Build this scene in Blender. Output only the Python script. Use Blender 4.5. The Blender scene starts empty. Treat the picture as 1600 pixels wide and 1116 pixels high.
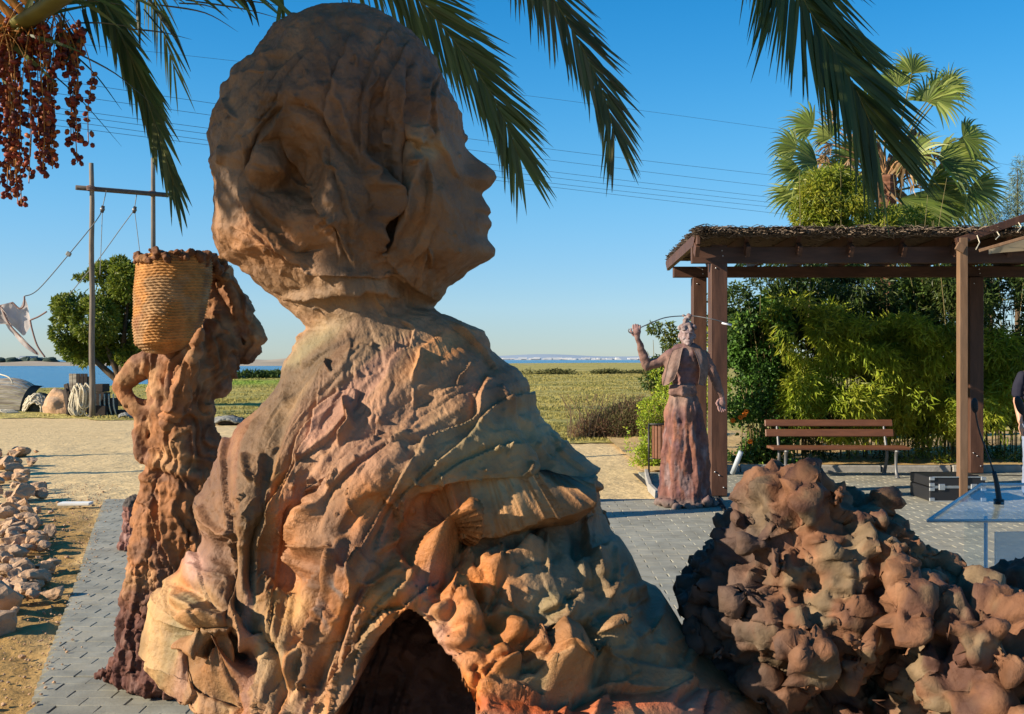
import bpy, math, random
import numpy as np
from mathutils import Vector, Matrix, Euler

random.seed(7)
RS = np.random.RandomState(11)
scene = bpy.context.scene
COL = scene.collection

# ------------------------------------------------------------------ camera
FP = 1556.0          # focal length in photo pixels (1600 wide)
CH = 1.6             # eye height
HY = 562.0           # horizon row in the photo
cam_d = bpy.data.cameras.new("camera")
cam_d.lens = 35.0
cam_d.sensor_width = 36.0
cam_d.shift_y = 4.0 / 1600.0
cam_d.clip_start = 0.05
cam_d.clip_end = 20000
cam = bpy.data.objects.new("camera", cam_d)
COL.objects.link(cam)
cam.location = (0, 0, CH)
cam.rotation_euler = (math.radians(90), 0, 0)
scene.camera = cam

# ------------------------------------------------------------------ light
SUN_EL = math.radians(22.5)
SUN_AZ = math.radians(252.0)      # compass from +Y clockwise: left and a little behind the camera
sun_dir = Vector((math.sin(SUN_AZ) * math.cos(SUN_EL), math.cos(SUN_AZ) * math.cos(SUN_EL), math.sin(SUN_EL)))
world = bpy.data.worlds.new("World")
scene.world = world
world.use_nodes = True
wn = world.node_tree.nodes
wl = world.node_tree.links
for n in list(wn): wn.remove(n)
wo = wn.new("ShaderNodeOutputWorld")
wb = wn.new("ShaderNodeBackground")
sk = wn.new("ShaderNodeTexSky")
sk.sky_type = 'NISHITA'
sk.sun_disc = False
sk.sun_elevation = SUN_EL
sk.sun_rotation = SUN_AZ
sk.altitude = 2000
sk.air_density = 1.45
sk.dust_density = 0.0
sk.ozone_density = 6
hs = wn.new("ShaderNodeHueSaturation")
hs.inputs['Saturation'].default_value = 1.97
gm = wn.new("ShaderNodeGamma"); gm.inputs['Gamma'].default_value = 0.44
tn = wn.new("ShaderNodeMix"); tn.data_type = 'RGBA'; tn.blend_type = 'MULTIPLY'; tn.inputs['Factor'].default_value = 1.0; tn.inputs['B'].default_value = (1.60, 1.90, 2.35, 1)
wl.new(sk.outputs[0], gm.inputs[0]); wl.new(gm.outputs[0], hs.inputs['Color']); wl.new(hs.outputs[0], tn.inputs['A']); tcw = wn.new("ShaderNodeTexCoord"); sxw = wn.new("ShaderNodeSeparateXYZ"); rpw = wn.new("ShaderNodeValToRGB"); mrw = wn.new("ShaderNodeMapRange")
mrw.inputs['From Min'].default_value = 0.0; mrw.inputs['From Max'].default_value = 1.0
wl.new(tcw.outputs['Generated'], sxw.inputs[0]); wl.new(sxw.outputs['Z'], mrw.inputs['Value']); wl.new(mrw.outputs[0], rpw.inputs[0])
cr_ = rpw.color_ramp; cr_.interpolation = 'B_SPLINE'
for pos, c in ((0.0, (.64, .66, .68)), (0.10, (.92, .84, .77)), (0.18, (1.0, .90, .77)), (0.27, (.74, .80, .74)), (0.38, (.36, .64, .64)), (0.6, (.5, .62, .62))):
    e = cr_.elements[0] if pos == 0 else cr_.elements.new(pos); e.position = pos; e.color = (*c, 1)
cr_.elements.remove(cr_.elements[-1])
tm = wn.new("ShaderNodeMix"); tm.data_type = 'RGBA'; tm.blend_type = 'MULTIPLY'; tm.inputs['Factor'].default_value = 1.0
wl.new(tn.outputs['Result'], tm.inputs['A']); wl.new(rpw.outputs[0], tm.inputs['B']); wl.new(tm.outputs['Result'], wb.inputs[0])
wb.inputs[1].default_value = 0.125
wl.new(wb.outputs[0], wo.inputs[0])
sd = bpy.data.lights.new("sun", 'SUN')
sd.energy = 5.0
sd.angle = math.radians(0.5)
sd.color = (1.0, 0.87, 0.68)
so = bpy.data.objects.new("sun", sd)
COL.objects.link(so)
so.location = (-30, -10, 25)
so.rotation_euler = sun_dir.to_track_quat('Z', 'Y').to_euler()
scene.view_settings.view_transform = 'Standard'
scene.view_settings.look = 'None'
scene.view_settings.exposure = 0.92
scene.view_settings.gamma = 1.0
scene.view_settings.use_curve_mapping = False

# ------------------------------------------------------------------ measuring helpers (photo pixel + distance -> metres)
def W(px, py, d):
    return np.array(((px - 800) / FP * d, d, CH - (py - HY) / FP * d))
def G(px, py, z=0.0):
    d = (CH - z) * FP / (py - HY)
    return np.array(((px - 800) / FP * d, d, z))

# ------------------------------------------------------------------ numpy noise
_P = RS.permutation(256); _P = np.concatenate([_P, _P, _P])
_G = RS.normal(size=(256, 3)); _G /= np.linalg.norm(_G, axis=1)[:, None]
def noise(p, seed=0):
    p = np.asarray(p, dtype=np.float64) + seed * 17.31
    i = np.floor(p).astype(np.int64); f = p - i; i &= 255
    u = f * f * f * (f * (f * 6 - 15) + 10)
    res = 0
    for dx in (0, 1):
        wx = u[:, 0] if dx else 1 - u[:, 0]
        for dy in (0, 1):
            wy = u[:, 1] if dy else 1 - u[:, 1]
            for dz in (0, 1):
                wz = u[:, 2] if dz else 1 - u[:, 2]
                h = _P[_P[_P[(i[:, 0] + dx) & 255] + ((i[:, 1] + dy) & 255)] + ((i[:, 2] + dz) & 255)]
                g = _G[h]
                res = res + wx * wy * wz * (g[:, 0] * (f[:, 0] - dx) + g[:, 1] * (f[:, 1] - dy) + g[:, 2] * (f[:, 2] - dz))
    return res * 1.6
def fbm(p, oct=4, seed=0, gain=0.5):
    a = 1.0; r = 0; p = np.asarray(p, dtype=np.float64)
    for k in range(oct):
        r = r + a * noise(p, seed + k); p = p * 2.03; a *= gain
    return r
def ridged(p, oct=3, seed=0):
    a = 1.0; r = 0; p = np.asarray(p, dtype=np.float64)
    for k in range(oct):
        r = r + a * (1 - 2 * np.abs(noise(p, seed + k))); p = p * 2.1; a *= 0.5
    return r
def worley(P, Q, chunk=20000):
    """distance to nearest and second nearest of the points Q, and the index of the nearest"""
    d1 = np.empty(len(P)); d2 = np.empty(len(P)); k1 = np.empty(len(P), int)
    Q = np.asarray(Q, np.float32); q2 = (Q * Q).sum(1)
    for a in range(0, len(P), chunk):
        p = P[a:a + chunk].astype(np.float32); D = (p * p).sum(1)[:, None] + q2[None] - 2 * p @ Q.T
        k = np.argmin(D, 1); r = np.arange(len(p)); d1[a:a + chunk] = np.sqrt(np.maximum(D[r, k], 0)); D[r, k] = 1e9
        d2[a:a + chunk] = np.sqrt(np.maximum(D.min(1), 0)); k1[a:a + chunk] = k
    return d1, d2, k1
def sstep(a, b, x):
    t = np.clip((x - a) / (b - a), 0, 1)
    return t * t * (3 - 2 * t)

# ------------------------------------------------------------------ object helpers
def org(o):
    p = Vector((0, 0, 0))
    while o is not None:
        p += o.location; o = o.parent
    return p
def tag(o, label=None, cat=None, group=None, kind=None):
    if label: o['label'] = label
    if cat: o['category'] = cat
    if group: o['group'] = group
    if kind: o['kind'] = kind
    return o
def thing(name, loc, label, cat, group=None):
    o = bpy.data.objects.new(name, None)
    o.empty_display_size = 0.1
    COL.objects.link(o); o.location = loc
    return tag(o, label, cat, group)
def mesh_np(name, V, F, smooth=False, col=None, mats=()):
    """V (n,3); F int array (m,3|4) or list of such arrays."""
    V = np.asarray(V, dtype=np.float32)
    Fs = F if isinstance(F, (list, tuple)) else [F]
    Fs = [np.asarray(f, dtype=np.int32) for f in Fs if len(f)]
    me = bpy.data.meshes.new(name)
    nl = sum(f.size for f in Fs); nf = sum(len(f) for f in Fs)
    me.vertices.add(len(V)); me.vertices.foreach_set("co", V.ravel())
    me.loops.add(nl); me.polygons.add(nf)
    me.loops.foreach_set("vertex_index", np.concatenate([f.ravel() for f in Fs]))
    tot = np.concatenate([np.full(len(f), f.shape[1], dtype=np.int32) for f in Fs])
    st = np.concatenate([[0], np.cumsum(tot)[:-1]]).astype(np.int32)
    me.polygons.foreach_set("loop_start", st)
    me.polygons.foreach_set("loop_total", tot)
    me.polygons.foreach_set("use_smooth", np.full(nf, bool(smooth)))
    me.update(calc_edges=True)
    if col is not None:
        a = me.color_attributes.new("Col", 'FLOAT_COLOR', 'POINT')
        c = np.ones((len(V), 4), dtype=np.float32); c[:, :3] = col
        a.data.foreach_set("color", c.ravel())
    for m in mats: me.materials.append(m)
    return me
def link(name, me, parent=None, loc=None):
    o = bpy.data.objects.new(name, me)
    COL.objects.link(o)
    if parent is not None: o.parent = parent
    if loc is not None: o.location = loc
    return o
def put(name, V, F, mat, parent=None, smooth=False, col=None, base=None):
    """world-space vertices -> object; parented ones are made local; top-level ones get their origin at the base"""
    V = np.array(V, dtype=np.float64)
    if parent is not None:
        off = np.array(org(parent)); loc = None
    else:
        off = np.array(((V[:, 0].min() + V[:, 0].max()) / 2, (V[:, 1].min() + V[:, 1].max()) / 2, V[:, 2].min())) if base is None else np.array(base)
        loc = Vector(off)
    me = mesh_np(name, V - off, F, smooth, col, (mat,) if mat else ())
    return link(name, me, parent, loc)

class MB:
    def __init__(s): s.v = []; s.q = []; s.t = []; s.n = 0; s.c = []
    def add(s, V, Q=None, T=None, col=None):
        V = np.asarray(V, dtype=np.float64)
        if Q is not None and len(Q): s.q.append(np.asarray(Q) + s.n)
        if T is not None and len(T): s.t.append(np.asarray(T) + s.n)
        s.v.append(V); s.n += len(V)
        if col is not None: s.c.append(np.broadcast_to(np.asarray(col, dtype=float), (len(V), 3)).copy())
        return s
    def box(s, c, size, rz=0.0, rx=0.0, ry=0.0, bev=0.0, col=None):
        x, y, z = [k / 2 for k in size]
        if bev > 0:
            b = bev; V = []
            # chamfered box: 24 verts
            for sx in (-1, 1):
                for sy in (-1, 1):
                    for sz in (-1, 1):
                        V += [(sx * x, sy * (y - b), sz * (z - b)), (sx * (x - b), sy * y, sz * (z - b)), (sx * (x - b), sy * (y - b), sz * z)]
            V = np.array(V)
            def id(sx, sy, sz, k): return ((sx > 0) * 4 + (sy > 0) * 2 + (sz > 0)) * 3 + k
            Q = []; T = []
            for sg in (-1, 1):
                for k in range(3):
                    o = [q for q in range(3) if q != k]
                    cyc = []
                    for a, bb in ((-1, -1), (1, -1), (1, 1), (-1, 1)):
                        t = [0, 0, 0]; t[k] = sg; t[o[0]] = a; t[o[1]] = bb
                        cyc.append(id(*t, k))
                    if (sg > 0) != (k == 1): Q.append(cyc)
                    else: Q.append(cyc[::-1])
            for k in range(3):
                o = [q for q in range(3) if q != k]
                for a in (-1, 1):
                    for bb in (-1, 1):
                        t0 = [0, 0, 0]; t0[o[0]] = a; t0[o[1]] = bb
                        t1 = list(t0); t0[k] = -1; t1[k] = 1
                        Q.append([id(*t0, o[0]), id(*t1, o[0]), id(*t1, o[1]), id(*t0, o[1])])
            for sx in (-1, 1):
                for sy in (-1, 1):
                    for sz in (-1, 1):
                        T.append([id(sx, sy, sz, 0), id(sx, sy, sz, 1), id(sx, sy, sz, 2)])
        else:
            V = np.array([(a * x, b * y, c_ * z) for a in (-1, 1) for b in (-1, 1) for c_ in (-1, 1)])
            Q = [(0, 1, 3, 2), (4, 6, 7, 5), (0, 4, 5, 1), (2, 3, 7, 6), (0, 2, 6, 4), (1, 5, 7, 3)]; T = None
        if rz or rx or ry:
            R = np.array(Euler((rx, ry, rz)).to_matrix()); V = V @ R.T
        return s.add(V + np.array(c), Q, T, col)
    def tube(s, P, r, n=6, cap=True, col=None, flat=1.0):
        P = np.asarray(P, dtype=float); m = len(P)
        r = np.broadcast_to(np.asarray(r, dtype=float), (m,))
        T = np.gradient(P, axis=0); T /= np.linalg.norm(T, axis=1)[:, None] + 1e-12
        ref = np.array((0, 0, 1.0)) if abs(T[:, 2]).mean() < 0.8 else np.array((0, 1.0, 0))
        A = np.cross(T, ref); A /= np.linalg.norm(A, axis=1)[:, None] + 1e-12
        B = np.cross(A, T)
        th = np.linspace(0, 2 * math.pi, n, endpoint=False)
        V = P[:, None, :] + r[:, None, None] * (np.cos(th)[None, :, None] * A[:, None, :] + flat * np.sin(th)[None, :, None] * B[:, None, :])
        V = V.reshape(-1, 3)
        i = np.arange(m - 1)[:, None] * n; j = np.arange(n)[None, :]; j2 = (j + 1) % n
        Q = np.stack([i + j, i + j2, i + n + j2, i + n + j], -1).reshape(-1, 4)
        Tt = None
        if cap:
            V = np.vstack([V, P[:1], P[-1:]]); a = m * n; j = np.arange(n)
            Tt = np.vstack([np.stack([np.full(n, a), (j + 1) % n, j], -1), np.stack([np.full(n, a + 1), (m - 1) * n + j, (m - 1) * n + (j + 1) % n], -1)])
        return s.add(V, Q, Tt, col)
    def build(s, name, mat, parent=None, smooth=False, base=None):
        V = np.vstack(s.v); F = []
        if s.q: F.append(np.vstack(s.q))
        if s.t: F.append(np.vstack(s.t))
        col = np.vstack(s.c) if s.c and sum(len(c) for c in s.c) == len(V) else None
        return put(name, V, F, mat, parent, smooth, col, base)

def ico(sub=2):
    import bmesh
    bm = bmesh.new(); bmesh.ops.create_icosphere(bm, subdivisions=sub, radius=1.0)
    V = np.array([v.co[:] for v in bm.verts]); T = np.array([[v.index for v in f.verts] for f in bm.faces]); bm.free()
    return V, T
ICO1, ICO2, ICO3, ICO4 = ico(1), ico(2), ico(3), ico(4)

def fuse(V, T, voxel, smooth_it=4):
    """one continuous skin over overlapping closed shapes (voxel remesh)"""
    me = mesh_np("tmp", V, [T]); o = bpy.data.objects.new("tmp", me); COL.objects.link(o)
    m = o.modifiers.new("r", 'REMESH'); m.mode = 'VOXEL'; m.voxel_size = voxel
    if smooth_it:
        q = o.modifiers.new("s", 'SMOOTH'); q.iterations = smooth_it; q.factor = 0.5
    dg = bpy.context.evaluated_depsgraph_get(); ev = o.evaluated_get(dg); em = ev.to_mesh()
    n = len(em.vertices); co = np.empty(n * 3, dtype=np.float32); em.vertices.foreach_get("co", co)
    nf = len(em.polygons); lt = np.empty(nf, dtype=np.int32); em.polygons.foreach_get("loop_total", lt)
    li = np.empty(len(em.loops), dtype=np.int32); em.loops.foreach_get("vertex_index", li)
    st = np.concatenate([[0], np.cumsum(lt)[:-1]])
    F = []
    for k in (3, 4):
        s_ = st[lt == k]
        if len(s_): F.append(li[s_[:, None] + np.arange(k)])
    ev.to_mesh_clear(); bpy.data.objects.remove(o); bpy.data.meshes.remove(me)
    return co.reshape(-1, 3).astype(np.float64), F
def vnormals(V, F):
    N = np.zeros_like(V)
    for f in F:
        a, b, c = V[f[:, 0]], V[f[:, 1]], V[f[:, 2]]
        n = np.cross(b - a, c - a)
        for k in range(f.shape[1]):
            for ax in range(3): N[:, ax] += np.bincount(f[:, k], weights=n[:, ax], minlength=len(V))
    return N / (np.linalg.norm(N, axis=1)[:, None] + 1e-12)
class SB:
    """collects ellipsoids / capsule chains to be fused"""
    def __init__(s): s.V = []; s.T = []; s.n = 0
    def ell(s, c, r, rot=None, base=ICO2):
        V = base[0] * np.array(r)
        if rot is not None: V = V @ np.array(Euler(rot).to_matrix()).T
        s.V.append(V + np.array(c)); s.T.append(base[1] + s.n); s.n += len(V)
    def chain(s, P, r, fy=1.0, step=0.45):
        P = np.asarray(P, dtype=float); r = np.asarray(r, dtype=float)
        for a in range(len(P) - 1):
            L = np.linalg.norm(P[a + 1] - P[a]); n = max(1, int(L / (step * min(r[a], r[a + 1]))))
            for k in range(n + 1):
                t = k / n; rr = r[a] * (1 - t) + r[a + 1] * t
                s.ell(P[a] * (1 - t) + P[a + 1] * t, (rr, rr * fy, rr))
    def out(s, voxel, sm=4): return fuse(np.vstack(s.V), np.vstack(s.T), voxel, sm)

# ------------------------------------------------------------------ material helpers
def mat(name, color=(0.5, 0.5, 0.5), rough=0.7, spec=0.3, attr=None, var=0.0, vscale=5.0, bump=0.0, bscale=40.0, bdist=0.01,
        color2=None, stretch=(1, 1, 1), metallic=0.0, translucent=0.0, coords='Object', detail=6.0, ramp=(0.35, 0.65)):
    m = bpy.data.materials.new(name); m.use_nodes = True
    nt = m.node_tree; N = nt.nodes; L = nt.links
    for n in list(N): N.remove(n)
    out = N.new("ShaderNodeOutputMaterial"); b = N.new("ShaderNodeBsdfPrincipled")
    b.inputs['Roughness'].default_value = rough; b.inputs['Specular IOR Level'].default_value = spec
    b.inputs['Metallic'].default_value = metallic
    tc = N.new("ShaderNodeTexCoord"); mp = N.new("ShaderNodeMapping"); mp.inputs['Scale'].default_value = stretch
    L.new(tc.outputs[coords], mp.inputs[0])
    if attr:
        at = N.new("ShaderNodeAttribute"); at.attribute_name = attr; src = at.outputs['Color']
    else:
        rgb = N.new("ShaderNodeRGB"); rgb.outputs[0].default_value = (*color, 1); src = rgb.outputs[0]
    if color2 is not None:
        nz = N.new("ShaderNodeTexNoise"); nz.inputs['Scale'].default_value = vscale; nz.inputs['Detail'].default_value = detail
        L.new(mp.outputs[0], nz.inputs['Vector'])
        mr = N.new("ShaderNodeMapRange"); mr.inputs['From Min'].default_value = ramp[0]; mr.inputs['From Max'].default_value = ramp[1]
        L.new(nz.outputs[0], mr.inputs['Value'])
        mx = N.new("ShaderNodeMix"); mx.data_type = 'RGBA'; L.new(mr.outputs[0], mx.inputs['Factor'])
        L.new(src, mx.inputs['A']); mx.inputs['B'].default_value = (*color2, 1); src = mx.outputs['Result']
    if var > 0:
        nz2 = N.new("ShaderNodeTexNoise"); nz2.inputs['Scale'].default_value = vscale * 3.1; nz2.inputs['Detail'].default_value = 8
        L.new(mp.outputs[0], nz2.inputs['Vector'])
        mr2 = N.new("ShaderNodeMapRange"); mr2.inputs['From Min'].default_value = 0.25; mr2.inputs['From Max'].default_value = 0.75
        mr2.inputs['To Min'].default_value = 1 - var; mr2.inputs['To Max'].default_value = 1 + var
        L.new(nz2.outputs[0], mr2.inputs['Value'])
        ml = N.new("ShaderNodeVectorMath"); ml.operation = 'SCALE'; L.new(src, ml.inputs[0]); L.new(mr2.outputs[0], ml.inputs['Scale']); src = ml.outputs[0]
    L.new(src, b.inputs['Base Color'])
    if bump > 0:
        nb = N.new("ShaderNodeTexNoise"); nb.inputs['Scale'].default_value = bscale; nb.inputs['Detail'].default_value = 8; nb.inputs['Roughness'].default_value = 0.6
        L.new(mp.outputs[0], nb.inputs['Vector'])
        bp = N.new("ShaderNodeBump"); bp.inputs['Strength'].default_value = bump; bp.inputs['Distance'].default_value = bdist
        L.new(nb.outputs[0], bp.inputs['Height']); L.new(bp.outputs[0], b.inputs['Normal'])
    if translucent > 0:
        tr = N.new("ShaderNodeBsdfTranslucent"); ms = N.new("ShaderNodeMixShader"); ms.inputs[0].default_value = translucent
        L.new(src, tr.inputs[0]); L.new(b.outputs[0], ms.inputs[1]); L.new(tr.outputs[0], ms.inputs[2]); L.new(ms.outputs[0], out.inputs[0])
    else:
        L.new(b.outputs[0], out.inputs[0])
    return m
M = {}
M['sand'] = mat('sand', (0.50, 0.35, 0.16), 0.95, 0.1, color2=(0.42, 0.27, 0.11), vscale=0.7, var=0.22, bump=0.6, bscale=14, bdist=0.03)
M['soil'] = mat('soil', (0.20, 0.11, 0.045), 0.95, 0.1, color2=(0.40, 0.25, 0.10), vscale=5, var=0.3, bump=0.8, bscale=25, bdist=0.03)
M['bed'] = mat('bed', (0.06, 0.055, 0.045), 0.95, 0.1, var=0.3, bump=0.4)
M['slate'] = mat('slate', (0.235, 0.225, 0.18), 0.75, 0.15, color2=(0.30, 0.29, 0.235), vscale=2.2, var=0.22, bump=0.5, bscale=60, bdist=0.004, coords='Object')
M['water'] = mat('water', (0.015, 0.10, 0.19), 0.22, 0.5, color2=(0.02, 0.13, 0.24), vscale=0.05, stretch=(0.15, 1, 1), bump=0.7, bscale=0.9, bdist=0.3)
M['marsh'] = mat('marsh', (0.25, 0.22, 0.065), 0.95, 0.1, color2=(0.16, 0.16, 0.05), vscale=0.18, stretch=(0.35, 1, 1), var=0.3, bump=0.8, bscale=6, bdist=0.1)
M['farland'] = mat('farland', (0.36, 0.30, 0.22), 0.95, 0.1, var=0.15, vscale=0.02)
M['marshleaf'] = mat('marshleaf', attr='Col', rough=0.8, spec=0.15, translucent=0.25)
M['leaf'] = mat('leaf', attr='Col', rough=0.5, spec=0.35, translucent=0.3)
M['leafthin'] = mat('leafthin', attr='Col', rough=0.45, spec=0.4, translucent=0.45)
M['bark'] = mat('bark', (0.10, 0.07, 0.045), 0.9, 0.1, var=0.4, vscale=6, bump=0.8, bscale=18, stretch=(1, 1, 0.3))
M['clay'] = mat('clay', attr='Col', rough=0.62, spec=0.32, var=0.24, vscale=6.0, bump=0.8, bscale=70, bdist=0.008)
M['rough_clay'] = mat('rough_clay', attr='Col', rough=0.75, spec=0.25, var=0.25, vscale=7, bump=0.7, bscale=45, bdist=0.008)
M['stone'] = mat('stone', (0.47, 0.28, 0.155), 0.9, 0.15, color2=(0.36, 0.25, 0.165), vscale=4, var=0.25, bump=0.8, bscale=18, bdist=0.02)
M['wood'] = mat('wood', (0.085, 0.038, 0.022), 0.6, 0.35, color2=(0.055, 0.024, 0.014), vscale=3, stretch=(3, 3, 0.5), var=0.3, bump=0.35, bscale=14, bdist=0.006)
M['woodbeam'] = mat('woodbeam', (0.085, 0.038, 0.022), 0.6, 0.35, color2=(0.055, 0.024, 0.014), vscale=3, stretch=(0.5, 3, 3), var=0.3, bump=0.35, bscale=14, bdist=0.006)
M['tanwood'] = mat('tanwood', (0.17, 0.10, 0.058), 0.65, 0.3, color2=(0.17, 0.095, 0.05), vscale=3, stretch=(3, 3, 0.5), var=0.2, bump=0.2, bscale=20)
M['benchwood'] = mat('benchwood', (0.15, 0.06, 0.028), 0.45, 0.4, color2=(0.13, 0.05, 0.025), vscale=4, stretch=(0.4, 3, 3), var=0.2, bump=0.2, bscale=20)
M['thatch'] = mat('thatch', attr='Col', rough=0.9, spec=0.1)
M['castmetal'] = mat('castmetal', (0.14, 0.14, 0.14), 0.5, 0.4, metallic=0.5, var=0.2)
M['blackmetal'] = mat('blackmetal', (0.015, 0.015, 0.017), 0.45, 0.4)
M['steel'] = mat('steel', (0.55, 0.56, 0.57), 0.35, 0.5, metallic=0.9, var=0.1)
M['pipe'] = mat('pipe', (0.38, 0.42, 0.45), 0.4, 0.5, var=0.1)
M['canvas'] = mat('canvas', (0.50, 0.42, 0.30), 0.9, 0.1, translucent=0.25, var=0.08, bump=0.2, bscale=80)
M['net'] = mat('net', (0.55, 0.50, 0.48), 0.9, 0.1, translucent=0.45, var=0.2, vscale=1.0, bump=0.3, bscale=30)
M['netedge'] = mat('netedge', (0.22, 0.14, 0.12), 0.9, 0.1)
M['rope'] = mat('rope', (0.52, 0.46, 0.34), 0.9, 0.1, var=0.25, vscale=10)
M['greyrope'] = mat('greyrope', (0.22, 0.22, 0.20), 0.9, 0.1, var=0.25, vscale=10)
M['pole'] = mat('pole', (0.21, 0.17, 0.13), 0.8, 0.2, color2=(0.13, 0.11, 0.09), vscale=3, stretch=(2, 2, 0.3), var=0.25, bump=0.5, bscale=10)
M['oldwood'] = mat('oldwood', (0.40, 0.35, 0.27), 0.85, 0.15, color2=(0.20, 0.16, 0.12), vscale=3, stretch=(0.5, 2, 4), var=0.3, bump=0.4, bscale=20)
M['darkwood'] = mat('darkwood', (0.04, 0.03, 0.025), 0.8, 0.2, var=0.3, bump=0.3, bscale=20)
M['kerb'] = mat('kerb', (0.30, 0.28, 0.25), 0.85, 0.2, var=0.2, vscale=3, bump=0.4, bscale=40)
M['tile'] = mat('tile', (0.72, 0.70, 0.64), 0.7, 0.3, var=0.08)
M['card'] = mat('card', (0.8, 0.8, 0.8), 0.6, 0.3)
M['ink'] = mat('ink', (0.1, 0.1, 0.12), 0.8, 0.2)
M['date'] = mat('date', attr='Col', rough=0.55, spec=0.3)
M['stalk'] = mat('stalk', (0.42, 0.17, 0.03), 0.6, 0.3, var=0.2)
M['rachis'] = mat('rachis', (0.13, 0.12, 0.025), 0.5, 0.4, var=0.2)
M['cable'] = mat('cable', (0.05, 0.06, 0.08), 0.6, 0.3)
M['rubber'] = mat('rubber', (0.02, 0.02, 0.02), 0.7, 0.3)
M['skin'] = mat('skin', (0.50, 0.27, 0.18), 0.5, 0.4, var=0.08)
M['shirt'] = mat('shirt', (0.022, 0.022, 0.035), 0.9, 0.1, bump=0.2, bscale=15, bdist=0.02)
M['jeans'] = mat('jeans', (0.20, 0.24, 0.33), 0.9, 0.1, var=0.15, bump=0.2, bscale=15, bdist=0.02)
M['hair'] = mat('hair', (0.03, 0.02, 0.015), 0.6, 0.3)
M['petal'] = mat('petal', (0.75, 0.20, 0.02), 0.6, 0.2, translucent=0.2)
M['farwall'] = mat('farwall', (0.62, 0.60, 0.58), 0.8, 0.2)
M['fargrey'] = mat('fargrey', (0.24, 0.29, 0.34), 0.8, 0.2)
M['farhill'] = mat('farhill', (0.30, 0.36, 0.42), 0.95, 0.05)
M['fartree'] = mat('fartree', (0.045, 0.065, 0.05), 0.9, 0.1, var=0.3, vscale=0.3)
def acrylic():
    m = bpy.data.materials.new('acrylic'); m.use_nodes = True
    nt = m.node_tree; N = nt.nodes; L = nt.links
    for n in list(N): N.remove(n)
    out = N.new("ShaderNodeOutputMaterial"); t = N.new("ShaderNodeBsdfTransparent"); t.inputs[0].default_value = (0.93, 0.96, 0.97, 1)
    g = N.new("ShaderNodeBsdfGlossy"); g.inputs['Roughness'].default_value = 0.06; g.inputs[0].default_value = (0.9, 0.95, 1, 1)
    f = N.new("ShaderNodeFresnel"); f.inputs[0].default_value = 1.49
    mr = N.new("ShaderNodeMath"); mr.operation = 'MULTIPLY_ADD'; mr.inputs[1].default_value = 0.28; mr.inputs[2].default_value = 0.015
    L.new(f.outputs[0], mr.inputs[0])
    ms = N.new("ShaderNodeMixShader"); L.new(mr.outputs[0], ms.inputs[0]); L.new(t.outputs[0], ms.inputs[1]); L.new(g.outputs[0], ms.inputs[2]); L.new(ms.outputs[0], out.inputs[0])
    return m
M['acrylic'] = acrylic()
M['acrylicedge'] = mat('acrylicedge', (0.60, 0.60, 0.58), 0.15, 0.6)

M['darkthatch'] = mat('darkthatch', (.09, .065, .045), .95, .05, var=.4, vscale=12, bump=.8, bscale=60)
M['darkpole'] = mat('darkpole', (.09, .075, .065), .8, .2, var=.3, vscale=4)
M['darknet'] = mat('darknet', (.05, .055, .045), .95, .1, var=.5, vscale=8, bump=.9, bscale=40, bdist=.03)
def frosted():
    m = bpy.data.materials.new('acrylicfrost'); m.use_nodes = True
    nt = m.node_tree; N = nt.nodes; L = nt.links
    for n in list(N): N.remove(n)
    out = N.new("ShaderNodeOutputMaterial"); t = N.new("ShaderNodeBsdfTransparent"); t.inputs[0].default_value = (0.8, 0.9, 0.97, 1)
    b = N.new("ShaderNodeBsdfPrincipled"); b.inputs['Base Color'].default_value = (.70, .70, .68, 1); b.inputs['Roughness'].default_value = .25
    ms = N.new("ShaderNodeMixShader"); ms.inputs[0].default_value = .55
    L.new(t.outputs[0], ms.inputs[1]); L.new(b.outputs[0], ms.inputs[2]); L.new(ms.outputs[0], out.inputs[0]); return m
M['acrylicfrost'] = frosted()

def spl(P, n=8):
    P = np.asarray(P, float); Q = []
    for k in range(len(P) - 1):
        p0 = P[max(k - 1, 0)]; p1 = P[k]; p2 = P[k + 1]; p3 = P[min(k + 2, len(P) - 1)]
        for s in range(n):
            t = s / n; Q.append(.5 * ((2 * p1) + (-p0 + p2) * t + (2 * p0 - 5 * p1 + 4 * p2 - p3) * t * t + (-p0 + 3 * p1 - 3 * p2 + p3) * t ** 3))
    Q.append(P[-1]); return np.array(Q)

def world_coords(m):
    nt = m.node_tree; g = nt.nodes.new("ShaderNodeNewGeometry")
    for l in list(nt.links):
        if l.from_node.type == 'TEX_COORD': to = l.to_socket; nt.links.remove(l); nt.links.new(g.outputs['Position'], to)
for k in ('slate', 'stone', 'wood', 'woodbeam', 'kerb'): world_coords(M[k])
# broad stains and drifted dust on the paving
nt = M['slate'].node_tree; b = [n for n in nt.nodes if n.type == 'BSDF_PRINCIPLED'][0]; src = b.inputs['Base Color'].links[0].from_socket
g = nt.nodes.new("ShaderNodeNewGeometry"); n1_ = nt.nodes.new("ShaderNodeTexNoise"); n1_.inputs['Scale'].default_value = 1.1; n1_.inputs['Detail'].default_value = 9; n1_.inputs['Roughness'].default_value = .65
nt.links.new(g.outputs['Position'], n1_.inputs['Vector']); mr = nt.nodes.new("ShaderNodeMapRange"); mr.inputs['From Min'].default_value = .48; mr.inputs['From Max'].default_value = .72; mr.inputs['To Max'].default_value = .55
nt.links.new(n1_.outputs[0], mr.inputs['Value']); mx = nt.nodes.new("ShaderNodeMix"); mx.data_type = 'RGBA'; nt.links.new(mr.outputs[0], mx.inputs['Factor']); nt.links.new(src, mx.inputs['A']); mx.inputs['B'].default_value = (.36, .30, .20, 1); nt.links.new(mx.outputs['Result'], b.inputs['Base Color'])

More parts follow.
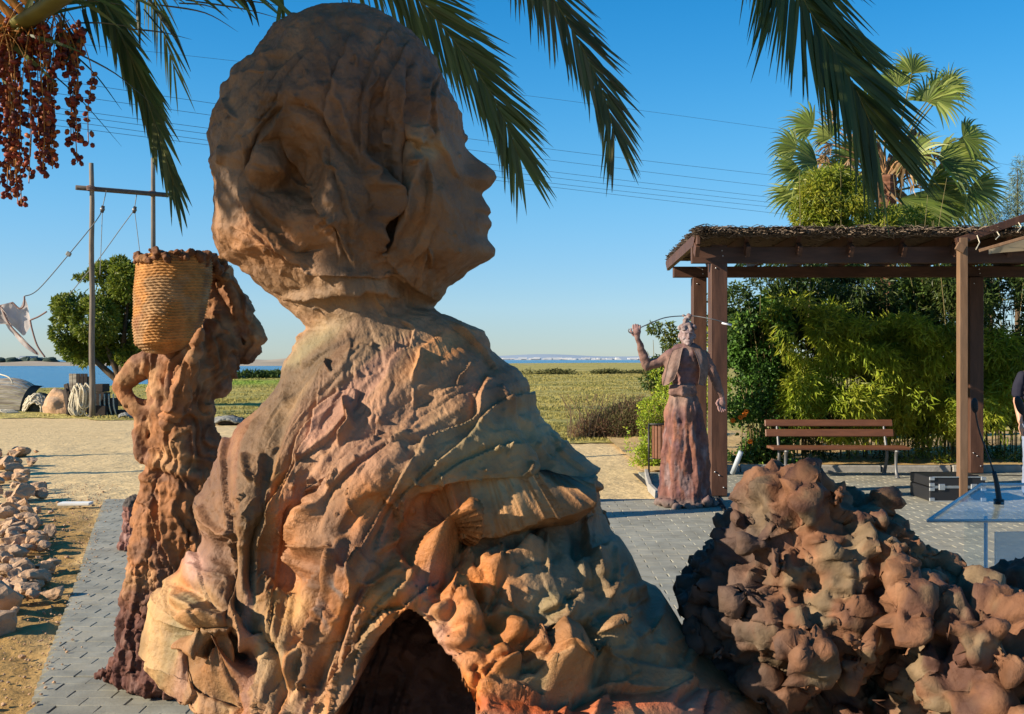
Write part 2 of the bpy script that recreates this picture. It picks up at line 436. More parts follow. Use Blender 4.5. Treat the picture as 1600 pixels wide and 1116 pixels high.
# =================================================================== THE SETTING
def shore(x):
    return np.interp(x, [-400, -30, -25, -21, -12, 0, 40, 400], [46, 53, 57, 88, 240, 430, 500, 620])
def border(x):
    return np.interp(x, [-60, -12, -8, -4.5, 0, 60], [27.5, 27.5, 26.5, 23.5, 19.2, 19.0]) + 0.35 * np.sin(np.asarray(x) * 1.3) + 0.15 * np.sin(np.asarray(x) * 4.1)
def grid_faces(nr, nc):
    i = np.arange(nr - 1)[:, None] * nc; j = np.arange(nc - 1)[None, :]
    return np.stack([i + j, i + j + 1, i + nc + j + 1, i + nc + j], -1).reshape(-1, 4)
def lat(ys, xs, zf):
    X, Y = np.meshgrid(xs, ys); V = np.stack([X.ravel(), Y.ravel(), np.zeros(X.size)], -1)
    V[:, 2] = zf(V); return V, grid_faces(len(ys), len(xs))

# seabed and ground under everything, one sheet to the horizon
V = np.array([(-6000, 24, -2.2), (6000, 24, -2.2), (6000, 9000, -2.2), (-6000, 9000, -2.2)])
tag(put('seabed', V, np.array([[0, 1, 2, 3]]), M['farland'], base=(0, 24, -2.2)), kind='structure')
xs = np.concatenate([np.linspace(-60, -9, 40), np.linspace(-8.9, 6, 300), np.linspace(6.3, 70, 50)])
ys = np.concatenate([np.linspace(-14, 2, 12), np.linspace(2.2, 14, 200), np.linspace(14.2, 32, 120), np.linspace(33, 60, 20)])
def gz(V):
    z = 0.018 * fbm(V * np.array((0.9, 0.9, 0)), 4, 3) + 0.010 * fbm(V * np.array((5, 5, 0)), 3, 9)
    near = np.exp(-((V[:, 0] + 3.6) / 1.8) ** 2) * sstep(13.5, 11.0, V[:, 1])
    z = z + near * 0.03 * fbm(V * np.array((7, 7, 0)), 3, 5) - 0.045
    z = z - 2.3 * sstep(shore(V[:, 0]) - 1.5, shore(V[:, 0]) + 1, V[:, 1])
    return z
V, F = lat(ys, xs, gz)
# colour: trodden pale sand, redder soil beside the paving on the left
left = sstep(-0.2, -1.0, V[:, 0] - (-2.18 - (V[:, 1] - 4.5) * 0.3676)) * 0 + np.exp(-(((V[:, 0] - (-2.5 - (V[:, 1] - 4.5) * 0.3676)) / 0.55) ** 2)) * sstep(12.5, 10, V[:, 1])
nn = fbm(V * np.array((1.4, 1.4, 0)), 4, 21)
mixv = np.clip(left * 1.25 + 0.35 * nn * sstep(13, 9, V[:, 1]) + 0.12 * nn, 0, 1)[:, None]
pale = np.array((0.60, 0.44, 0.225)); soil = np.array((0.33, 0.20, 0.07))
cg = pale * (1 - mixv) + soil * mixv
M['ground'] = mat('ground', attr='Col', rough=0.95, spec=0.1, var=0.22, vscale=3.0, bump=0.7, bscale=16, bdist=0.03)
tag(put('ground', V, F, M['ground'], smooth=True, col=cg, base=(0, 0, 0)), kind='structure')
# water
V, F = lat(np.concatenate([np.linspace(24, 400, 12), [900, 2500, 7500]]), np.linspace(-5000, 5000, 9), lambda V: np.full(len(V), -0.35))
tag(put('water', V, F, M['water'], base=(0, 24, -0.35)), kind='structure')
# salt marsh
nc = 420; nr = 330
xs = np.concatenate([np.linspace(-60, -27, 40), np.linspace(-26.6, 40, 340), np.linspace(42, 400, 40)])
tt = np.linspace(0, 1, nr) ** 2.2
X = np.repeat(xs[None, :], nr, 0); B = border(xs)[None, :]; S = shore(xs)[None, :]
Y = B + (S - B) * tt[:, None]
V = np.stack([X.ravel(), Y.ravel(), np.zeros(X.size)], -1)
e = np.minimum(1, (V[:, 1] - np.repeat(B, nr, 0).ravel()) / 1.0)
V[:, 2] = -0.03 + e * (0.05 + 0.05 * fbm(V * np.array((0.5, 0.5, 0)), 4, 31) + 0.03 * fbm(V * np.array((2.5, 2.5, 0)), 3, 41))
V[:, 2] -= 1.2 * sstep(0.985, 1.0, np.repeat(tt[:, None], len(xs), 1).ravel())
def marshcol(P):
    a = fbm(P * np.array((0.05, 0.16, 0)), 4, 51); b = fbm(P * np.array((0.5, 0.9, 0)), 3, 61)
    t = np.clip(0.5 + 0.55 * a + 0.3 * b, 0, 1)[:, None]
    c = np.array((0.42, 0.34, 0.11)) * t + np.array((0.28, 0.25, 0.07)) * (1 - t)
    gl = (np.exp(-((P[:, 1] - 68) / 9.0) ** 2) * sstep(-12, -18, P[:, 0]))[:, None] * 0.8
    c = c * (1 - gl) + np.array((0.20, 0.32, 0.04)) * gl
    gr = (np.exp(-((P[:, 1] - 24) / 3.0) ** 2) * sstep(0.5, 2.0, P[:, 0]) * sstep(6, 4, P[:, 0]))[:, None] * 0.4
    return c * (1 - gr) + np.array((0.14, 0.18, 0.05)) * gr
M['marshg'] = mat('marshg', attr='Col', rough=0.95, spec=0.1, var=0.3, vscale=1.2, bump=0.9, bscale=5, bdist=0.12)
tag(put('salt_marsh', V, grid_faces(nr, len(xs)), M['marshg'], smooth=True, col=marshcol(V), base=(0, 20, 0)), kind='structure')

# marsh grass, blades where the marsh is open to view
def blades(P, h, w, col, seed, nb=5):
    r = np.random.RandomState(seed); n = len(P) * nb
    c = np.repeat(P, nb, 0) + np.stack([r.normal(0, 1, n), r.normal(0, 1, n), np.zeros(n)], -1) * (np.repeat(w, nb)[:, None] * 6)
    hh = np.repeat(h, nb) * r.uniform(0.5, 1.1, n); a = r.uniform(0, 2 * math.pi, n)
    lean = np.stack([np.cos(a), np.sin(a), np.zeros(n)], -1) * (hh * r.uniform(0.1, 0.6, n))[:, None]
    ww = np.repeat(w, nb); b = r.uniform(-0.6, 0.6, n); s = np.stack([np.cos(b), np.sin(b), np.zeros(n)], -1) * ww[:, None]
    up = np.array((0, 0, 1.0)) * hh[:, None]
    V = np.stack([c - s, c + s, c + lean * 0.4 + up * 0.6 + s * 0.7, c + lean * 0.4 + up * 0.6 - s * 0.7, c + lean + up], 1).reshape(-1, 3)
    k = np.arange(n)[:, None] * 5
    cc = np.repeat(np.repeat(col, nb, 0) * r.uniform(0.7, 1.25, (n, 1)), 5, 0)
    return V, [k + np.array([[0, 1, 2, 3]]), k + np.array([[3, 2, 4]])], cc
r = np.random.RandomState(5); pts = []
for a, b, n in ((785, 1080, 7000), (335, 455, 2600), (60, 235, 1500)):
    px = r.uniform(a, b, n); d = 19 * (130 / 19) ** (r.uniform(0, 1, n) ** 1.25); pts.append(np.stack([(px - 800) / FP * d, d, d * 0], -1))
P = np.vstack(pts); P = P[(P[:, 1] > border(P[:, 0]) + 0.2) & (P[:, 1] < shore(P[:, 0]) - 2)]
hh = 0.05 + 0.04 * fbm(P * 0.3, 2, 77) + 0.0006 * P[:, 1]; ww = 0.006 + P[:, 1] * 0.00045
V, F, C = blades(P, np.clip(hh, 0.03, 0.16), ww, marshcol(P) * 1.0, 6)
tag(put('marsh_grass', V, F, M['marshleaf'], col=C, base=(0, 20, 0)), 'olive and straw coloured grass covering the salt marsh', 'grass', kind='stuff')

# ------------------------------------------------------------------ paving
def pleft(y): return np.interp(y, [0, 4.5, 7.5, 9.5, 11.3, 15], [-0.55, -2.18, -3.25, -3.98, -4.62, -5.9])
def ptop(x): return np.where(x > 1.72, 14.1, 11.42 + 0.04 * np.sin(x))
xs_ = np.linspace(-5.2, 10.6, 80)
yy = np.linspace(0.2, 14.1, 60)
Vb = []; Fb = []
for i, y in enumerate(yy):
    xl = pleft(y) if y < 11.45 else 1.70
    for k in range(2): Vb.append((xl + 0.01 if k == 0 else 10.6, y, -0.012))
for i in range(len(yy) - 1):
    Fb.append((2 * i, 2 * i + 1, 2 * i + 3, 2 * i + 2))
paving = tag(put('paving', np.array(Vb), np.array(Fb), M['bed'], base=(0, 0, 0)), kind='structure')
PV = []
def paver_mesh(seed, L=0.2065, Wd=0.1028, H=0.03):
    if seed == 5: L = 0.200
    r = random.Random(seed); b = 0.0035
    j = lambda: r.uniform(-0.0022, 0.0022)
    V = [(-L / 2, -Wd / 2, -H), (L / 2, -Wd / 2, -H), (L / 2, Wd / 2, -H), (-L / 2, Wd / 2, -H)]
    V += [(x + j(), y + j(), -b) for x, y, _ in V[:4]]
    V += [((-L / 2 + b) * 1 + j(), -Wd / 2 + b + j(), j() * .4), (L / 2 - b + j(), -Wd / 2 + b + j(), j() * .4), (L / 2 - b + j(), Wd / 2 - b + j(), j() * .4), (-L / 2 + b + j(), Wd / 2 - b + j(), j() * .4)]
    F = []
    for a in (0, 4):
        for k in range(4): F.append((a + k, a + (k + 1) % 4, a + 4 + (k + 1) % 4, a + 4 + k))
    F.append((8, 9, 10, 11))
    return np.array(V, dtype=float), np.array(F)
pvar = [paver_mesh(s) for s in range(6)]
slots = []; cuts = []
y = 1.3; row = 0
while y < 14.05:
    xl = pleft(y) if y < 11.4 else 1.78
    x0 = math.floor(xl / 0.21) * 0.21 + (0.105 if row % 2 else 0)
    x = x0
    while x < 10.4:
        if x - .105 >= xl: slots.append((x, y))
        elif x + .105 > xl + .03: cuts.append((xl, x + .105, y))
        x += 0.21
    y += 0.1045; row += 1
slots = np.array(slots)
u = 800 + FP * slots[:, 0] / slots[:, 1]; v = HY + FP * CH / slots[:, 1]
vis = ((u < 335) & (u > 40) & (v < 1130) & (v > 770)) | ((u > 935) & (u < 1110) & (v < 960))
vis &= ~((u > 205) & (u < 345) & (v < 1050)) 
score = np.where(vis & (v < 1130), v, 0)
best = np.argsort(-score)[:300]
sel = np.zeros(len(slots), bool); sel[best] = True
mes = []
for s in range(6):
    Vp, Fp = pvar[s]
    mes.append(mesh_np('paver', Vp, Fp, mats=(M['slate'],)))
rp = np.random.RandomState(3)
rot = rp.normal(0, 0.008, len(slots)); dz = rp.normal(0, 0.0010, len(slots)); jx = rp.normal(0, 0.0025, (len(slots), 2)); vi = np.where(rp.rand(len(slots)) < .14, 5, rp.randint(0, 5, len(slots)))
rest = MB()
for k, (x, y) in enumerate(slots):
    if sel[k]:
        o = link('paver', mes[vi[k]], paving, Vector((x + jx[k, 0], y + jx[k, 1], 0.006 + dz[k]))); o.rotation_euler = (rp.normal(0, .006), rp.normal(0, .006), rot[k])
    else:
        Vp, Fp = pvar[vi[k]]; c, s = math.cos(rot[k]), math.sin(rot[k])
        V = Vp @ np.array([[c, s, 0], [-s, c, 0], [0, 0, 1]]) + np.array((x + jx[k, 0], y + jx[k, 1], 0.006 + dz[k]))
        rest.add(V, Fp)
for (xa, xb, yc_) in cuts:
    Vp, Fp = pvar[0]; V = Vp * np.array(((xb - xa) / .21, 1, 1)) + np.array(((xa + xb) / 2, yc_, .006)); rest.add(V, Fp)
o = rest.build('pavers', M['slate'], paving); o['kind'] = 'stuff'
# edging strip at the platform's corner
mb = MB(); P = [G(1010, 741), G(1012, 752), G(1016, 765), G(1030, 779)]
for a, b in zip(P[:-1], P[1:]):
    c = (a + b) / 2; dd = b - a; mb.box((c[0], c[1], 0.02), (np.linalg.norm(dd) + 0.02, 0.05, 0.10), rz=math.atan2(dd[1], dd[0]), bev=0.006)
tag(mb.build('edging', M['kerb'], base=(P[1][0], P[1][1], -0.03)), kind='structure')
# planting bed behind the platform and its kerb
V, F = lat(np.linspace(14.12, 22, 40), np.linspace(1.9, 13, 60), lambda V: 0.035 + 0.03 * fbm(V * 3.0, 3, 8))
tag(put('planting_soil', V, F, M['sand'], smooth=True, base=(7, 14, 0)), kind='structure')
kerb = tag(bpy.data.objects.new('kerb', None), kind='structure'); COL.objects.link(kerb); kerb.location = (2.2, 14.15, 0)
x = 2.25; k = 0
while x < 11:
    L = 0.98; MB().box((x + L / 2, 14.17 + 0.01 * math.sin(k * 2.3), 0.045 + 0.004 * math.sin(k * 1.7)), (L, 0.12, 0.11), rz=0.006 * math.sin(k * 3.1), bev=0.012).build('kerbstone', M['kerb'], kerb)
    x += 1.0; k += 1

# ------------------------------------------------------------------ far shore
def ridge(name, x0, x1, y0, depth, zf, m, n=120, kind='structure', base=None):
    xs = np.linspace(x0, x1, n); V = []; 
    rows = [(0, -0.6), (0.15, 0.35), (0.5, 1.0), (1.0, 0.6)]
    for t, k in rows:
        for x in xs: V.append((x, y0 + depth * t, -0.5 if k < 0 else -0.35 + (zf(x) + 0.35) * k))
    return tag(put(name, np.array(V), grid_faces(len(rows), n), m, smooth=True), kind=kind)
ridge('far_bank', -330, 20, 300, 60, lambda x: 0.55 + 0.5 * math.sin(x * 0.05) ** 2 + 0.2 * math.sin(x * 0.31) - 0.9 * max(0, (x + 40) / 60), M['farland'])
ridge('far_dune', -172, -60, 372, 60, lambda x: 2.0 + 0.5 * math.sin(x * 0.07) + 0.2 * math.sin(x * 0.4), M['farland'])
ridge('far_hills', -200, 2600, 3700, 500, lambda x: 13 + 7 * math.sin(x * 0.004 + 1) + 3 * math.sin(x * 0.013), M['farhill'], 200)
rr = random.Random(4)
for px, w, lb in ((5, 24, 'dark green tree clump on the far bank at the left edge of the view'), (31, 26, 'broad dark tree clump on the far bank in front of the apartment block'), (50, 12, 'small low tree clump on the far bank just right of the apartment block'), (70, 26, 'dark tree clump on the far bank below the tip of the torn net'), (84, 10, 'smallest low tree clump on the far bank, beside the round green tree')):
    sb = SB(); c = W(px, 567, 330)
    for k in range(9): sb.ell(c + np.array((rr.uniform(-.5, .5) * w / FP * 330, rr.uniform(-2, 2), rr.uniform(-0.6, 0.8))), [rr.uniform(.25, .4) * w / FP * 330] * 2 + [rr.uniform(.8, 1.3)], base=ICO2)
    V = np.vstack(sb.V); V += (0.35 * fbm(V * 0.8, 3, 12))[:, None] * np.array((1, 1, 1))
    V[:, 2] = np.maximum(V[:, 2], 0.0)
    tag(put('distant_tree_clump', V, [np.vstack(sb.T)], M['fartree'], smooth=False), lb, 'trees', 'tree clumps on the far bank')
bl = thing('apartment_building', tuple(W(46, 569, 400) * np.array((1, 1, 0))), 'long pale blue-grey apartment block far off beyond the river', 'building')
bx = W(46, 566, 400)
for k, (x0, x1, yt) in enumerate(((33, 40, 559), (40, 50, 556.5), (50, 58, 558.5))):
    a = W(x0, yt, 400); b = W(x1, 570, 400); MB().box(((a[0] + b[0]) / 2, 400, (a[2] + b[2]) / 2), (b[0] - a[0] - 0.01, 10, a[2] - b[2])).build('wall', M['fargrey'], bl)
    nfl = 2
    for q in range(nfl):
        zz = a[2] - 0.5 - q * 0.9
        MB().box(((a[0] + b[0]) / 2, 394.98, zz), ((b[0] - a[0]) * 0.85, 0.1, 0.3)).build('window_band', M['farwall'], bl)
mb = MB(); rr = random.Random(8)
for k in range(260):
    px = rr.uniform(770, 1500); d = 3550; h = rr.choice((3, 4, 5, 7)) ; w = rr.uniform(6, 26)
    mb.box(((px - 800) / FP * d, d + rr.uniform(0, 60), h / 2 + rr.uniform(0, 3)), (w, 12, h), col=(1, 1, 1))
M['coast'] = M['farwall']
tag(mb.build('coastal_town', M['coast']), 'row of tiny white houses along the distant coast on the horizon', 'town', kind='stuff')

# loose grit and small stones beside and on the edge of the paving
r = np.random.RandomState(91); mb = MB()
for k in range(1500):
    y = r.uniform(4.3, 13); x = pleft(y) - abs(r.normal(0, .6)) if k % 12 else pleft(y) + abs(r.normal(0, .06)); s_ = r.uniform(.003, .011) * (2.2 if k % 15 == 0 and x < pleft(y) else 1)
    mb.add(ICO1[0] * np.array((s_, s_ * r.uniform(.6, 1), s_ * .6)) * (1 + .3 * r.normal(size=(len(ICO1[0]), 1)) * .5) + np.array((x, y, (.012 if x > pleft(y) else -.03) + s_ * .3)), None, ICO1[1])
tag(mb.build('grit', M['stone']), 'loose grit and small stones scattered beside the paving edge', 'gravel', kind='stuff')

# =================================================================== THE GREAT SEATED CLAY SCULPTURE (bust seen from behind)
D0 = 2.6
Lp = np.array([(17, 558), (18, 540), (20, 520), (24, 497), (29, 463), (38, 443), (49, 423), (77, 407), (91, 400), (104, 388), (113, 372), (118, 366), (136, 359), (141, 349), (163, 347), (196, 332), (219, 330), (252, 334), (262, 330),
               (289, 337), (326, 336), (354, 334), (382, 340), (406, 350), (416, 374), (447, 402), (478, 438), (500, 468), (515, 476), (540, 457), (560, 440), (575, 433), (590, 430), (604, 424), (630, 400), (654, 370), (690, 347),
               (710, 332), (740, 315), (769, 300), (795, 297), (816, 302), (827, 311), (850, 290), (876, 270), (906, 246), (939, 238), (965, 231), (991, 227), (1010, 236), (1030, 248), (1046, 285), (1060, 312), (1082, 312), (1116, 320), (1200, 300), (1400, 240), (1580, 200)], float)
Rp = np.array([(17, 560), (18, 572), (21, 590), (27, 605), (37, 628), (51, 647), (68, 655), (82, 675), (100, 681), (126, 697), (154, 711), (175, 722), (205, 726), (221, 725), (247, 727), (300, 735), (350, 742), (390, 745), (405, 742),
               (417, 732), (447, 701), (466, 687), (479, 677), (487, 684), (494, 697), (505, 730), (516, 757), (541, 770), (566, 807), (604, 835), (654, 870), (700, 907), (722, 930), (732, 942), (745, 941), (763, 944), (776, 937), (800, 945), (829, 957),
               (872, 989), (915, 1009), (924, 1012), (928, 1036), (960, 1057), (997, 1082), (1020, 1118), (1041, 1157), (1066, 1190), (1110, 1196), (1200, 1215), (1400, 1240), (1580, 1260)], float)
Np = np.array([(205, 0), (209, 5), (214, 6), (218, 1), (228, 1), (236, 8), (247, 20), (256, 32), (266, 43), (275, 45), (281, 41), (290, 33), (298, 20), (303, 17), (310, 20), (317, 23), (324, 27), (331, 28), (336, 22), (340, 24), (346, 27), (352, 26),
               (358, 21), (366, 18), (373, 18), (380, 24), (387, 29), (398, 30), (406, 22), (412, 12), (420, 0)], float)
Nw = np.array([(205, .05), (236, .035), (266, .045), (285, .07), (300, .05), (331, .07), (346, .07), (360, .09), (390, .11), (420, .12)], float)
pxs = lambda px: (px - 800) / FP * D0
NR = 560; NF = 480; NB = 64
py_rows = np.concatenate([17 + 1.2 * (np.linspace(0, 1, 26) ** 2) * 12, np.linspace(32.2, 1135, NR - 26 - 30), np.linspace(1142, 1575, 30)])
zr = CH - (py_rows - HY) / FP * D0
L = pxs(np.interp(py_rows, Lp[:, 0], Lp[:, 1])); R = pxs(np.interp(py_rows, Rp[:, 0], Rp[:, 1]))
cx = (L + R) / 2; aa = (R - L) / 2
# half depth towards the camera (bf) and away (bb) for each row
bk = np.array([(17, .0), (20, .06), (30, .12), (60, .19), (110, .25), (180, .29), (260, .30), (340, .29), (400, .25), (440, .21), (480, .15), (510, .15), (540, .19), (600, .27), (700, .37), (800, .45), (900, .50), (1000, .56), (1116, .62), (1575, .8)], float)
bf = np.interp(py_rows, bk[:, 0], bk[:, 1]); bb = np.where(py_rows < 480, bf * 1.0, bf * 1.05)
kern = np.exp(-np.linspace(-2, 2, 15) ** 2); kern /= kern.sum()
def sm1(a): return np.convolve(np.pad(a, 7, mode='edge'), kern, mode='valid')
bf[30:] = sm1(bf)[30:]; bb[30:] = sm1(bb)[30:]
th = np.concatenate([np.linspace(math.pi, 0, NF, endpoint=False), np.linspace(0, -math.pi, NB, endpoint=False)])
ct, st = np.cos(th), np.sin(th)
X = cx[:, None] + aa[:, None] * np.sign(ct) * np.abs(ct) ** 0.92
Yd = np.where(st > 0, bf[:, None] * np.abs(st) ** 0.85, -bb[:, None] * np.abs(st))
yc = D0 + 0.02
Yv = yc - Yd
Z = np.repeat(zr[:, None], len(th), 1)
# face features on the right silhouette
nz = np.interp(py_rows, Np[:, 0], Np[:, 1], left=0, right=0) / FP * D0; nw = np.interp(py_rows, Nw[:, 0], Nw[:, 1])
X += nz[:, None] * np.exp(-((Yv - yc) / nw[:, None]) ** 2) * sstep(0.15, 0.6, ct)[None, :]
V = np.stack([X, Yv, Z], -1)
def gnorm(V):
    du = np.roll(V, -1, 1) - np.roll(V, 1, 1); dv = np.gradient(V, axis=0)
    n = np.cross(du, dv); n /= np.linalg.norm(n, axis=2)[:, :, None] + 1e-12
    return n
def upx(V): return 800 + FP * V[..., 0] / V[..., 1], HY - FP * (V[..., 2] - CH) / V[..., 1]
# big modelled masses, moved towards (+) or away from (-) the viewer: px, py, rx, ry, metres
PXg, PYg = upx(V)
front = (st > 0)[None, :] * np.sqrt(np.clip(st, 0, 1))[None, :]
def G2(px, py, rx, ry, ang=0.0, X_=None, Y_=None):
    a = math.radians(ang); dx = PXg - px; dy = PYg - py
    u = (dx * math.cos(a) + dy * math.sin(a)) / rx; v = (-dx * math.sin(a) + dy * math.cos(a)) / ry
    return np.exp(-(u * u + v * v))
big = np.zeros_like(PXg)
for b in ((446, 262, 66, 66, 0, -.11), (390, 250, 30, 110, 8, .035), (560, 120, 110, 80, 0, .02), (520, 320, 30, 110, -8, .05), (596, 290, 14, 130, 0, -.05), (690, 310, 55, 70, 0, .05), (700, 400, 60, 30, 0, .03),
          (430, 400, 80, 30, 25, .05), (640, 160, 20, 70, 5, .05), (667, 222, 24, 22, 0, .045), (560, 440, 90, 16, 0, .035),
          (470, 600, 60, 130, 20, .03), (560, 560, 60, 120, 0, .03), (760, 620, 120, 60, 30, .035), (850, 640, 50, 90, -40, -.04), (860, 680, 80, 60, 0, .035), (640, 720, 160, 60, 0, .04),
          (840, 824, 175, 46, -4, -.17), (715, 850, 64, 50, 0, -.06), (760, 1010, 120, 70, 30, .05), (920, 900, 130, 60, 0, .05), (1000, 1000, 110, 60, 20, .12), (900, 1100, 200, 50, 0, .12),
          (430, 905, 52, 70, 5, -.10), (300, 980, 70, 70, 0, .05), (340, 1045, 45, 36, 0, -.14), (560, 900, 60, 90, 20, .05), (400, 760, 40, 90, 8, .04), (350, 760, 40, 70, 0, .02), (470, 830, 18, 80, 6, -.06), (1100, 1060, 70, 40, 30, .04)):
    big += b[5] * G2(*b[:5])
V[..., 1] -= big * front
# sculpted strokes: polyline (photo px), width px, height m, kind
PXg, PYg = upx(V)
rel = np.zeros_like(PXg)
wx = 5 * fbm(np.stack([PXg.ravel() * .02, PYg.ravel() * .02, PXg.ravel() * 0], -1), 3, 4).reshape(PXg.shape)
wy = 5 * fbm(np.stack([PXg.ravel() * .02, PYg.ravel() * .02, PXg.ravel() * 0 + 9], -1), 3, 5).reshape(PXg.shape)
isf = np.repeat((st > -0.02)[None, :], NR, 0)
def stroke(pl, w, h, kind='r', taper=True):
    global rel
    pl = np.array(pl, float); m = 5 * w + 60
    msk = isf & (PXg > pl[:, 0].min() - m) & (PXg < pl[:, 0].max() + m) & (PYg > pl[:, 1].min() - m) & (PYg < pl[:, 1].max() + m)
    if not msk.any(): return
    x = PXg[msk] + wx[msk]; y = PYg[msk] + wy[msk]
    best = np.full(len(x), 1e9); sg = np.zeros(len(x)); tt = np.zeros(len(x))
    seg = np.linalg.norm(np.diff(pl, axis=0), axis=1); tot = seg.sum(); acc = 0
    for k in range(len(pl) - 1):
        d = pl[k + 1] - pl[k]; l2 = d @ d; t = np.clip(((x - pl[k, 0]) * d[0] + (y - pl[k, 1]) * d[1]) / l2, 0, 1)
        ex = x - pl[k, 0] - t * d[0]; ey = y - pl[k, 1] - t * d[1]; dist = np.hypot(ex, ey)
        c = d[0] * ey - d[1] * ex; up = dist < best
        best = np.where(up, dist, best); sg = np.where(up, np.sign(c), sg); tt = np.where(up, (acc + t * seg[k]) / tot, tt); acc += seg[k]
    tp = np.clip(np.sin(np.clip(tt, 0.0, 1) * math.pi) * 2.2, 0, 1) if taper else 1.0
    if kind == 'r': val = np.exp(-(best / w) ** 2)
    elif kind == 'g': val = -np.exp(-(best / w) ** 2)
    elif kind == 's':   # step: raised on the right-hand side of the direction of travel on screen (y down: sg>0), falling off slowly; sharp edge
        val = np.where(sg > 0, np.exp(-best / (w * 3.5)), -0.45 * np.exp(-best / (w * 0.9))) * sstep(0, 1.0, best / 1.2)
    rel[msk] += h * val * tp
S = stroke
# head
S([(446, 158), (425, 190), (396, 238), (375, 275), (372, 305), (384, 345)], 7, .030, 's')
S([(446, 158), (480, 175), (520, 215), (548, 240), (572, 275)], 8, .020, 'r'); S([(520, 110), (522, 150), (545, 200), (552, 235)], 5, .010, 'g')
S([(574, 235), (577, 262), (583, 290), (588, 325), (588, 400)], 5, .045, 'g'); S([(600, 130), (590, 200), (592, 260)], 9, .016, 'r')
S([(500, 330), (530, 370), (556, 415)], 9, .014, 's')
S([(648, 75), (640, 110), (652, 150), (634, 200), (624, 250), (620, 300), (606, 350), (612, 390), (590, 400)], 11, .038, 'r')
S([(690, 110), (672, 130), (664, 170), (662, 200)], 6, .018, 'g'); S([(640, 240), (652, 260), (640, 300), (634, 340), (616, 380), (600, 410)], 8, .022, 'g')
S([(664, 245), (650, 248), (636, 252)], 5, .02, 'g'); S([(630, 215), (660, 240), (690, 225)], 7, .02, 'r'); S([(650, 205), (668, 200), (688, 215)], 4, .012, 'g')
S([(352, 352), (385, 368), (430, 405), (472, 430), (500, 442)], 6, .028, 's'); S([(384, 300), (420, 345), (470, 385), (530, 405)], 10, .022, 'r')
S([(375, 418), (405, 440), (440, 470), (470, 486)], 6, .020, 's'); pass
S([(470, 446), (510, 440), (560, 436), (600, 444), (650, 462), (690, 488)], 6, .026, 'r'); S([(440, 470), (490, 462), (540, 452), (600, 456), (640, 470)], 4, .022, 'g')
S([(600, 470), (640, 468), (680, 482), (700, 494)], 4, .016, 'r'); S([(596, 408), (620, 430), (650, 450), (680, 470)], 7, .018, 's')
S([(350, 180), (346, 210), (342, 232)], 3, .014, 'g'); S([(386, 205), (380, 230), (374, 265), (372, 290)], 3, .016, 'g'); S([(380, 120), (420, 90), (470, 50)], 8, .012, 'r')
S([(430, 215), (465, 262), (498, 330), (530, 400)], 9, .02, 's'); S([(680, 240), (690, 270), (720, 300), (735, 330)], 10, .012, 'r')
S([(672, 245), (676, 300), (660, 360), (640, 400)], 8, .016, 's'); S([(700, 60), (705, 100), (712, 150)], 8, .012, 's')
for pl in ([(556, 30), (520, 110), (505, 180), (522, 260), (548, 340), (556, 420)], [(610, 40), (575, 120), (560, 190), (566, 250)], [(640, 60), (600, 130), (592, 200), (600, 270)], [(500, 50), (452, 110), (420, 170), (380, 220)], [(470, 60), (420, 120), (385, 180), (352, 240)], [(370, 300), (390, 350), (430, 395), (480, 428)], [(690, 100), (676, 160), (690, 230), (720, 290)], [(640, 420), (670, 380), (690, 340), (690, 290)]):
    S(pl, 11, .013, 's')
# torso
S([(472, 520), (440, 572), (430, 610), (392, 650), (372, 680)], 5, .016, 's'); S([(440, 560), (424, 610), (396, 640)], 3, .01, 'g')
S([(484, 540), (455, 600), (420, 690), (400, 760), (396, 800)], 12, .016, 'r'); S([(534, 612), (540, 630), (544, 650), (538, 668), (524, 690)], 4, .035, 'g')
S([(500, 590), (488, 650), (470, 690), (450, 740), (430, 790)], 7, .014, 's'); S([(610, 670), (560, 690), (520, 720), (492, 770), (482, 800)], 7, .020, 's')
S([(655, 650), (600, 700), (560, 730), (540, 790)], 7, .012, 's'); S([(770, 575), (756, 600), (752, 640), (740, 650), (690, 672), (640, 690)], 7, .024, 's')
S([(700, 505), (730, 520), (760, 545), (790, 575)], 5, .016, 's'); S([(620, 490), (650, 515), (640, 540), (610, 560), (600, 590)], 8, .010, 's')
S([(660, 545), (652, 575), (646, 596)], 3, .018, 'g'); S([(590, 540), (560, 535), (540, 550)], 3, .008, 'g'); S([(785, 600), (800, 630), (830, 650), (850, 660)], 7, .02, 'g')
S([(810, 620), (850, 690), (880, 730), (910, 750)], 9, .018, 'r'); S([(870, 660), (890, 700), (925, 735)], 6, .016, 's'); S([(692, 740), (694, 760), (692, 790)], 2.5, .012, 'g')
S([(646, 880), (655, 840), (680, 808), (712, 786), (760, 778), (800, 768), (850, 760), (900, 752), (940, 742)], 18, -.11, 's')
S([(632, 780), (628, 830), (626, 850)], 2.5, .012, 'g'); S([(585, 765), (570, 790), (540, 830), (528, 850)], 8, .012, 'r'); S([(590, 770), (620, 800), (640, 830)], 7, .014, 's')
S([(300, 780), (316, 820), (335, 835), (360, 840)], 5, .022, 'g'); S([(378, 705), (380, 730), (386, 752)], 4, .02, 'g'); S([(404, 700), (396, 740), (392, 760)], 3, .018, 'g')
S([(452, 700), (440, 750), (412, 800), (400, 850), (400, 930)], 6, .030, 's'); S([(494, 765), (490, 810), (486, 860), (470, 905)], 8, .055, 'g'); S([(500, 780), (476, 792), (462, 800)], 5, .02, 'r')
S([(452, 780), (452, 850), (448, 925)], 14, .028, 'r'); S([(400, 932), (430, 932), (452, 926)], 5, .03, 'g'); S([(540, 830), (520, 880), (498, 930), (470, 990), (450, 1030), (440, 1080)], 6, .034, 'g')
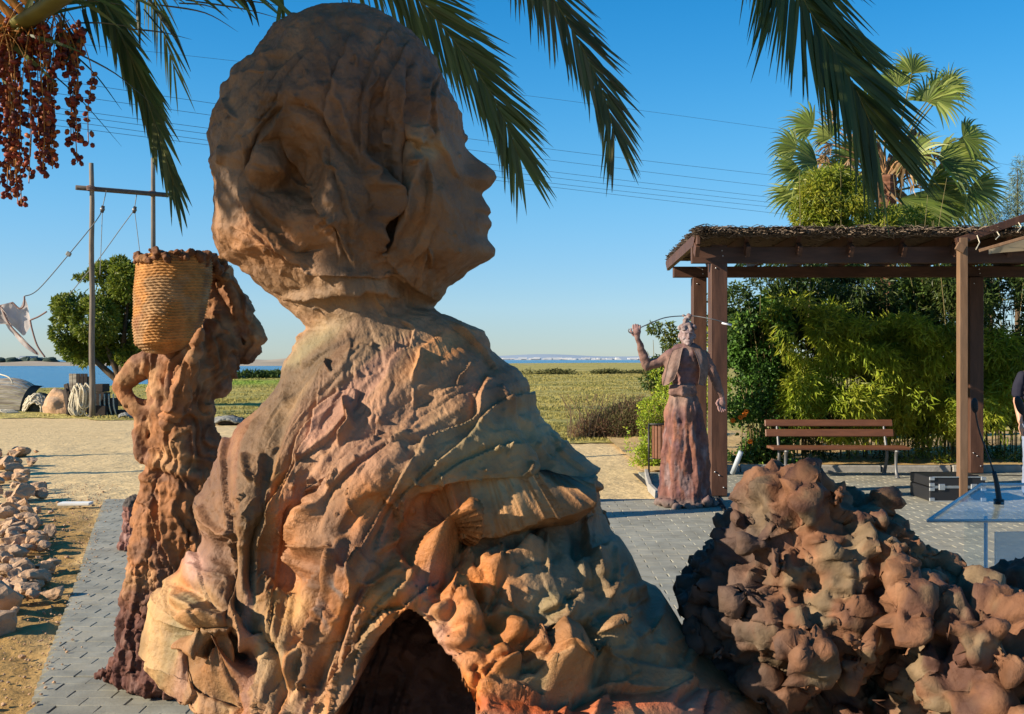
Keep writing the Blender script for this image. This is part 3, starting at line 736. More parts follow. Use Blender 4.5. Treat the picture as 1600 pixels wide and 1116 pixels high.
S([(510, 870), (480, 950), (455, 1010), (448, 1060), (440, 1116)], 10, .030, 'r'); S([(625, 850), (600, 890), (560, 930), (520, 1000), (480, 1070), (458, 1116)], 10, .035, 'r')
S([(560, 850), (545, 890), (552, 915), (540, 950)], 4, .028, 'g'); S([(640, 948), (600, 960), (560, 1005), (520, 1060), (480, 1116)], 6, .05, 's')
S([(305, 835), (345, 870), (362, 920), (390, 970), (420, 1020), (430, 1080), (440, 1116)], 13, .050, 'r'); S([(330, 850), (360, 900), (356, 940), (372, 990), (385, 1040)], 5, .020, 'g')
S([(250, 900), (290, 915), (330, 935), (360, 945)], 8, .032, 'r'); S([(246, 925), (300, 950), (350, 975)], 8, .035, 'g'); S([(232, 990), (290, 990), (340, 985), (375, 1000)], 7, .036, 'r')
S([(242, 955), (280, 965), (330, 965)], 9, .02, 'g'); S([(250, 1015), (300, 1012), (350, 1030), (380, 1060)], 10, .05, 'g'); S([(262, 1040), (310, 1040), (340, 1050)], 8, .03, 'r')
S([(300, 1060), (340, 1075), (370, 1116)], 8, .03, 'r'); S([(270, 875), (310, 890), (350, 900)], 4, .010, 'g'); S([(310, 890), (350, 900), (352, 940)], 4, .012, 's')
# dark cave edge, right lower masses
S([(655, 985), (690, 1020), (720, 1060), (750, 1116)], 9, .05, 'r'); S([(725, 890), (745, 915), (760, 960), (790, 1000)], 7, .03, 'r'); S([(740, 820), (722, 860), (700, 890), (690, 920)], 7, .022, 'r')
S([(845, 810), (825, 850), (800, 870), (770, 878), (755, 890)], 7, .034, 'r'); S([(775, 875), (790, 892), (775, 930), (765, 960)], 6, .022, 'r'); S([(770, 850), (800, 845), (830, 852)], 5, .02, 'g')
S([(905, 800), (915, 850), (925, 900), (950, 945)], 8, .028, 's'); S([(880, 812), (900, 830), (905, 870)], 8, .02, 'r'); S([(935, 790), (960, 850), (985, 900), (1005, 925)], 8, .024, 'r')
S([(950, 860), (955, 900), (945, 950)], 5, .024, 'g'); S([(985, 935), (1010, 940), (1035, 950)], 10, .034, 'r'); S([(1015, 955), (1034, 980), (1046, 1003)], 7, .03, 'r')
S([(850, 960), (870, 950), (890, 930), (910, 925)], 6, .024, 'r'); S([(850, 990), (880, 985), (930, 980), (950, 960)], 7, .024, 'r'); S([(700, 1075), (760, 1070), (830, 1085), (880, 1072), (960, 1068), (1040, 1080)], 7, .030, 's')
S([(760, 1040), (800, 1020), (850, 1030), (870, 1060)], 8, .03, 'r'); S([(740, 1040), (750, 1060), (735, 1075)], 5, .025, 'r'); S([(1090, 1080), (1060, 1095), (1050, 1116)], 7, .03, 'r'); S([(960, 1068), (940, 1090), (930, 1116)], 5, .02, 'g')
def hole(px, py, rx, ry, dep, ang=0, sharp=3):
    global rel
    a = math.radians(ang); dx = PXg + wx - px; dy = PYg + wy - py
    u = (dx * math.cos(a) + dy * math.sin(a)) / rx; v = (-dx * math.sin(a) + dy * math.cos(a)) / ry
    r2 = u * u + v * v; rel += np.where(isf, -dep * np.exp(-r2 ** (sharp / 2.0)) + 0.22 * dep * np.exp(-((np.sqrt(r2) - 1.35) / .3) ** 2), 0)
for h in ((885, 1035, 42, 34, .12), (872, 950, 22, 20, .03), (780, 885, 26, 18, .04), (715, 925, 24, 20, .045), (690, 950, 16, 12, .05), (735, 960, 28, 26, .04), (800, 985, 22, 20, .05), (790, 1030, 22, 22, .04), (832, 1010, 14, 30, .05),
          (680, 848, 30, 40, .08), (950, 985, 26, 16, .05), (720, 1000, 20, 16, .035), (850, 1060, 30, 10, .04), (640, 900, 9, 7, .02), (342, 1048, 34, 24, .09), (290, 968, 30, 10, .03), (425, 260, 32, 26, .05),
          (588, 300, 5, 40, .05), (820, 870, 34, 10, .04), (935, 758, 10, 6, .03), (1010, 915, 8, 8, .02)):
    hole(*h)
# automatic clay work: slabs pressed over one another, fanning out from the neck
dxn = PXg - 575; dyn = PYg - 380
ang = np.arctan2(dxn, np.maximum(dyn, 1) + 60); rad = np.hypot(dxn, dyn)
bodyw = sstep(470, 540, PYg); headw = 1 - bodyw
q = np.stack([(ang * 3.2 + 0.02 * wx).ravel(), (rad * 0.0022).ravel(), (Yv * 0.0).ravel()], -1)
lowb = sstep(640, 800, PYg); lowright0 = sstep(640, 760, PXg + (PYg - 900) * 0.3) * sstep(800, 860, PYg)
n1 = (fbm(q, 2, 70, .4) * 2.6).reshape(PXg.shape)
def saw(t, sharp=.90):
    f = t - np.floor(t); return f - sstep(sharp, 1, f)
qq = np.stack([(PXg * .0048 + wx * .004).ravel(), (PYg * .0040 + wy * .004).ravel(), Yv.ravel() * 0], -1)
n2 = (fbm(qq, 2, 80, .4) * 2.4).reshape(PXg.shape)
lowb = sstep(640, 800, PYg)
# long diagonal knife strokes: across-stroke coordinate vc, along-stroke uc (down-left on the back, steeper at the left, flatter on the right)
tha = np.radians(48 - 42 * sstep(640, 320, PXg) * sstep(560, 900, PYg) + 22 * sstep(560, 1020, PXg))
vc = (PXg - 600) * np.cos(tha) + (PYg - 700) * np.sin(tha); uc = -(PXg - 600) * np.sin(tha) + (PYg - 700) * np.cos(tha)
fl = lambda fu, fv, sd, o=2: fbm(np.stack([(uc * fu).ravel(), (vc * fv).ravel(), np.zeros(PXg.size)], -1), o, sd, .5).reshape(PXg.shape)
k1 = fl(.0022, .0085, 70) * 2.2; k2 = fl(.0032, .022, 71) * 2.0; k3 = fl(.006, .11, 72)
backw = bodyw * (1 - lowright0)
auto = backw * (.018 * saw(k1, .94) + .0035 * saw(k2 * .9, .9) + .0024 * k3 + .012 * k1) * sstep(490, 600, PYg) * (1 - .8 * G2(820, 800, 190, 60)) + .006 * saw(n2 * .7, .94) * bodyw
world_p = V.reshape(-1, 3)
lowright = sstep(640, 760, PXg + (PYg - 900) * 0.3) * sstep(800, 860, PYg)
lump = fbm(world_p * np.array((8.0, 4, 9)), 2, 90).reshape(PXg.shape)
auto += lowright * .007 * lump + .003 * fbm(world_p * 4.0, 2, 14).reshape(PXg.shape)
rw = np.random.RandomState(12)
def cells(n, sx, sy, off, til, edge, m_, sd, warp=14):
    """pressed slabs of clay: every cell is its own tilted facet with a crisp rim"""
    r_ = np.random.RandomState(sd); Qc = np.stack([r_.uniform(200, 1250, n), r_.uniform(-10, 1300, n), np.zeros(n)], -1)
    Pc = np.stack([(PXg + 2.2 * wx).ravel(), (PYg + 2.2 * wy).ravel(), np.zeros(PXg.size)], -1); sc_ = np.array((1 / sx, 1 / sy, 1))
    d1, d2, kk = worley(Pc * sc_, Qc * sc_); e_ = sstep(0, edge, d2 - d1)
    tv = r_.normal(0, til, (n, 2)); dv = (Pc - Qc[kk])[:, :2]
    return ((r_.uniform(-off, off, n)[kk] + (dv * tv[kk]).sum(1)) * e_ - .35 * off * (1 - e_)).reshape(PXg.shape) * m_
auto += cells(60, 80, 60, .009, .00020, .16, lowright, 4) + cells(44, 70, 120, .004, .00006, .20, headw * np.clip(st * 1.5, 0, 1)[None, :] * sstep(20, 70, PYg), 6)
auto += headw * .005 * fbm(world_p * np.array((6, 6, 3.0)), 2, 15).reshape(PXg.shape)
facew0 = np.exp(-((np.minimum(np.abs(th), 9)[None, :] / .8) ** 2)) * sstep(200, 230, PYg) * sstep(430, 400, PYg)
# tool striations
q3 = np.stack([(ang * 70 + wx * .5).ravel(), (rad * .012).ravel(), Yv.ravel() * 0], -1)
stri = noise(q3, 33).reshape(PXg.shape) * sstep(-.1, .5, noise(np.stack([PXg.ravel() * .012, PYg.ravel() * .012, PXg.ravel() * 0], -1), 35).reshape(PXg.shape))
smo = (1 - sstep(.008, .03, np.abs(rel))) * (1 - np.clip(1.6 * G2(800, 795, 210, 60), 0, 1)); auto += .0022 * stri * bodyw * smo
q4 = np.stack([(ang * 26 + wx * .3).ravel(), (rad * .02).ravel(), Yv.ravel() * 0], -1)
auto += .0026 * np.maximum(0, ridged(q4, 2, 55).reshape(PXg.shape) - .55) * (.4 + .6 * bodyw) * smo * sstep(520, 660, PYg)
fin = fbm(world_p * 26, 3, 44).reshape(PXg.shape); crumb = sstep(.0, .5, fbm(world_p * 3.3, 2, 45).reshape(PXg.shape))
auto += (.0020 + .0028 * headw) * fin + headw * (.006 * (ridged(world_p * np.array((9, 9, 5)), 3, 19).reshape(PXg.shape) - .5) * (1 - facew0)) + crumb * (.0035 * np.maximum(0, fin - .1) - .003 * sstep(.35, .6, fbm(world_p * 15, 2, 46).reshape(PXg.shape)))
facew = np.exp(-((np.minimum(np.abs(th), 9)[None, :] / .8) ** 2)) * sstep(200, 230, PYg) * sstep(430, 400, PYg)
auto *= (1 - .85 * facew)
# cracks and pits
rc = random.Random(21)
for k in range(170):
    x = rc.uniform(330, 1150); y = rc.uniform(60, 1100) if k % 2 else rc.uniform(700, 1100); a = rc.gauss(1.9, .6) if y > 480 else rc.gauss(1.5, .5); pl = [(x, y)]
    for s in range(rc.randint(2, 4)):
        a += rc.uniform(-.6, .6); l = rc.uniform(6, 17); x += math.cos(a) * l; y += math.sin(a) * l; pl.append((x, y))
    S(pl, rc.uniform(1.1, 2.4), rc.uniform(.007, .018), 'g')
for k in range(110):
    x = rc.uniform(350, 1150); y = rc.uniform(60, 1100); r_ = rc.uniform(1.6, 4)
    m_ = isf & (np.abs(PXg - x) < 14) & (np.abs(PYg - y) < 14); rel[m_] -= rc.uniform(.006, .02) * np.exp(-((PXg[m_] - x) ** 2 + (PYg[m_] - y) ** 2) / r_ ** 2)
auto *= np.where(lowright > .01, np.clip(st * 2.0, .25, 1)[None, :], 1.0) 
Nn = gnorm(V)
amp = rel * np.clip(st * 1.6, 0, 1)[None, :] + auto
V = V + Nn * amp[..., None]
# the hollow under the raised arm: everything inside the arch is pushed far back
def inpoly(px, py, poly):
    poly = np.array(poly, float); c = np.zeros(px.shape, bool); j = len(poly) - 1; dmin = np.full(px.shape, 1e9)
    for i in range(len(poly)):
        xi, yi = poly[i]; xj, yj = poly[j]
        cond = ((yi > py) != (yj > py)) & (px < (xj - xi) * (py - yi) / (yj - yi + 1e-9) + xi); c ^= cond
        d = np.array((xj - xi, yj - yi)); t = np.clip(((px - xi) * d[0] + (py - yi) * d[1]) / (d @ d), 0, 1)
        dmin = np.minimum(dmin, np.hypot(px - xi - t * d[0], py - yi - t * d[1])); j = i
    return c, dmin
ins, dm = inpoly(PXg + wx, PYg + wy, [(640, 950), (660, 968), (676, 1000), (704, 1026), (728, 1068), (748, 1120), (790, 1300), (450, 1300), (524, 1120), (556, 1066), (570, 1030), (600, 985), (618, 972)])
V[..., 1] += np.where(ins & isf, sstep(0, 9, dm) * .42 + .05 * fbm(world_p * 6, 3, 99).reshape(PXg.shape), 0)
# pigments washed over the clay; head and hollow also carry painted shade
tan = np.array((.33, .185, .10)); cols = np.tile(tan, (NR, len(th), 1))
PN = 22 * fbm(np.stack([PXg.ravel() * .016, PYg.ravel() * .011, PXg.ravel() * 0], -1), 3, 7).reshape(PXg.shape)
def paint(px, py, rx, ry, c, s=1.0, ang=0):
    global cols
    a = math.radians(ang); n = np.roll(PN, int(px * 7) % 101 - 50, 0)
    dx = PXg + n - px; dy = PYg + n * .7 - py; u = (dx * math.cos(a) + dy * math.sin(a)) / rx; v = (-dx * math.sin(a) + dy * math.cos(a)) / ry
    w = (s * np.exp(-(u * u + v * v) ** 1.3))[..., None]; cols = cols * (1 - w) + np.array(c) * w
OR = (.60, .20, .035); RD = (.52, .11, .03); PK = (.40, .215, .145); GR = (.30, .215, .11); TL = (.25, .25, .15); DK = (.15, .07, .04); YL = (.62, .33, .08); MV = (.36, .22, .22); GY = (.27, .185, .12)
HD = (.17, .105, .065)  # head colours darkened, grooves most: its shade is put into the clay colour
for p in ((540, 240, 260, 260, (.19, .11, .065), 1.0), (430, 200, 90, 180, HD, .9), (360, 220, 30, 150, (.24, .16, .11), .9), (560, 120, 130, 100, (.19, .10, .06), .8), (460, 270, 80, 70, (.24, .12, .055), .8), (430, 370, 90, 40, (.38, .17, .065), .9), (530, 330, 50, 90, HD, .6), (700, 330, 70, 90, (.26, .125, .05), .9), (660, 190, 40, 60, (.22, .10, .045), .7),
          (600, 330, 22, 90, DK, .6), (620, 300, 24, 90, HD, .5), (560, 460, 130, 22, GY, .6), (665, 225, 26, 22, (.42, .30, .17), .6), (430, 370, 60, 30, (.30, .13, .05), .5),
          (520, 560, 120, 110, GY, .7), (640, 540, 130, 60, GY, .6), (560, 640, 90, 60, PK, .7), (640, 690, 120, 50, PK, .8), (780, 700, 150, 60, GR, .9), (720, 760, 120, 40, TL, .55), (860, 620, 80, 90, GR, .8), (760, 600, 60, 50, (.33, .17, .10), .7),
          (380, 690, 45, 60, OR, .6), (400, 800, 26, 110, YL, .9, 6), (395, 760, 30, 60, OR, .7), (450, 850, 32, 80, RD, .55), (450, 850, 30, 60, (.36, .19, .11), .7), (590, 800, 50, 60, OR, .75), (570, 720, 60, 40, PK, .6), (480, 760, 30, 60, PK, .6), (430, 950, 60, 50, (.42, .23, .08), .9),
          (290, 960, 60, 60, (.44, .29, .15), .9), (270, 930, 50, 14, TL, .7, 20), (250, 985, 14, 40, TL, .5), (290, 870, 40, 30, MV, .7), (330, 1040, 60, 40, (.36, .19, .08), .8), (400, 1000, 25, 120, (.47, .32, .18), .9, -20), (470, 1030, 40, 90, (.46, .29, .15), .9, 20),
          (500, 960, 22, 110, OR, .7, 22), (600, 940, 50, 40, OR, .8), (625, 985, 30, 30, (.48, .22, .08), .8), (528, 870, 6, 24, (.10, .17, .22), .9, -20), (535, 925, 5, 16, (.10, .20, .26), .9), (508, 960, 5, 26, (.10, .18, .24), .9), (553, 925, 8, 14, (.07, .07, .09), .9),
          (620, 860, 60, 60, PK, .6), (900, 830, 120, 60, GR, .7), (960, 880, 60, 60, GR, .8), (820, 900, 90, 60, GY, .8), (700, 860, 44, 40, (.34, .15, .05), .9), (740, 920, 60, 50, OR, 1.0), (700, 1000, 50, 60, PK, .7), (690, 1010, 30, 30, MV, .9), (790, 1000, 70, 50, OR, .85),
          (860, 950, 40, 34, TL, .85), (900, 1010, 90, 40, GY, .7), (860, 1060, 60, 14, TL, .6), (1000, 1010, 90, 60, GR, .8), (1100, 1060, 90, 40, GR, .7), (820, 1100, 120, 22, RD, 1.0), (980, 1100, 100, 20, (.46, .13, .06), 1.0), (1080, 1110, 50, 30, (.50, .20, .14), .8), (740, 1060, 60, 30, OR, .7),
          (900, 860, 110, 60, (.25, .21, .13), .85), (980, 980, 90, 50, (.25, .21, .13), .8), (780, 690, 110, 50, (.30, .26, .16), .7), (900, 770, 60, 12, (.30, .17, .08), .6), (940, 750, 14, 16, (.34, .15, .06), .8), (340, 720, 40, 50, PK, .6)):
    paint(*p)
st1 = fl(.0022, .010, 81); st2 = fl(.0030, .016, 84); st3 = fl(.0026, .013, 88)
for fld, c_, lo in ((st1, (.46, .17, .04), .12), (st2, (.36, .19, .15), .18), (st3, (.20, .19, .11), .22), (-st1, (.12, .06, .035), .20), (-st2, (.48, .30, .15), .25)):
    w = (sstep(lo, lo + .40, fld) * .70 * backw * (1 - .55 * G2(800, 620, 200, 130)))[..., None]; cols = cols * (1 - w) + np.array(c_) * w
inner = np.clip(-rel / .05, 0, 1)[..., None]; isl = bodyw[..., None] * inner * .55
cols = cols * (1 - isl) + np.array((.36, .15, .05)) * isl       # ochre rubbed into the hollows
cols = np.where((ins & isf)[..., None] & (dm > 4)[..., None], np.array((.11, .055, .04)), cols)  # inside of the arch coloured dark, adding painted shade to the recess
nn = (1 + .30 * fbm(np.stack([PXg.ravel() * .02, PYg.ravel() * .008, Yv.ravel() * 3], -1), 4, 17).reshape(PXg.shape) + .10 * stri * bodyw)[..., None]
cols = np.clip(cols * nn * np.where(bodyw > .5, .82, .80)[..., None] * np.array((1.04, .98, .86)), .006, .9)
nth = len(th)
i = np.arange(NR - 1)[:, None] * nth; j = np.arange(nth)[None, :]; j2 = (j + 1) % nth
Q = np.stack([i + j, i + nth + j, i + nth + j2, i + j2], -1).reshape(-1, 4)[:, ::-1]
Vf = V.reshape(-1, 3); apex = Vf[:nth].mean(0) + np.array((0, 0, .004)); bot = Vf[-nth:].mean(0)
T = np.vstack([np.stack([np.arange(nth), (np.arange(nth) + 1) % nth, np.full(nth, len(Vf))], -1), np.stack([(NR - 1) * nth + (np.arange(nth) + 1) % nth, (NR - 1) * nth + np.arange(nth), np.full(nth, len(Vf) + 1)], -1)])
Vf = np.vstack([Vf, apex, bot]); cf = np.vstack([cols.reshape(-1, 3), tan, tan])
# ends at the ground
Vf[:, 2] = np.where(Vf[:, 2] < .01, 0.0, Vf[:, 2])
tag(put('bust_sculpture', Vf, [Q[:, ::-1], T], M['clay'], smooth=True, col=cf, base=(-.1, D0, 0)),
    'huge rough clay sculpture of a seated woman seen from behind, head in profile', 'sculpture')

# =================================================================== OTHER CLAY FIGURES
def claycol(V, base, alts, sc=3.0, seed=0, var=.25):
    c = np.tile(np.array(base, float), (len(V), 1))
    for k, a in enumerate(alts):
        w = sstep(.05, .5, fbm(V * sc * (1 + .3 * k), 3, seed + 7 * k))[:, None]; c = c * (1 - w) + np.array(a) * w
    return np.clip(.80 * c * (1 + var * fbm(V * sc * 4, 3, seed + 50))[:, None], .005, .9)

# ---- woman carrying a basket, left
DB = 4.8
def Pb(px, py, off=0.0): return W(px, py, DB) + np.array((0, off, 0))
mpx = DB / FP
def chain_px(sb, pts, D, fy=1.0, offs=None):
    P = [W(p[0], p[1], D + (p[3] if len(p) > 3 else 0)) for p in pts]
    sb.chain(P, [p[2] * D / FP for p in pts], fy)
sb = SB()
chain_px(sb, [(282, 545, 42), (284, 590, 50), (284, 640, 54), (288, 690, 50), (290, 735, 46), (284, 790, 46), (272, 850, 40), (262, 910, 38), (256, 970, 40), (250, 1030, 46)], DB, .85)
chain_px(sb, [(258, 700, 30), (250, 760, 30), (240, 830, 30), (228, 900, 28), (215, 970, 28), (212, 1030, 32)], DB)
chain_px(sb, [(318, 690, 28), (320, 760, 30), (312, 850, 30), (300, 950, 32), (300, 1040, 34)], DB)
chain_px(sb, [(348, 422, 15, .12), (362, 462, 24, .15), (378, 500, 26, .15), (404, 532, 14, .12), (386, 556, 14, .12)], DB)
chain_px(sb, [(330, 430, 26, .18), (340, 490, 40, .18), (340, 545, 44, .12), (330, 590, 36, .05)], DB)
chain_px(sb, [(360, 480, 34, .2), (352, 540, 36, .2), (340, 585, 26, .15)], DB)
chain_px(sb, [(248, 562, 26), (220, 574, 24), (198, 592, 19), (186, 606, 14)], DB); chain_px(sb, [(186, 606, 14), (204, 630, 16), (232, 646, 20)], DB)
chain_px(sb, [(228, 645, 18), (222, 682, 18), (226, 715, 16)], DB)
chain_px(sb, [(313, 520, 6, -.36), (306, 545, 10, -.34), (298, 575, 14, -.31), (288, 605, 18, -.28), (276, 635, 18, -.25), (262, 655, 16, -.22)], DB)
chain_px(sb, [(152, 1058, 5, -.02), (172, 1050, 9), (200, 1052, 18), (235, 1062, 22, -.1), (285, 1066, 20, -.12), (335, 1060, 16, -.1)], DB)
chain_px(sb, [(170, 1056, 6, .1), (210, 1040, 18, .15), (300, 1045, 26, .15)], DB)
V, F = sb.out(.0070, 2)
N = vnormals(V, F)
lowy = sstep(1.05, .55, V[:, 2])
bark = ridged(V * np.array((19, 19, 2.3)), 3, 5); drap = fbm(V * np.array((6, 6, 3.5)), 3, 6)
upper = sstep(.95, 1.15, V[:, 2])
rq = np.random.RandomState(4); Qs = V[rq.randint(0, len(V), 260)]; st3 = np.array((1, 1, .22)); d1, d2, kk = worley((V + .03 * fbm(V * 6, 2, 8)[:, None]) * st3, Qs * st3); ed = np.clip((d2 - d1) / .03, 0, 1)
def saw1(t, sh=.9):
    f = t - np.floor(t); return f - sstep(sh, 1, f)
Vt = V + .05 * np.stack([fbm(V * 4, 2, 41), fbm(V * 4, 2, 42), 0 * V[:, 0]], -1)
slab1 = saw1(2.3 * fbm(Vt * np.array((5.5, 5.5, .9)), 2, 43)); slab2 = saw1(2.6 * fbm(Vt * np.array((4.5, 4.5, 3)), 2, 47)); slab3 = saw1(2.4 * fbm(Vt * np.array((13, 13, 2.0)), 2, 53))
d = (1 - upper) * .026 * slab1 + upper * .024 * slab2 + .007 * slab3 * (1 - .6 * upper) + .006 * bark * (1 - .6 * upper) + .010 * drap + .012 * lowy * ridged(V * 11, 3, 13) + .004 * fbm(V * 40, 2, 3) - .012 + .004 * rq.uniform(-1, 1, 260)[kk] * sstep(0, .6, ed)
ff = V[:, 2] - (CH - (735 - HY) * mpx)     # waist folds
d += .018 * np.sin(V[:, 2] * 60 + V[:, 0] * 20) * np.exp(-(ff / .07) ** 2)
d *= 1 - .62 * sstep(W(236, 0, DB)[0], W(224, 0, DB)[0], V[:, 0]) * upper
V = V + N * (d - .008)[:, None]; V[:, 2] = np.maximum(V[:, 2], 0.0)
c = claycol(V, (.33, .14, .055), [(.20, .085, .04), (.42, .22, .10), (.24, .115, .065)], 3.2, 31, .4)
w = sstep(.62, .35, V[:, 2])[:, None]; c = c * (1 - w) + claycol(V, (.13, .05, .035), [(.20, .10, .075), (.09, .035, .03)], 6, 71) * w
root = thing('basket_carrier_sculpture', (float(W(250, 900, DB)[0]), DB, 0), 'reddish brown bark-like clay figure carrying a tall woven basket, on the left of the paving', 'sculpture')
put('figure', V, F, M['rough_clay'], root, True, c)
# basket
nr_, nt_ = 190, 260
t = np.linspace(0, 1, nr_); py = 400 + t * 148
lx = np.interp(py, [400, 440, 500, 535, 548], [216, 212, 209, 213, 228]); rx = np.interp(py, [400, 440, 500, 535, 548], [332, 330, 318, 304, 286])
cxp = (lx + rx) / 2; rr_ = (rx - lx) / 2 * mpx; a_ = np.linspace(0, 2 * math.pi, nt_, endpoint=False)
mpx_ = (DB - .16) / FP; rr_ = (rx - lx) / 2 * mpx_ * .97; zz = CH - (py - HY) * mpx_
weave = .0026 * np.sin(t[:, None] * 2 * math.pi * 34 + 1.1 * np.sin(a_ * 3 + 1)[None, :] + .7 * np.sin(a_ * 7)[None, :]) * (1 + .75 * np.sin(a_ * 38 + 0)[None, :] * np.sign(np.sin(t * 2 * math.pi * 15))[:, None])
R_ = rr_[:, None] + weave
cen = (cxp - 800) * mpx_
X = cen[:, None] + R_ * np.cos(a_)[None, :]; Yy = DB - .16 + R_ * np.sin(a_)[None, :]; Zz = np.repeat(zz[:, None], nt_, 1) + .010 * np.cos(a_ * 1)[None, :]
Vo = np.stack([X, Yy, Zz], -1).reshape(-1, 3)
Vo += .006 * fbm(Vo * 7, 3, 3)[:, None] * np.stack([np.cos(a_), np.sin(a_), a_ * 0], -1)[None].repeat(nr_, 0).reshape(-1, 3)
i = np.arange(nr_ - 1)[:, None] * nt_; j = np.arange(nt_)[None, :]; j2 = (j + 1) % nt_
Q = np.stack([i + j, i + nt_ + j, i + nt_ + j2, i + j2], -1).reshape(-1, 4)
nb = len(Vo); bc = Vo[-nt_:].mean(0) - np.array((0, 0, .02)); tc_ = Vo[:nt_].mean(0) - np.array((0, 0, .05))
Vo = np.vstack([Vo, bc, tc_]); T = np.vstack([np.stack([(nr_ - 1) * nt_ + np.arange(nt_), np.full(nt_, nb), (nr_ - 1) * nt_ + (np.arange(nt_) + 1) % nt_], -1), np.stack([np.arange(nt_), (np.arange(nt_) + 1) % nt_, np.full(nt_, nb + 1)], -1)])
cb = claycol(Vo, (.46, .21, .06), [(.30, .14, .06), (.42, .24, .11)], 5, 91, .3)
rowv = np.concatenate([np.repeat(np.cos(t * 2 * math.pi * 30), nt_), [0, 0]])
cb *= (1 + .05 * rowv)[:, None]
bk_o = put('basket', Vo, [Q, T], M['rough_clay'], root, True, cb)
sb = SB(); rr = random.Random(3)
for k in range(110):
    a = rr.uniform(0, 2 * math.pi); q = rr.uniform(.3, 1.06) if k > 40 else 1.03
    sb.ell((cen[0] + math.cos(a) * rr_[0] * q, DB - .16 + math.sin(a) * rr_[0] * q, zz[0] + rr.uniform(-.035, .006)), [rr.uniform(.010, .026), rr.uniform(.012, .03), rr.uniform(.010, .022)], (rr.uniform(0, 3), rr.uniform(0, 3), 0))
for k in range(16):
    sb.ell(Pb(330 + rr.uniform(-12, 22), 412 + rr.uniform(-8, 24), rr.uniform(-.1, .15)), [rr.uniform(.02, .04) for _ in range(3)])
V, F = sb.out(.0055, 1); V += vnormals(V, F) * (.012 * fbm(V * 28, 3, 5))[:, None]
put('rim', V, F, M['rough_clay'], bk_o, True, claycol(V, (.17, .07, .03), [(.30, .14, .05)], 9, 3))
# small clay basket standing behind her
cbp = W(212, 860, 8.35)
cc = G(212, 858); D2 = cc[1]; m2 = D2 / FP
sb = SB()
for y, r_ in ((790, 17), (805, 18), (822, 19), (840, 22), (852, 25)): sb.ell(W(214, y, D2), (r_ * m2, r_ * m2, 12 * m2), base=ICO3)
V, F = sb.out(.009, 2); N = vnormals(V, F)
V = V + N * (.022 * ridged(V * np.array((22, 22, 5)), 2, 3) + .008 * fbm(V * 20, 2, 9))[:, None]; V[:, 2] = np.maximum(V[:, 2], 0)
c = claycol(V, (.27, .12, .09), [(.35, .2, .17), (.14, .06, .05)], 8, 33); top = (V[:, 2] > CH - (790 - HY) * m2)[:, None]; c = np.where(top, np.array((.05, .04, .035)), c)
tag(put('clay_pot', V, F, M['rough_clay'], None, True, c), 'small ribbed reddish clay pot with a dark top, behind the basket carrier', 'pot')

# ---- fisherwoman with a rod, standing by the pergola post
DF = 10.9; mf = DF / FP
sb = SB()
skirt = [(618, 1047, 1087), (640, 1041, 1096), (680, 1036, 1102), (720, 1035, 1106), (760, 1033, 1109), (785, 1030, 1111)]
for y in np.arange(612, 790, 3.0):
    l = np.interp(y, [s[0] for s in skirt], [s[1] for s in skirt]); r2 = np.interp(y, [s[0] for s in skirt], [s[2] for s in skirt])
    sb.ell(W((l + r2) / 2, y, DF), ((r2 - l) / 2 * mf, (r2 - l) / 2 * mf * .8, 5 * mf))
for y, l, r2, k in ((548, 1048, 1098, .5), (556, 1044, 1104, .55), (566, 1046, 1104, .6), (580, 1048, 1100, .6), (594, 1050, 1094, .6), (606, 1050, 1088, .65), (616, 1047, 1087, .7)):
    sb.ell(W((l + r2) / 2, y, DF), ((r2 - l) / 2 * mf, (r2 - l) / 2 * mf * k, 14 * mf))
chain_px(sb, [(1074, 552, 7), (1074, 540, 6.5)], DF)
# raised arm (rod hand)
chain_px(sb, [(1050, 553, 9), (1030, 566, 8.5), (1011, 572, 8.5)], DF); chain_px(sb, [(1011, 572, 8.5, 0), (1005, 556, 7.5, -.02), (1000, 540, 5.5, -.05), (996, 528, 4.2, -.07)], DF)
# lowered arm
chain_px(sb, [(1100, 556, 9), (1110, 575, 8.5), (1119, 595, 8), (1125, 612, 6.5), (1128, 622, 4.5)], DF)
# bolero wings and apron edge
chain_px(sb, [(1058, 550, 7, -.02), (1047, 568, 7, -.05), (1040, 588, 5.5, -.06), (1036, 600, 3, -.06)], DF)
# sash
for y in (604, 609, 614): chain_px(sb, [(1048, y, 3.6, -.09), (1066, y + 1, 3.8, -.14), (1086, y - 1, 3.6, -.09)], DF)
# base rubble
rr = random.Random(5)
for k in range(70):
    a = rr.uniform(0, 2 * math.pi); q = rr.uniform(.6, 1.1)
    sb.ell((W(1070, 0, DF)[0] + math.cos(a) * .31 * q, DF + math.sin(a) * .24 * q, rr.uniform(0, .07)), [rr.uniform(.03, .06), rr.uniform(.03, .06), rr.uniform(.02, .05)])
V, F = sb.out(.0125, 7); N = vnormals(V, F)
sk_ = sstep(1.30, 1.15, V[:, 2]) * (V[:, 0] < W(1113, 0, DF)[0])
azi = np.arctan2(V[:, 0] - W(1070, 0, DF)[0], -(V[:, 1] - DF))
d = sk_ * .014 * np.sin(azi * 8 + 3.5 * fbm(V * np.array((3, 3, 1.5)), 2, 4)) * sstep(1.25, .6, V[:, 2]) + sk_ * .020 * ridged(V * np.array((9, 9, 1.6)), 3, 4) + .010 * fbm(V * 9, 3, 6) + (1 - sk_) * .005 * ridged(V * 10, 2, 9)
V = V + N * (d - .004)[:, None]; V[:, 2] = np.maximum(V[:, 2], 0)
c = claycol(V, (.24, .135, .105), [(.16, .085, .08), (.28, .18, .14)], 3, 61)
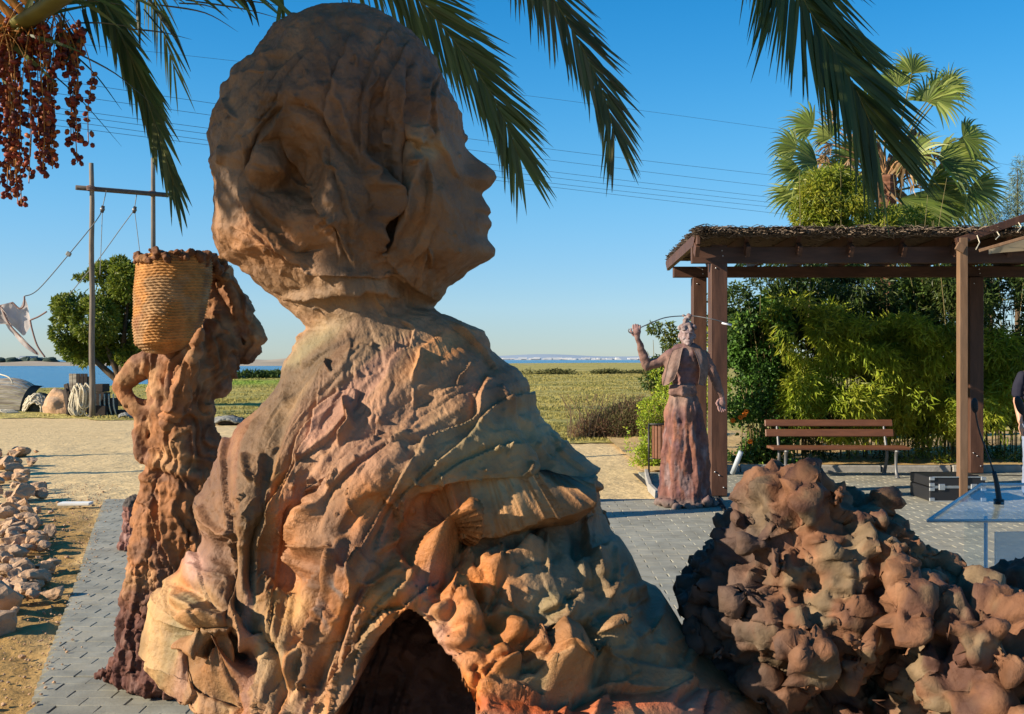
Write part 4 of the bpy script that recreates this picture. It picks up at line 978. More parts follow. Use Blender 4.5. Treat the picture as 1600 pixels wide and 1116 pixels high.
w = (sstep(1.25, .9, V[:, 2]) * sk_)[:, None]; c2 = claycol(V * np.array((1, 1, .35)), (.20, .085, .065), [(.27, .11, .065), (.12, .055, .055), (.22, .14, .13)], 6, 65, .35); c = c * (1 - w) + c2 * w
xm = (V[:, 0] - W(1069, 0, DF)[0]) / (.11 * np.clip((1.72 - V[:, 2]) / .3, .15, 1.2)); w = (np.exp(-xm ** 4) * (V[:, 1] < DF - .03) * sstep(1.32, 1.36, V[:, 2]) * sstep(1.70, 1.62, V[:, 2]))[:, None]; c = c * (1 - .8 * w) + np.array((.20, .10, .095)) * .8 * w
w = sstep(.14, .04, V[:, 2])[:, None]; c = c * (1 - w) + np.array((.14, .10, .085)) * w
fw = thing('fisherwoman_sculpture', (float(W(1072, 0, DF)[0]), DF, 0), 'standing clay fisherwoman in a long purplish skirt raising one arm, beside the pergola post', 'sculpture')
body = put('figure', V, F, M['rough_clay'], fw, True, c)
def panel(rows, nm, c, par, th=.012):
    R_ = [spl([W(x, y, DF) + np.array((0, z, 0)) for x, y, z in r_], 6) for r_ in rows]; k = len(R_[0]); out = []
    for a in range(len(R_) - 1):
        for t in np.linspace(0, 1, 5, endpoint=False): out.append(R_[a] * (1 - t) + R_[a + 1] * t)
    out.append(R_[-1]); V = np.vstack(out); V += (.006 * fbm(V * 16, 2, 5))[:, None] * np.array((0, 1, 0)); n = len(V); F1 = np.array([(a * k + b, a * k + b + 1, (a + 1) * k + b + 1, (a + 1) * k + b) for a in range(len(out) - 1) for b in range(k - 1)])
    V2 = V + np.array((0, th, 0)); rim = [b for b in range(k)] + [(a + 1) * k - 1 for a in range(1, len(out))] + [n - 1 - b for b in range(1, k)] + [a * k for a in range(len(out) - 2, 0, -1)]
    Fr = np.array([(rim[q], rim[(q + 1) % len(rim)], rim[(q + 1) % len(rim)] + n, rim[q] + n) for q in range(len(rim))])
    V = np.vstack([V, V2]); return put(nm, V, np.vstack([F1, F1[:, ::-1] + n, Fr]), M['rough_clay'], par, True, claycol(V, c, [(.25, .17, .14)], 10, 3, .3))
panel([[(1065, 542, -.10), (1060, 556, -.165), (1056, 574, -.185), (1050, 592, -.18)], [(1058, 544, -.10), (1051, 560, -.16), (1046, 580, -.185), (1040, 600, -.18)], [(1049, 548, -.09), (1042, 564, -.12), (1037, 586, -.14), (1033, 603, -.13)]], 'jacket_front', (.22, .135, .105), fw)
panel([[(1080, 543, -.10), (1085, 560, -.165), (1089, 578, -.18), (1087, 600, -.15)], [(1090, 545, -.10), (1094, 562, -.15), (1097, 580, -.15), (1094, 602, -.13)], [(1101, 550, -.08), (1104, 566, -.10), (1104, 584, -.09), (1099, 603, -.07)]], 'jacket_front', (.22, .135, .105), fw)
# head: own finer mesh
sb = SB(); hc = W(1073.5, 524, DF)
sb.ell(hc, (.083, .098, .115), base=ICO3); sb.ell(hc + np.array((0, -.035, -.055)), (.056, .066, .062), base=ICO3); sb.ell(hc + np.array((0, -.085, -.098)), (.027, .024, .022))
sb.ell(hc + np.array((0, -.105, -.012)), (.013, .022, .030)); sb.ell(hc + np.array((0, -.112, -.030)), (.018, .016, .012)); sb.ell(hc + np.array((0, -.092, .028)), (.055, .014, .012))
for s in (-1, 1):
    sb.ell(hc + np.array((s * .032, -.080, .004)), (.016, .013, .010)); sb.ell(hc + np.array((s * .042, -.066, -.035)), (.026, .026, .022)); sb.ell(hc + np.array((s * .085, .0, -.01)), (.014, .022, .032))
sb.ell(hc + np.array((0, -.094, -.062)), (.025, .013, .006)); sb.ell(hc + np.array((0, -.091, -.073)), (.021, .013, .006))
chain_px(sb, [(1074, 548, 6), (1074, 536, 6.5)], DF)
V, F = sb.out(.0058, 2); V += vnormals(V, F) * (.0035 * fbm(V * 30, 2, 5))[:, None]
c = claycol(V, (.30, .21, .20), [(.22, .14, .14), (.38, .30, .29)], 14, 5)
for s in (-1, 1):
    for q_, rr2 in ((hc + np.array((s * .032, -.095, .006)), .011),): 
        w = np.exp(-(((V - q_) / np.array((rr2, .04, .008))) ** 2).sum(1))[:, None]; c = c * (1 - w) + np.array((.12, .075, .07)) * w
put('head', V, F, M['rough_clay'], fw, True, c)
sb = SB(); rr = random.Random(6)
for k in range(46):
    a = rr.uniform(0, 2 * math.pi); q = rr.uniform(.3, 1); sb.ell(hc + np.array((math.cos(a) * .088 * q, .015 + math.sin(a) * .1 * q, .055 + .05 * (1 - q * q) + rr.uniform(0, .03))), [rr.uniform(.018, .034) for _ in range(3)])
for k in range(12): sb.ell(hc + np.array((rr.uniform(-.035, .035), rr.uniform(-.03, .03), .15 + rr.uniform(0, .07))), [rr.uniform(.014, .028) for _ in range(3)])
V, F = sb.out(.007, 1); put('headdress', V, F, M['rough_clay'], fw, True, claycol(V, (.26, .19, .17), [(.38, .31, .29), (.16, .10, .10)], 14, 8))
def hand(wrist, direc, side, curl, name, D=DF, sc=1.25, m=None, c=(.30, .17, .15), parent=None):
    sb = SB(); w = np.array(wrist); d = np.array(direc, float); d /= np.linalg.norm(d); s = np.array(side, float); s /= np.linalg.norm(s); n = np.cross(d, s)
    sb.chain([w, w + d * .045 * sc], [.024 * sc, .030 * sc], .7); sb.ell(w + d * .06 * sc, (.038 * sc, .030 * sc, .036 * sc))
    for k, ln in enumerate((.060, .070, .065, .050)):
        b = w + d * .085 * sc + s * (k - 1.5) * .020 * sc; p = [b]; dd = d.copy(); ang = curl
        for q in range(3):
            dd = dd * math.cos(ang) + n * math.sin(ang); dd /= np.linalg.norm(dd); p.append(p[-1] + dd * ln * sc * (.42, .32, .26)[q])
        sb.chain(p, [.0098 * sc, .009 * sc, .0082 * sc, .007 * sc], 1, .3)
    b = w + d * .03 * sc - s * .03 * sc; t1 = b - s * .022 * sc + d * .03 * sc + n * .01; sb.chain([b, t1, t1 + d * .022 * sc + n * .02 * sc], [.013 * sc, .0105 * sc, .008 * sc], 1, .3)
    V, F = sb.out(.0052, 1); return put(name, V, F, m or M['rough_clay'], parent, True, claycol(V, c, [(.36, .22, .18)], 14, 3))
hand(W(996, 529, DF - .07), (-.1, -.1, 1), (1, -.2, 0), .75, 'hand', parent=fw)
hand(W(1128, 620, DF), (-.12, -.25, -1), (1, .3, 0), .35, 'hand', parent=fw)
# her rod: a long thin bent cane with a hook
pp = [W(*p, DF + q) for p, q in (((1144, 507), .05), ((1125, 502), .05), ((1111, 498.5), .05), ((1085, 494), .14), ((1063, 494), .14), ((1045, 495.5), .08), ((1031, 499), 0), ((1012, 507), -.06), ((999, 513), -.09), ((990, 519), -.09))]
rod = thing('fishing_rod', tuple(W(990, 519, DF)), 'long thin bent steel rod with a hooked end held up by the fisherwoman sculpture', 'rod')
MB().tube(spl(pp), .0065, 6).build('shaft', M['castmetal'], rod, True)
hk = [W(990, 519, DF - .09), W(986, 520.5, DF - .09), W(983, 519, DF - .09), W(982, 516, DF - .09), W(983.5, 514, DF - .09)]
MB().tube(spl(hk), .007, 6).build('hook', M['castmetal'], rod, True)
MB().tube([W(1143, 508.5, DF + .04), W(1128, 505, DF + .04)], .010, 6).build('tip', M['card'], rod, True)

# =================================================================== HEAPS OF CLAY SHELLS, right foreground
def heap(name, D, outline, floor, lumps, seed, label, dark_left, vox=.0095, holes=26, ysc=.42, relief=1.0):
    rr = random.Random(seed); sb = SB(); m = D / FP
    oy = np.array([o[0] for o in outline], float); ol = np.array([o[1] for o in outline], float); orr = np.array([o[2] for o in outline], float)
    ys = np.arange(oy[0] + 44, floor, 22)
    surf = []
    for y in ys:
        l = np.interp(y, oy, ol) + 26; r = np.interp(y, oy, orr) - 26; w = (r - l) / 2 * m
        if w < .03: w = .03
        c = W((l + r) / 2, y, D); t = (y - oy[0]) / 400.0
        dep = min(.42, .10 + ysc * t) if w > .1 else w
        sb.ell(c + np.array((0, .10 * t, 0)), (w, min(dep, w * 1.2) , 26 * m), base=ICO3)
        surf.append((c, w, min(dep, w * 1.2), y))
    for k in range(lumps):
        c, w, dp, y = surf[min(len(surf) - 1, int(rr.uniform(0, 1) ** .8 * len(surf)))]
        a = rr.uniform(-math.pi, 0) if rr.random() < .85 else rr.uniform(0, math.pi)
        s = rr.uniform(.022, .050)
        p = c + np.array((math.cos(a) * w, math.sin(a) * dp, rr.uniform(-.03, .03)))
        if math.cos(a) < -.35 and dark_left: s *= .62
        R = (rr.uniform(0, 6), rr.uniform(0, 6), rr.uniform(0, 6))
        q = s * rr.uniform(1.0, 1.6)
        sb.ell(p, (s, s * rr.uniform(.4, .7), q), R, ICO3)
        if rr.random() < .5: sb.ell(p + np.array((rr.uniform(-.6, .6), rr.uniform(-.8, 0), rr.uniform(-.4, .8))) * s, (s * .6, s * .35, s * .8), (R[0] + 1, R[1], R[2]), ICO2)
        if rr.random() < .35:  # curled lip
            P = [p + np.array((math.cos(b) * s * 1.15, -s * .35, math.sin(b) * s * 1.15)) for b in np.linspace(R[0], R[0] + 4.0, 9)]
            sb.chain(P, [s * .24] * 9, 1, .5)
    V, F = sb.out(vox, 9)
    N = vnormals(V, F)
    rq = np.random.RandomState(seed); Qs = V[rq.randint(0, len(V), int(330 if len(V) > 30000 else 110))] + rq.normal(0, .02, (int(330 if len(V) > 30000 else 110), 3))
    Vw = V + .018 * np.stack([fbm(V * 14, 2, seed + 21), fbm(V * 14, 2, seed + 22), fbm(V * 14, 2, seed + 23)], -1)
    d1, d2, kk = worley(Vw, Qs); edge_ = np.clip((d2 - d1) / .030, 0, 1); til = rq.normal(0, 1, (len(Qs), 3)); til /= np.linalg.norm(til, axis=1)[:, None]
    cell = .012 * np.sqrt(edge_) - .010 + rq.uniform(-.014, .022, len(Qs))[kk] * sstep(0, .5, edge_) + .85 * np.einsum('ij,ij->i', Vw - Qs[kk], til[kk]) * sstep(0, .4, edge_)
    cup = (rq.rand(len(Qs)) < .42)[kk] * .034 * np.exp(-(d1 / .024) ** 2) * sstep(.2, .7, edge_); cell = cell - cup
    V = V + N * np.clip(cell, -.05, .030)[:, None] * relief; 
    dl = sstep(-.15, .25, -(N[:, 0]))
    d = relief * (.014 * fbm(V * 11, 3, seed) + .016 * (ridged(V * 7, 2, seed + 31) - .4) + .006 * ridged(V * 19, 2, seed + 3) + .005 * fbm(V * 45, 3, seed + 5)) + .008 * dl * fbm(V * 30, 3, seed + 9)
    V = V + N * (d - .004)[:, None]
    for k in range(holes):
        c, w, dp, y = surf[rr.randrange(len(surf))]; a = rr.uniform(-2.6, -.5)
        p = c + np.array((math.cos(a) * w, math.sin(a) * dp * 1.05 - .02, rr.uniform(-.03, .03))); r_ = rr.uniform(.012, .026)
        dd = np.linalg.norm(V - p, axis=1); V = V - N * (.03 * np.exp(-(dd / r_) ** 2))[:, None]
    V[:, 2] = np.maximum(V[:, 2], 0)
    c = claycol(V, (.22, .10, .05), [(.31, .155, .08), (.13, .06, .04), (.22, .15, .085)], 6, seed, .35)
    c = c * .88
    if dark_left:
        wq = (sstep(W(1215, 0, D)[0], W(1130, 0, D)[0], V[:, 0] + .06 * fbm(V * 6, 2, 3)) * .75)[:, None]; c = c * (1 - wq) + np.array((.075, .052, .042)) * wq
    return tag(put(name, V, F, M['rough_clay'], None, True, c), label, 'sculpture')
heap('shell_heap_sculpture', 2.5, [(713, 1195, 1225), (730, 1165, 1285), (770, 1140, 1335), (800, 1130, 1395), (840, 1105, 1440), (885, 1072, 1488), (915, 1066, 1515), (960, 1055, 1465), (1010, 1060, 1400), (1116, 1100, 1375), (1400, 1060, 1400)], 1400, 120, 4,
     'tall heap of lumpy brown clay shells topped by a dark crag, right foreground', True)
heap('shell_mound_sculpture', 2.25, [(905, 1475, 1510), (930, 1425, 1580), (960, 1408, 1660), (1010, 1396, 1720), (1116, 1380, 1760), (1500, 1360, 1800)], 1480, 80, 9,
     'lower mound of folded brown clay shells at the bottom right corner', False)
heap('red_clay_lump', 2.75, [(863, 1580, 1612), (885, 1560, 1640), (920, 1535, 1680), (1116, 1520, 1700), (1300, 1510, 1700)], 1290, 22, 14,
     'dark reddish pointed clay lump behind the mound, in front of the clear lectern', False, holes=6)

# =================================================================== DATE PALM overhead, its trunk just out of frame on the left
PC = np.array((-2.70, 2.70, 3.42))
palm = thing('date_palm', (PC[0], PC[1] + .1, 0), 'date palm leaning in from the upper left, drooping green fronds and red date clusters', 'palm tree')
# trunk with leaf-base scars
nt_, nr_ = 28, 150; z = np.linspace(-.05, 3.6, nr_); a = np.linspace(0, 2 * math.pi, nt_, endpoint=False)
sc_ = ((z[:, None] * 7.5 + (a / (2 * math.pi) * 2)[None, :]) % 1.0)
R_ = .20 + .05 * np.exp(-z * 3)[:, None] + .035 * sc_ + .04 * sstep(2.8, 3.6, z)[:, None] + .01 * np.sin(a * 9)[None, :]
X = PC[0] + R_ * np.cos(a); Y = PC[1] + .1 + R_ * np.sin(a); V = np.stack([X, Y, np.repeat(z[:, None], nt_, 1)], -1).reshape(-1, 3)
i = np.arange(nr_ - 1)[:, None] * nt_; j = np.arange(nt_)[None, :]; j2 = (j + 1) % nt_
put('trunk', V, np.stack([i + j, i + j2, i + nt_ + j2, i + nt_ + j], -1).reshape(-1, 4), M['bark'], palm)
def frond(ctrl, lmax=.42, n=110, seed=0, side=None, rad=.020, t0=.12, green=(.095, .125, .028), a0=62, a1=16, droop=.35, ydev=.35, lw=.0062, parent=palm, gap=0.0, alts=(.16, .17, .045)):
    r = np.random.RandomState(seed); C = spl(np.array(ctrl), 14); seg = np.linalg.norm(np.diff(C, axis=0), axis=1); s = np.concatenate([[0], np.cumsum(seg)]); Ltot = s[-1]
    tq = np.linspace(0, 1, 40); RC = np.stack([np.interp(tq * Ltot, s, C[:, k]) for k in range(3)], -1)
    fr = MB().tube(RC, rad * (1 - tq * .88), 6, flat=.7).build('frond', M['rachis'], parent, True)
    T_ = np.gradient(C, axis=0); T_ /= np.linalg.norm(T_, axis=1)[:, None]
    ts = np.linspace(t0, .995, n); V = []; cc = []
    for sd in (-1, 1):
        for t in ts:
            t_ = min(.999, t + r.uniform(-.004, .004)); p = np.array([np.interp(t_ * Ltot, s, C[:, k]) for k in range(3)]); tg = np.array([np.interp(t_ * Ltot, s, T_[:, k]) for k in range(3)]); tg /= np.linalg.norm(tg)
            sv = np.cross(tg, np.array((0, -1.0, 0)) if side is None else np.array(side)); sv /= np.linalg.norm(sv) + 1e-9
            nrm = np.cross(sv, tg)
            al = math.radians(a0 + (a1 - a0) * t ** 1.3 + r.uniform(-6, 6)); el = r.uniform(-.25, .5)
            d = tg * math.cos(al) + (sv * sd * math.cos(el) + nrm * math.sin(el) * ydev * 2) * math.sin(al)
            ll = lmax * (.55 + .45 * math.sin(min(1, t * 1.25 + .1) * math.pi * .62)) * (1 - .35 * max(0, t - .75) / .25) * r.uniform(.85, 1.1)
            dr = np.array((0, 0, -1.0)) * droop * r.uniform(.6, 1.3)
            w0 = lw * r.uniform(.8, 1.15); wv = np.cross(d, np.array((r.uniform(-.3, .3), -1, r.uniform(-.2, .5)))); wv /= np.linalg.norm(wv) + 1e-9
            q = p; dd = d.copy(); pts = []
            for k in range(5):
                f = k / 4; ww = w0 * (.7, 1, .95, .6, .04)[k]; pts += [q - wv * ww, q + wv * ww]; dd = dd + dr * .25; dd /= np.linalg.norm(dd); q = q + dd * ll / 4
            V.append(pts); g = np.array(green) if r.rand() < .6 else np.array(alts); cc.append(np.repeat((g * r.uniform(.7, 1.3))[None], 10, 0))
    V = np.array(V).reshape(-1, 3); nl = len(V) // 10; b = np.arange(nl)[:, None, None] * 10
    q = np.array([[0, 1, 3, 2], [2, 3, 5, 4], [4, 5, 7, 6], [6, 7, 9, 8]])[None]
    o = put('leaflets', V, (b + q).reshape(-1, 4), M['leafthin'], fr, False, np.vstack(cc)); o['kind'] = 'stuff'
    return fr
top = PC + np.array((0, 0, .12))
def Wl(l): return [W(x, y, d) for x, y, d in l]
frond([top, PC + np.array((.55, -.1, .62))] + Wl([(20, -190, 3.3), (110, -75, 3.2), (160, 0, 3.15), (196, 70, 3.1), (228, 150, 3.08), (256, 235, 3.06), (272, 290, 3.05)]), .27, 150, 1, t0=.25, a0=36, a1=8, droop=.2)
frond([top, PC + np.array((.9, -.15, .95))] + Wl([(330, -330, 3.5), (500, -160, 3.5), (590, -70, 3.5), (660, 5, 3.5), (722, 80, 3.5), (770, 150, 3.5), (800, 215, 3.5), (812, 245, 3.5)]), .37, 270, 2, t0=.30, a0=66, a1=16, green=(.12, .14, .03), droop=.16)
frond([top, PC + np.array((1.2, -.1, 1.3))] + Wl([(500, -520, 3.9), (700, -260, 3.85), (800, -110, 3.8), (860, -10, 3.8), (910, 75, 3.8), (945, 150, 3.8), (962, 220, 3.8)]), .38, 270, 3, t0=.35, a0=66, a1=16, green=(.085, .105, .035), alts=(.15, .14, .06), droop=.16)
frond([top, PC + np.array((1.6, 0, 1.7))] + Wl([(700, -760, 4.0), (1020, -420, 3.9), (1190, -160, 3.7), (1240, -30, 3.6), (1286, 50, 3.55), (1325, 115, 3.5), (1352, 170, 3.5), (1370, 215, 3.5)]), .58, 430, 4, t0=.40, a0=64, a1=20, green=(.055, .085, .022), alts=(.10, .125, .03), droop=.14, lw=.0075)
# fronds along the top edge and towards the camera, shading the great head
frond([top, PC + np.array((.6, -.3, .3))] + Wl([(-60, 20, 2.9), (90, -18, 2.8), (250, -45, 2.75), (420, -20, 2.7), (440, 0, 2.7)]), .28, 46, 5, t0=.25, a0=45, a1=20, droop=.3)
rsh = random.Random(17)
for k in range(20):
    yy = -.30 - .042 * k; e = PC + np.array((rsh.uniform(-.1, .35), yy - .35, rsh.uniform(-.62, -.30)))
    frond([top, top + np.array((rsh.uniform(-.1, .25), yy * .6, .12)), PC + np.array((rsh.uniform(-.05, .25), yy, -.05)), e], .40, 60, 60 + k, t0=.12, side=(0, 0, 1) if k % 2 else (1, 0, 0), lw=.017, rad=.026)
for k in range(16):   # unseen fronds arching above the view, added to darken the great head
    a = -1.25 + k * .125; dv = np.array((math.cos(a), math.sin(a), 0)); ln = rsh.uniform(2.6, 3.8) if a < .15 else rsh.uniform(1.6, 2.2)
    frond([top, top + dv * ln * .25 + np.array((0, 0, .55)), top + dv * ln * .55 + np.array((0, 0, .85)), top + dv * ln * .8 + np.array((0, 0, .7)), top + dv * ln + np.array((0, 0, .42))], .50, 80, 140 + k, t0=.12, side=(0, 0, 1), lw=.014, droop=.25)
for k, a in enumerate((1.3, 1.9, 2.5, 3.1, 3.7, 4.3, 4.9, 5.4)):
    dv = np.array((math.cos(a), math.sin(a), 0)); frond([top, top + dv * .7 + np.array((0, 0, .6)), top + dv * 1.6 + np.array((0, 0, .85)), top + dv * 2.5 + np.array((0, 0, .45)), top + dv * 3.0 + np.array((0, 0, -.3))], .42, 56, 20 + k, t0=.15, side=(0, 0, 1))
# thick yellow-green leaf base crossing the top-left corner
MB().tube(spl(Wl([(-120, 120, 3.3), (-30, 72, 3.1), (30, 38, 2.9), (90, 0, 2.7), (170, -60, 2.6)])), np.linspace(.036, .026, 33), 8, flat=.6).build('leaf_stalk', M['rachis'], palm, True)
# long stiff blades near the base of the fronds
mb = MB(); r = random.Random(12)
for (x0, y0, x1, y1, bx, by) in ((20, 70, 190, 229, 110, 140), (110, 78, 240, 165, 180, 115), (110, 80, 190, 172, 150, 118), (60, 200, 105, 0, 88, 90), (118, 36, 205, 42, 160, 36), (200, 45, 300, 62, 250, 50), (232, 0, 298, 112, 272, 55), (215, 0, 219, 80, 217, 40), (130, 15, 152, 86, 140, 50), (225, 15, 272, 70, 250, 45), (250, 8, 372, 50, 320, 20), (280, 5, 350, 20, 320, 8), (95, 0, 205, 10, 150, 2), (290, 0, 440, 30, 380, 14), (360, 0, 440, 10, 400, 3), (135, 45, 95, 110, 120, 70),
    (372, -10, 395, 40, 386, 12), (384, -10, 405, 42, 396, 12), (400, -10, 440, 25, 420, 5)):
    P = spl(Wl([(x0, y0, 2.95), (bx, by, 2.93), (x1, y1, 2.9)]), 5); n_ = len(P); w_ = .0075 * np.interp(np.linspace(0, 1, n_), [0, .3, 1], [.8, 1, .08])
    mb.tube(P, w_, 4, flat=.35)
M['blade'] = mat('blade', (.055, .065, .025), .5, .4, translucent=.15)
o = mb.build('blade_leaflets', M['blade'], palm); o['kind'] = 'stuff'
# date clusters
def dates(origin, strands, seed, nm='date_cluster'):
    r = random.Random(seed); st_ = MB(); dV = []; dT = []; dC = []; nv = 0
    for (x, y0, y1, d) in strands:
        o0 = origin + np.array((r.uniform(-.06, .06), r.uniform(-.06, .06), r.uniform(-.05, .05)))
        e = W(x, y1, d); m_ = W(x + r.uniform(-6, 6), y0, d)
        P = spl([o0, (o0 * .5 + m_ * .5) + np.array((0, 0, .06)), m_, (m_ + e) / 2 + np.array((r.uniform(-.01, .01), 0, 0)), e], 5); st_.tube(P, .0015, 4, False)
        L = len(P); k = 0
        for q in np.arange(L * .42, L - .2, .36):
            if r.random() < .45: continue
            a = int(q); f = q - a; p = P[a] * (1 - f) + P[min(a + 1, L - 1)] * f; ang = r.uniform(0, 6.28)
            of = np.array((math.cos(ang), math.sin(ang), -.25)) * .011
            V = ICO1[0] * np.array((.0075, .0075, .0115)) @ np.array(Euler((r.uniform(.5, 2.4), 0, ang)).to_matrix()).T + p + of
            dV.append(V); dT.append(ICO1[1] + nv); nv += len(V); dC.append(np.tile(np.array((.20, .030, .012) if r.random() < .6 else ((.30, .08, .015) if r.random() < .5 else (.09, .016, .010))) * r.uniform(.7, 1.2), (len(V), 1)))
    c = st_.build(nm, M['stalk'], palm, True)
    o = put('dates', np.vstack(dV), [np.vstack(dT)], M['date'], c, True, np.vstack(dC)); o['kind'] = 'stuff'
r = random.Random(9)
dates(W(20, 60, 2.9), [(r.uniform(-60, 62), r.uniform(95, 140), r.uniform(190, 335) - max(0, 0), r.uniform(2.75, 3.05)) for _ in range(40)], 1)
dates(W(70, 30, 2.9), [(r.uniform(60, 84), r.uniform(110, 150), r.uniform(200, 300), r.uniform(2.8, 3.0)) for _ in range(10)] + [(r.uniform(108, 130), r.uniform(85, 120), r.uniform(215, 255), r.uniform(2.85, 2.95)) for _ in range(5)] + [(138, 110, 225, 2.9), (66, 150, 262, 2.9)], 2)
dates(W(60, 20, 2.95), [(r.uniform(-30, 130), r.uniform(40, 60), r.uniform(62, 120), r.uniform(2.85, 3.05)) for _ in range(36)], 3)
# fruit bunches hanging on the camera side of the crown, out of frame, which shade the great head
for q, (cx_, cy_) in enumerate(((-.05, -.45), (.1, -.62), (-.1, -.8), (.15, -.35))):
    c0 = PC + np.array((cx_, cy_, -.02)); mbx = MB(); Vd = []; Td = []; nv = 0; rq = random.Random(q)
    for k in range(60):
        e = c0 + np.array((rq.gauss(0, .12), rq.gauss(0, .10), -rq.uniform(.3, .62))); mbx.tube(spl([c0, (c0 + e) / 2 + np.array((rq.gauss(0, .05), rq.gauss(0, .05), .05)), e], 4), .0025, 3, False)
        for w_ in range(9):
            p = c0 + (e - c0) * rq.uniform(.3, 1) + np.array((rq.gauss(0, .012), rq.gauss(0, .012), 0)); Vd.append(ICO1[0] * .0105 + p); Td.append(ICO1[1] + nv); nv += len(ICO1[0])
    o = mbx.build('date_cluster', M['stalk'], palm); Vd = np.vstack(Vd); o2 = put('dates', Vd, [np.vstack(Td)], M['date'], o, True, np.tile((.20, .03, .012), (len(Vd), 1))); o2['kind'] = 'stuff'; o['kind'] = 'stuff'
sb = MB()
for k in range(6): sb.tube(spl([PC + np.array((0, 0, -.05)), (PC + W(20, 60, 2.9)) / 2 + np.array((0, 0, .15 + .03 * k)), W(10 + 14 * k, 62 - 9 * k, 2.9)]), .014, 6)
sb.build('fruit_stem', M['stalk'], palm, True)

# =================================================================== LEAF CLOUDS
def leafcloud(centers, radii, n, lw, cols, seed, shell=.55, squash=1.0, hang=.3, floor=None, clump=0):
    r = np.random.RandomState(seed); C = np.asarray(centers, float); Rr = np.asarray(radii, float)
    if Rr.ndim == 1: Rr = np.stack([Rr, Rr, Rr * squash], -1)
    wts = (Rr.prod(1)) ** .75; wts /= wts.sum(); k = r.choice(len(C), n, p=wts)
    d = r.normal(size=(n, 3)); d /= np.linalg.norm(d, axis=1)[:, None]; rad = shell + (1 - shell) * r.rand(n) ** .6
    rad = np.where(r.rand(n) < .25, r.rand(n) ** .5, rad)
    P = C[k] + d * Rr[k] * rad[:, None]
    if clump:
        keep = noise(P * clump, seed + 3) > -.18; P, d, k = P[keep], d[keep], k[keep]; n = len(P)
    if floor is not None:
        keep = P[:, 2] > floor; P, d, k = P[keep], d[keep], k[keep]; n = len(P)
    L = lw[0] * r.uniform(.6, 1.25, n); Wd = lw[1] * r.uniform(.7, 1.2, n)
    ax = d * .6 + r.normal(size=(n, 3)) * .7 + np.array((0, 0, -hang)); ax /= np.linalg.norm(ax, axis=1)[:, None]
    sd = np.cross(ax, r.normal(size=(n, 3))); sd /= np.linalg.norm(sd, axis=1)[:, None]; nm = np.cross(ax, sd)
    a = P; b = P + ax * L[:, None] * .45 + sd * Wd[:, None] * .5 + nm * Wd[:, None] * .15; c = P + ax * L[:, None] - nm * L[:, None] * .12; e = P + ax * L[:, None] * .45 - sd * Wd[:, None] * .5 + nm * Wd[:, None] * .15
    V = np.stack([a, b, c, e], 1).reshape(-1, 3); i = np.arange(n)[:, None] * 4
    F = np.vstack([i + np.array([[0, 1, 2]]), i + np.array([[0, 2, 3]])])
    cols = np.asarray(cols, float); cn = noise(P * 1.3, seed + 9); ci = np.clip(((cn * .5 + .5) * len(cols) + r.normal(0, .5, n)).astype(int), 0, len(cols) - 1)
    cc = cols[ci] * r.uniform(.7, 1.3, (n, 1)); return V, [F], np.repeat(cc, 4, 0)
def foliage(name, parent, *a, m='leaf', **k):
    V, F, C = leafcloud(*a, **k); o = put(name, V, F, M[m], parent, False, C); o['kind'] = 'stuff'; return o
def stems(mb, pts, r_, n=5):
    for P in pts: mb.tube(P, np.linspace(r_, r_ * .4, len(P)), n, False)

# ---- bamboo hedge and climber behind the pergola
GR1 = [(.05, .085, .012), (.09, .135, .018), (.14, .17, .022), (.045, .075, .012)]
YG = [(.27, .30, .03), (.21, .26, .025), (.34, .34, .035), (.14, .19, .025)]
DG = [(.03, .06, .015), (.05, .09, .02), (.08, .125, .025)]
r = random.Random(31)
def culms(parent, x0, x1, y0, y1, n, h0, h1, nm='culm', m=None, rad=.011):
    mb = MB()
    for k in range(n):
        x, y = r.uniform(x0, x1), r.uniform(y0, y1); h = r.uniform(h0, h1); lx, ly = r.uniform(-.35, .35), r.uniform(-.3, .2)
        P = spl([(x, y, .02), (x + lx * .15, y + ly * .1, h * .4), (x + lx * .5, y + ly * .5, h * .75), (x + lx, y + ly, h)], 4); mb.tube(P, np.linspace(rad, rad * .3, len(P)), 4, False)
    o = mb.build(nm, m or M['culm'], parent); o['kind'] = 'stuff'; return o
M['culm'] = mat('culm', (.14, .11, .04), .7, .3, var=.3, vscale=1)
hedge = thing('bamboo_hedge', (6.2, 16.0, 0), 'tall bright green bamboo hedge growing behind the bench under the pergola roof', 'hedge')
C = []; R = []
for k in range(60):
    px = r.uniform(1235, 1640); py = r.uniform(500, 670); d = r.uniform(14.75, 15.4); C.append(W(px, py, d)); R.append((r.uniform(.28, .5), r.uniform(.25, .45), r.uniform(.25, .45)))
foliage('foliage', hedge, C, R, 62000, (.16, .028), [(.25, .33, .03), (.34, .41, .04), (.40, .43, .045), (.17, .24, .025)], 41, m='leafthin', hang=.8, clump=1.6)
C = []; R = []
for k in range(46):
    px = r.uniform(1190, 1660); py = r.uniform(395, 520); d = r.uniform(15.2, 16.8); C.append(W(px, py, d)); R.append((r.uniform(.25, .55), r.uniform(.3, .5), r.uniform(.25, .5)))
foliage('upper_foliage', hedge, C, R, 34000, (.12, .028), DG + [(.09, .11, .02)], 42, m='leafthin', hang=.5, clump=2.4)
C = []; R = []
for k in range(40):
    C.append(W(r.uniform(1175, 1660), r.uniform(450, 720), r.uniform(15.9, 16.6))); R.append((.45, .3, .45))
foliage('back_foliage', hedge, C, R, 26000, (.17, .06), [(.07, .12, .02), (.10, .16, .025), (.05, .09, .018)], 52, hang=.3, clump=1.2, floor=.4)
C = [W(r.uniform(1230, 1640), r.uniform(680, 735), r.uniform(15, 16)) for _ in range(26)]; R = [(.25, .22, .2)] * 26
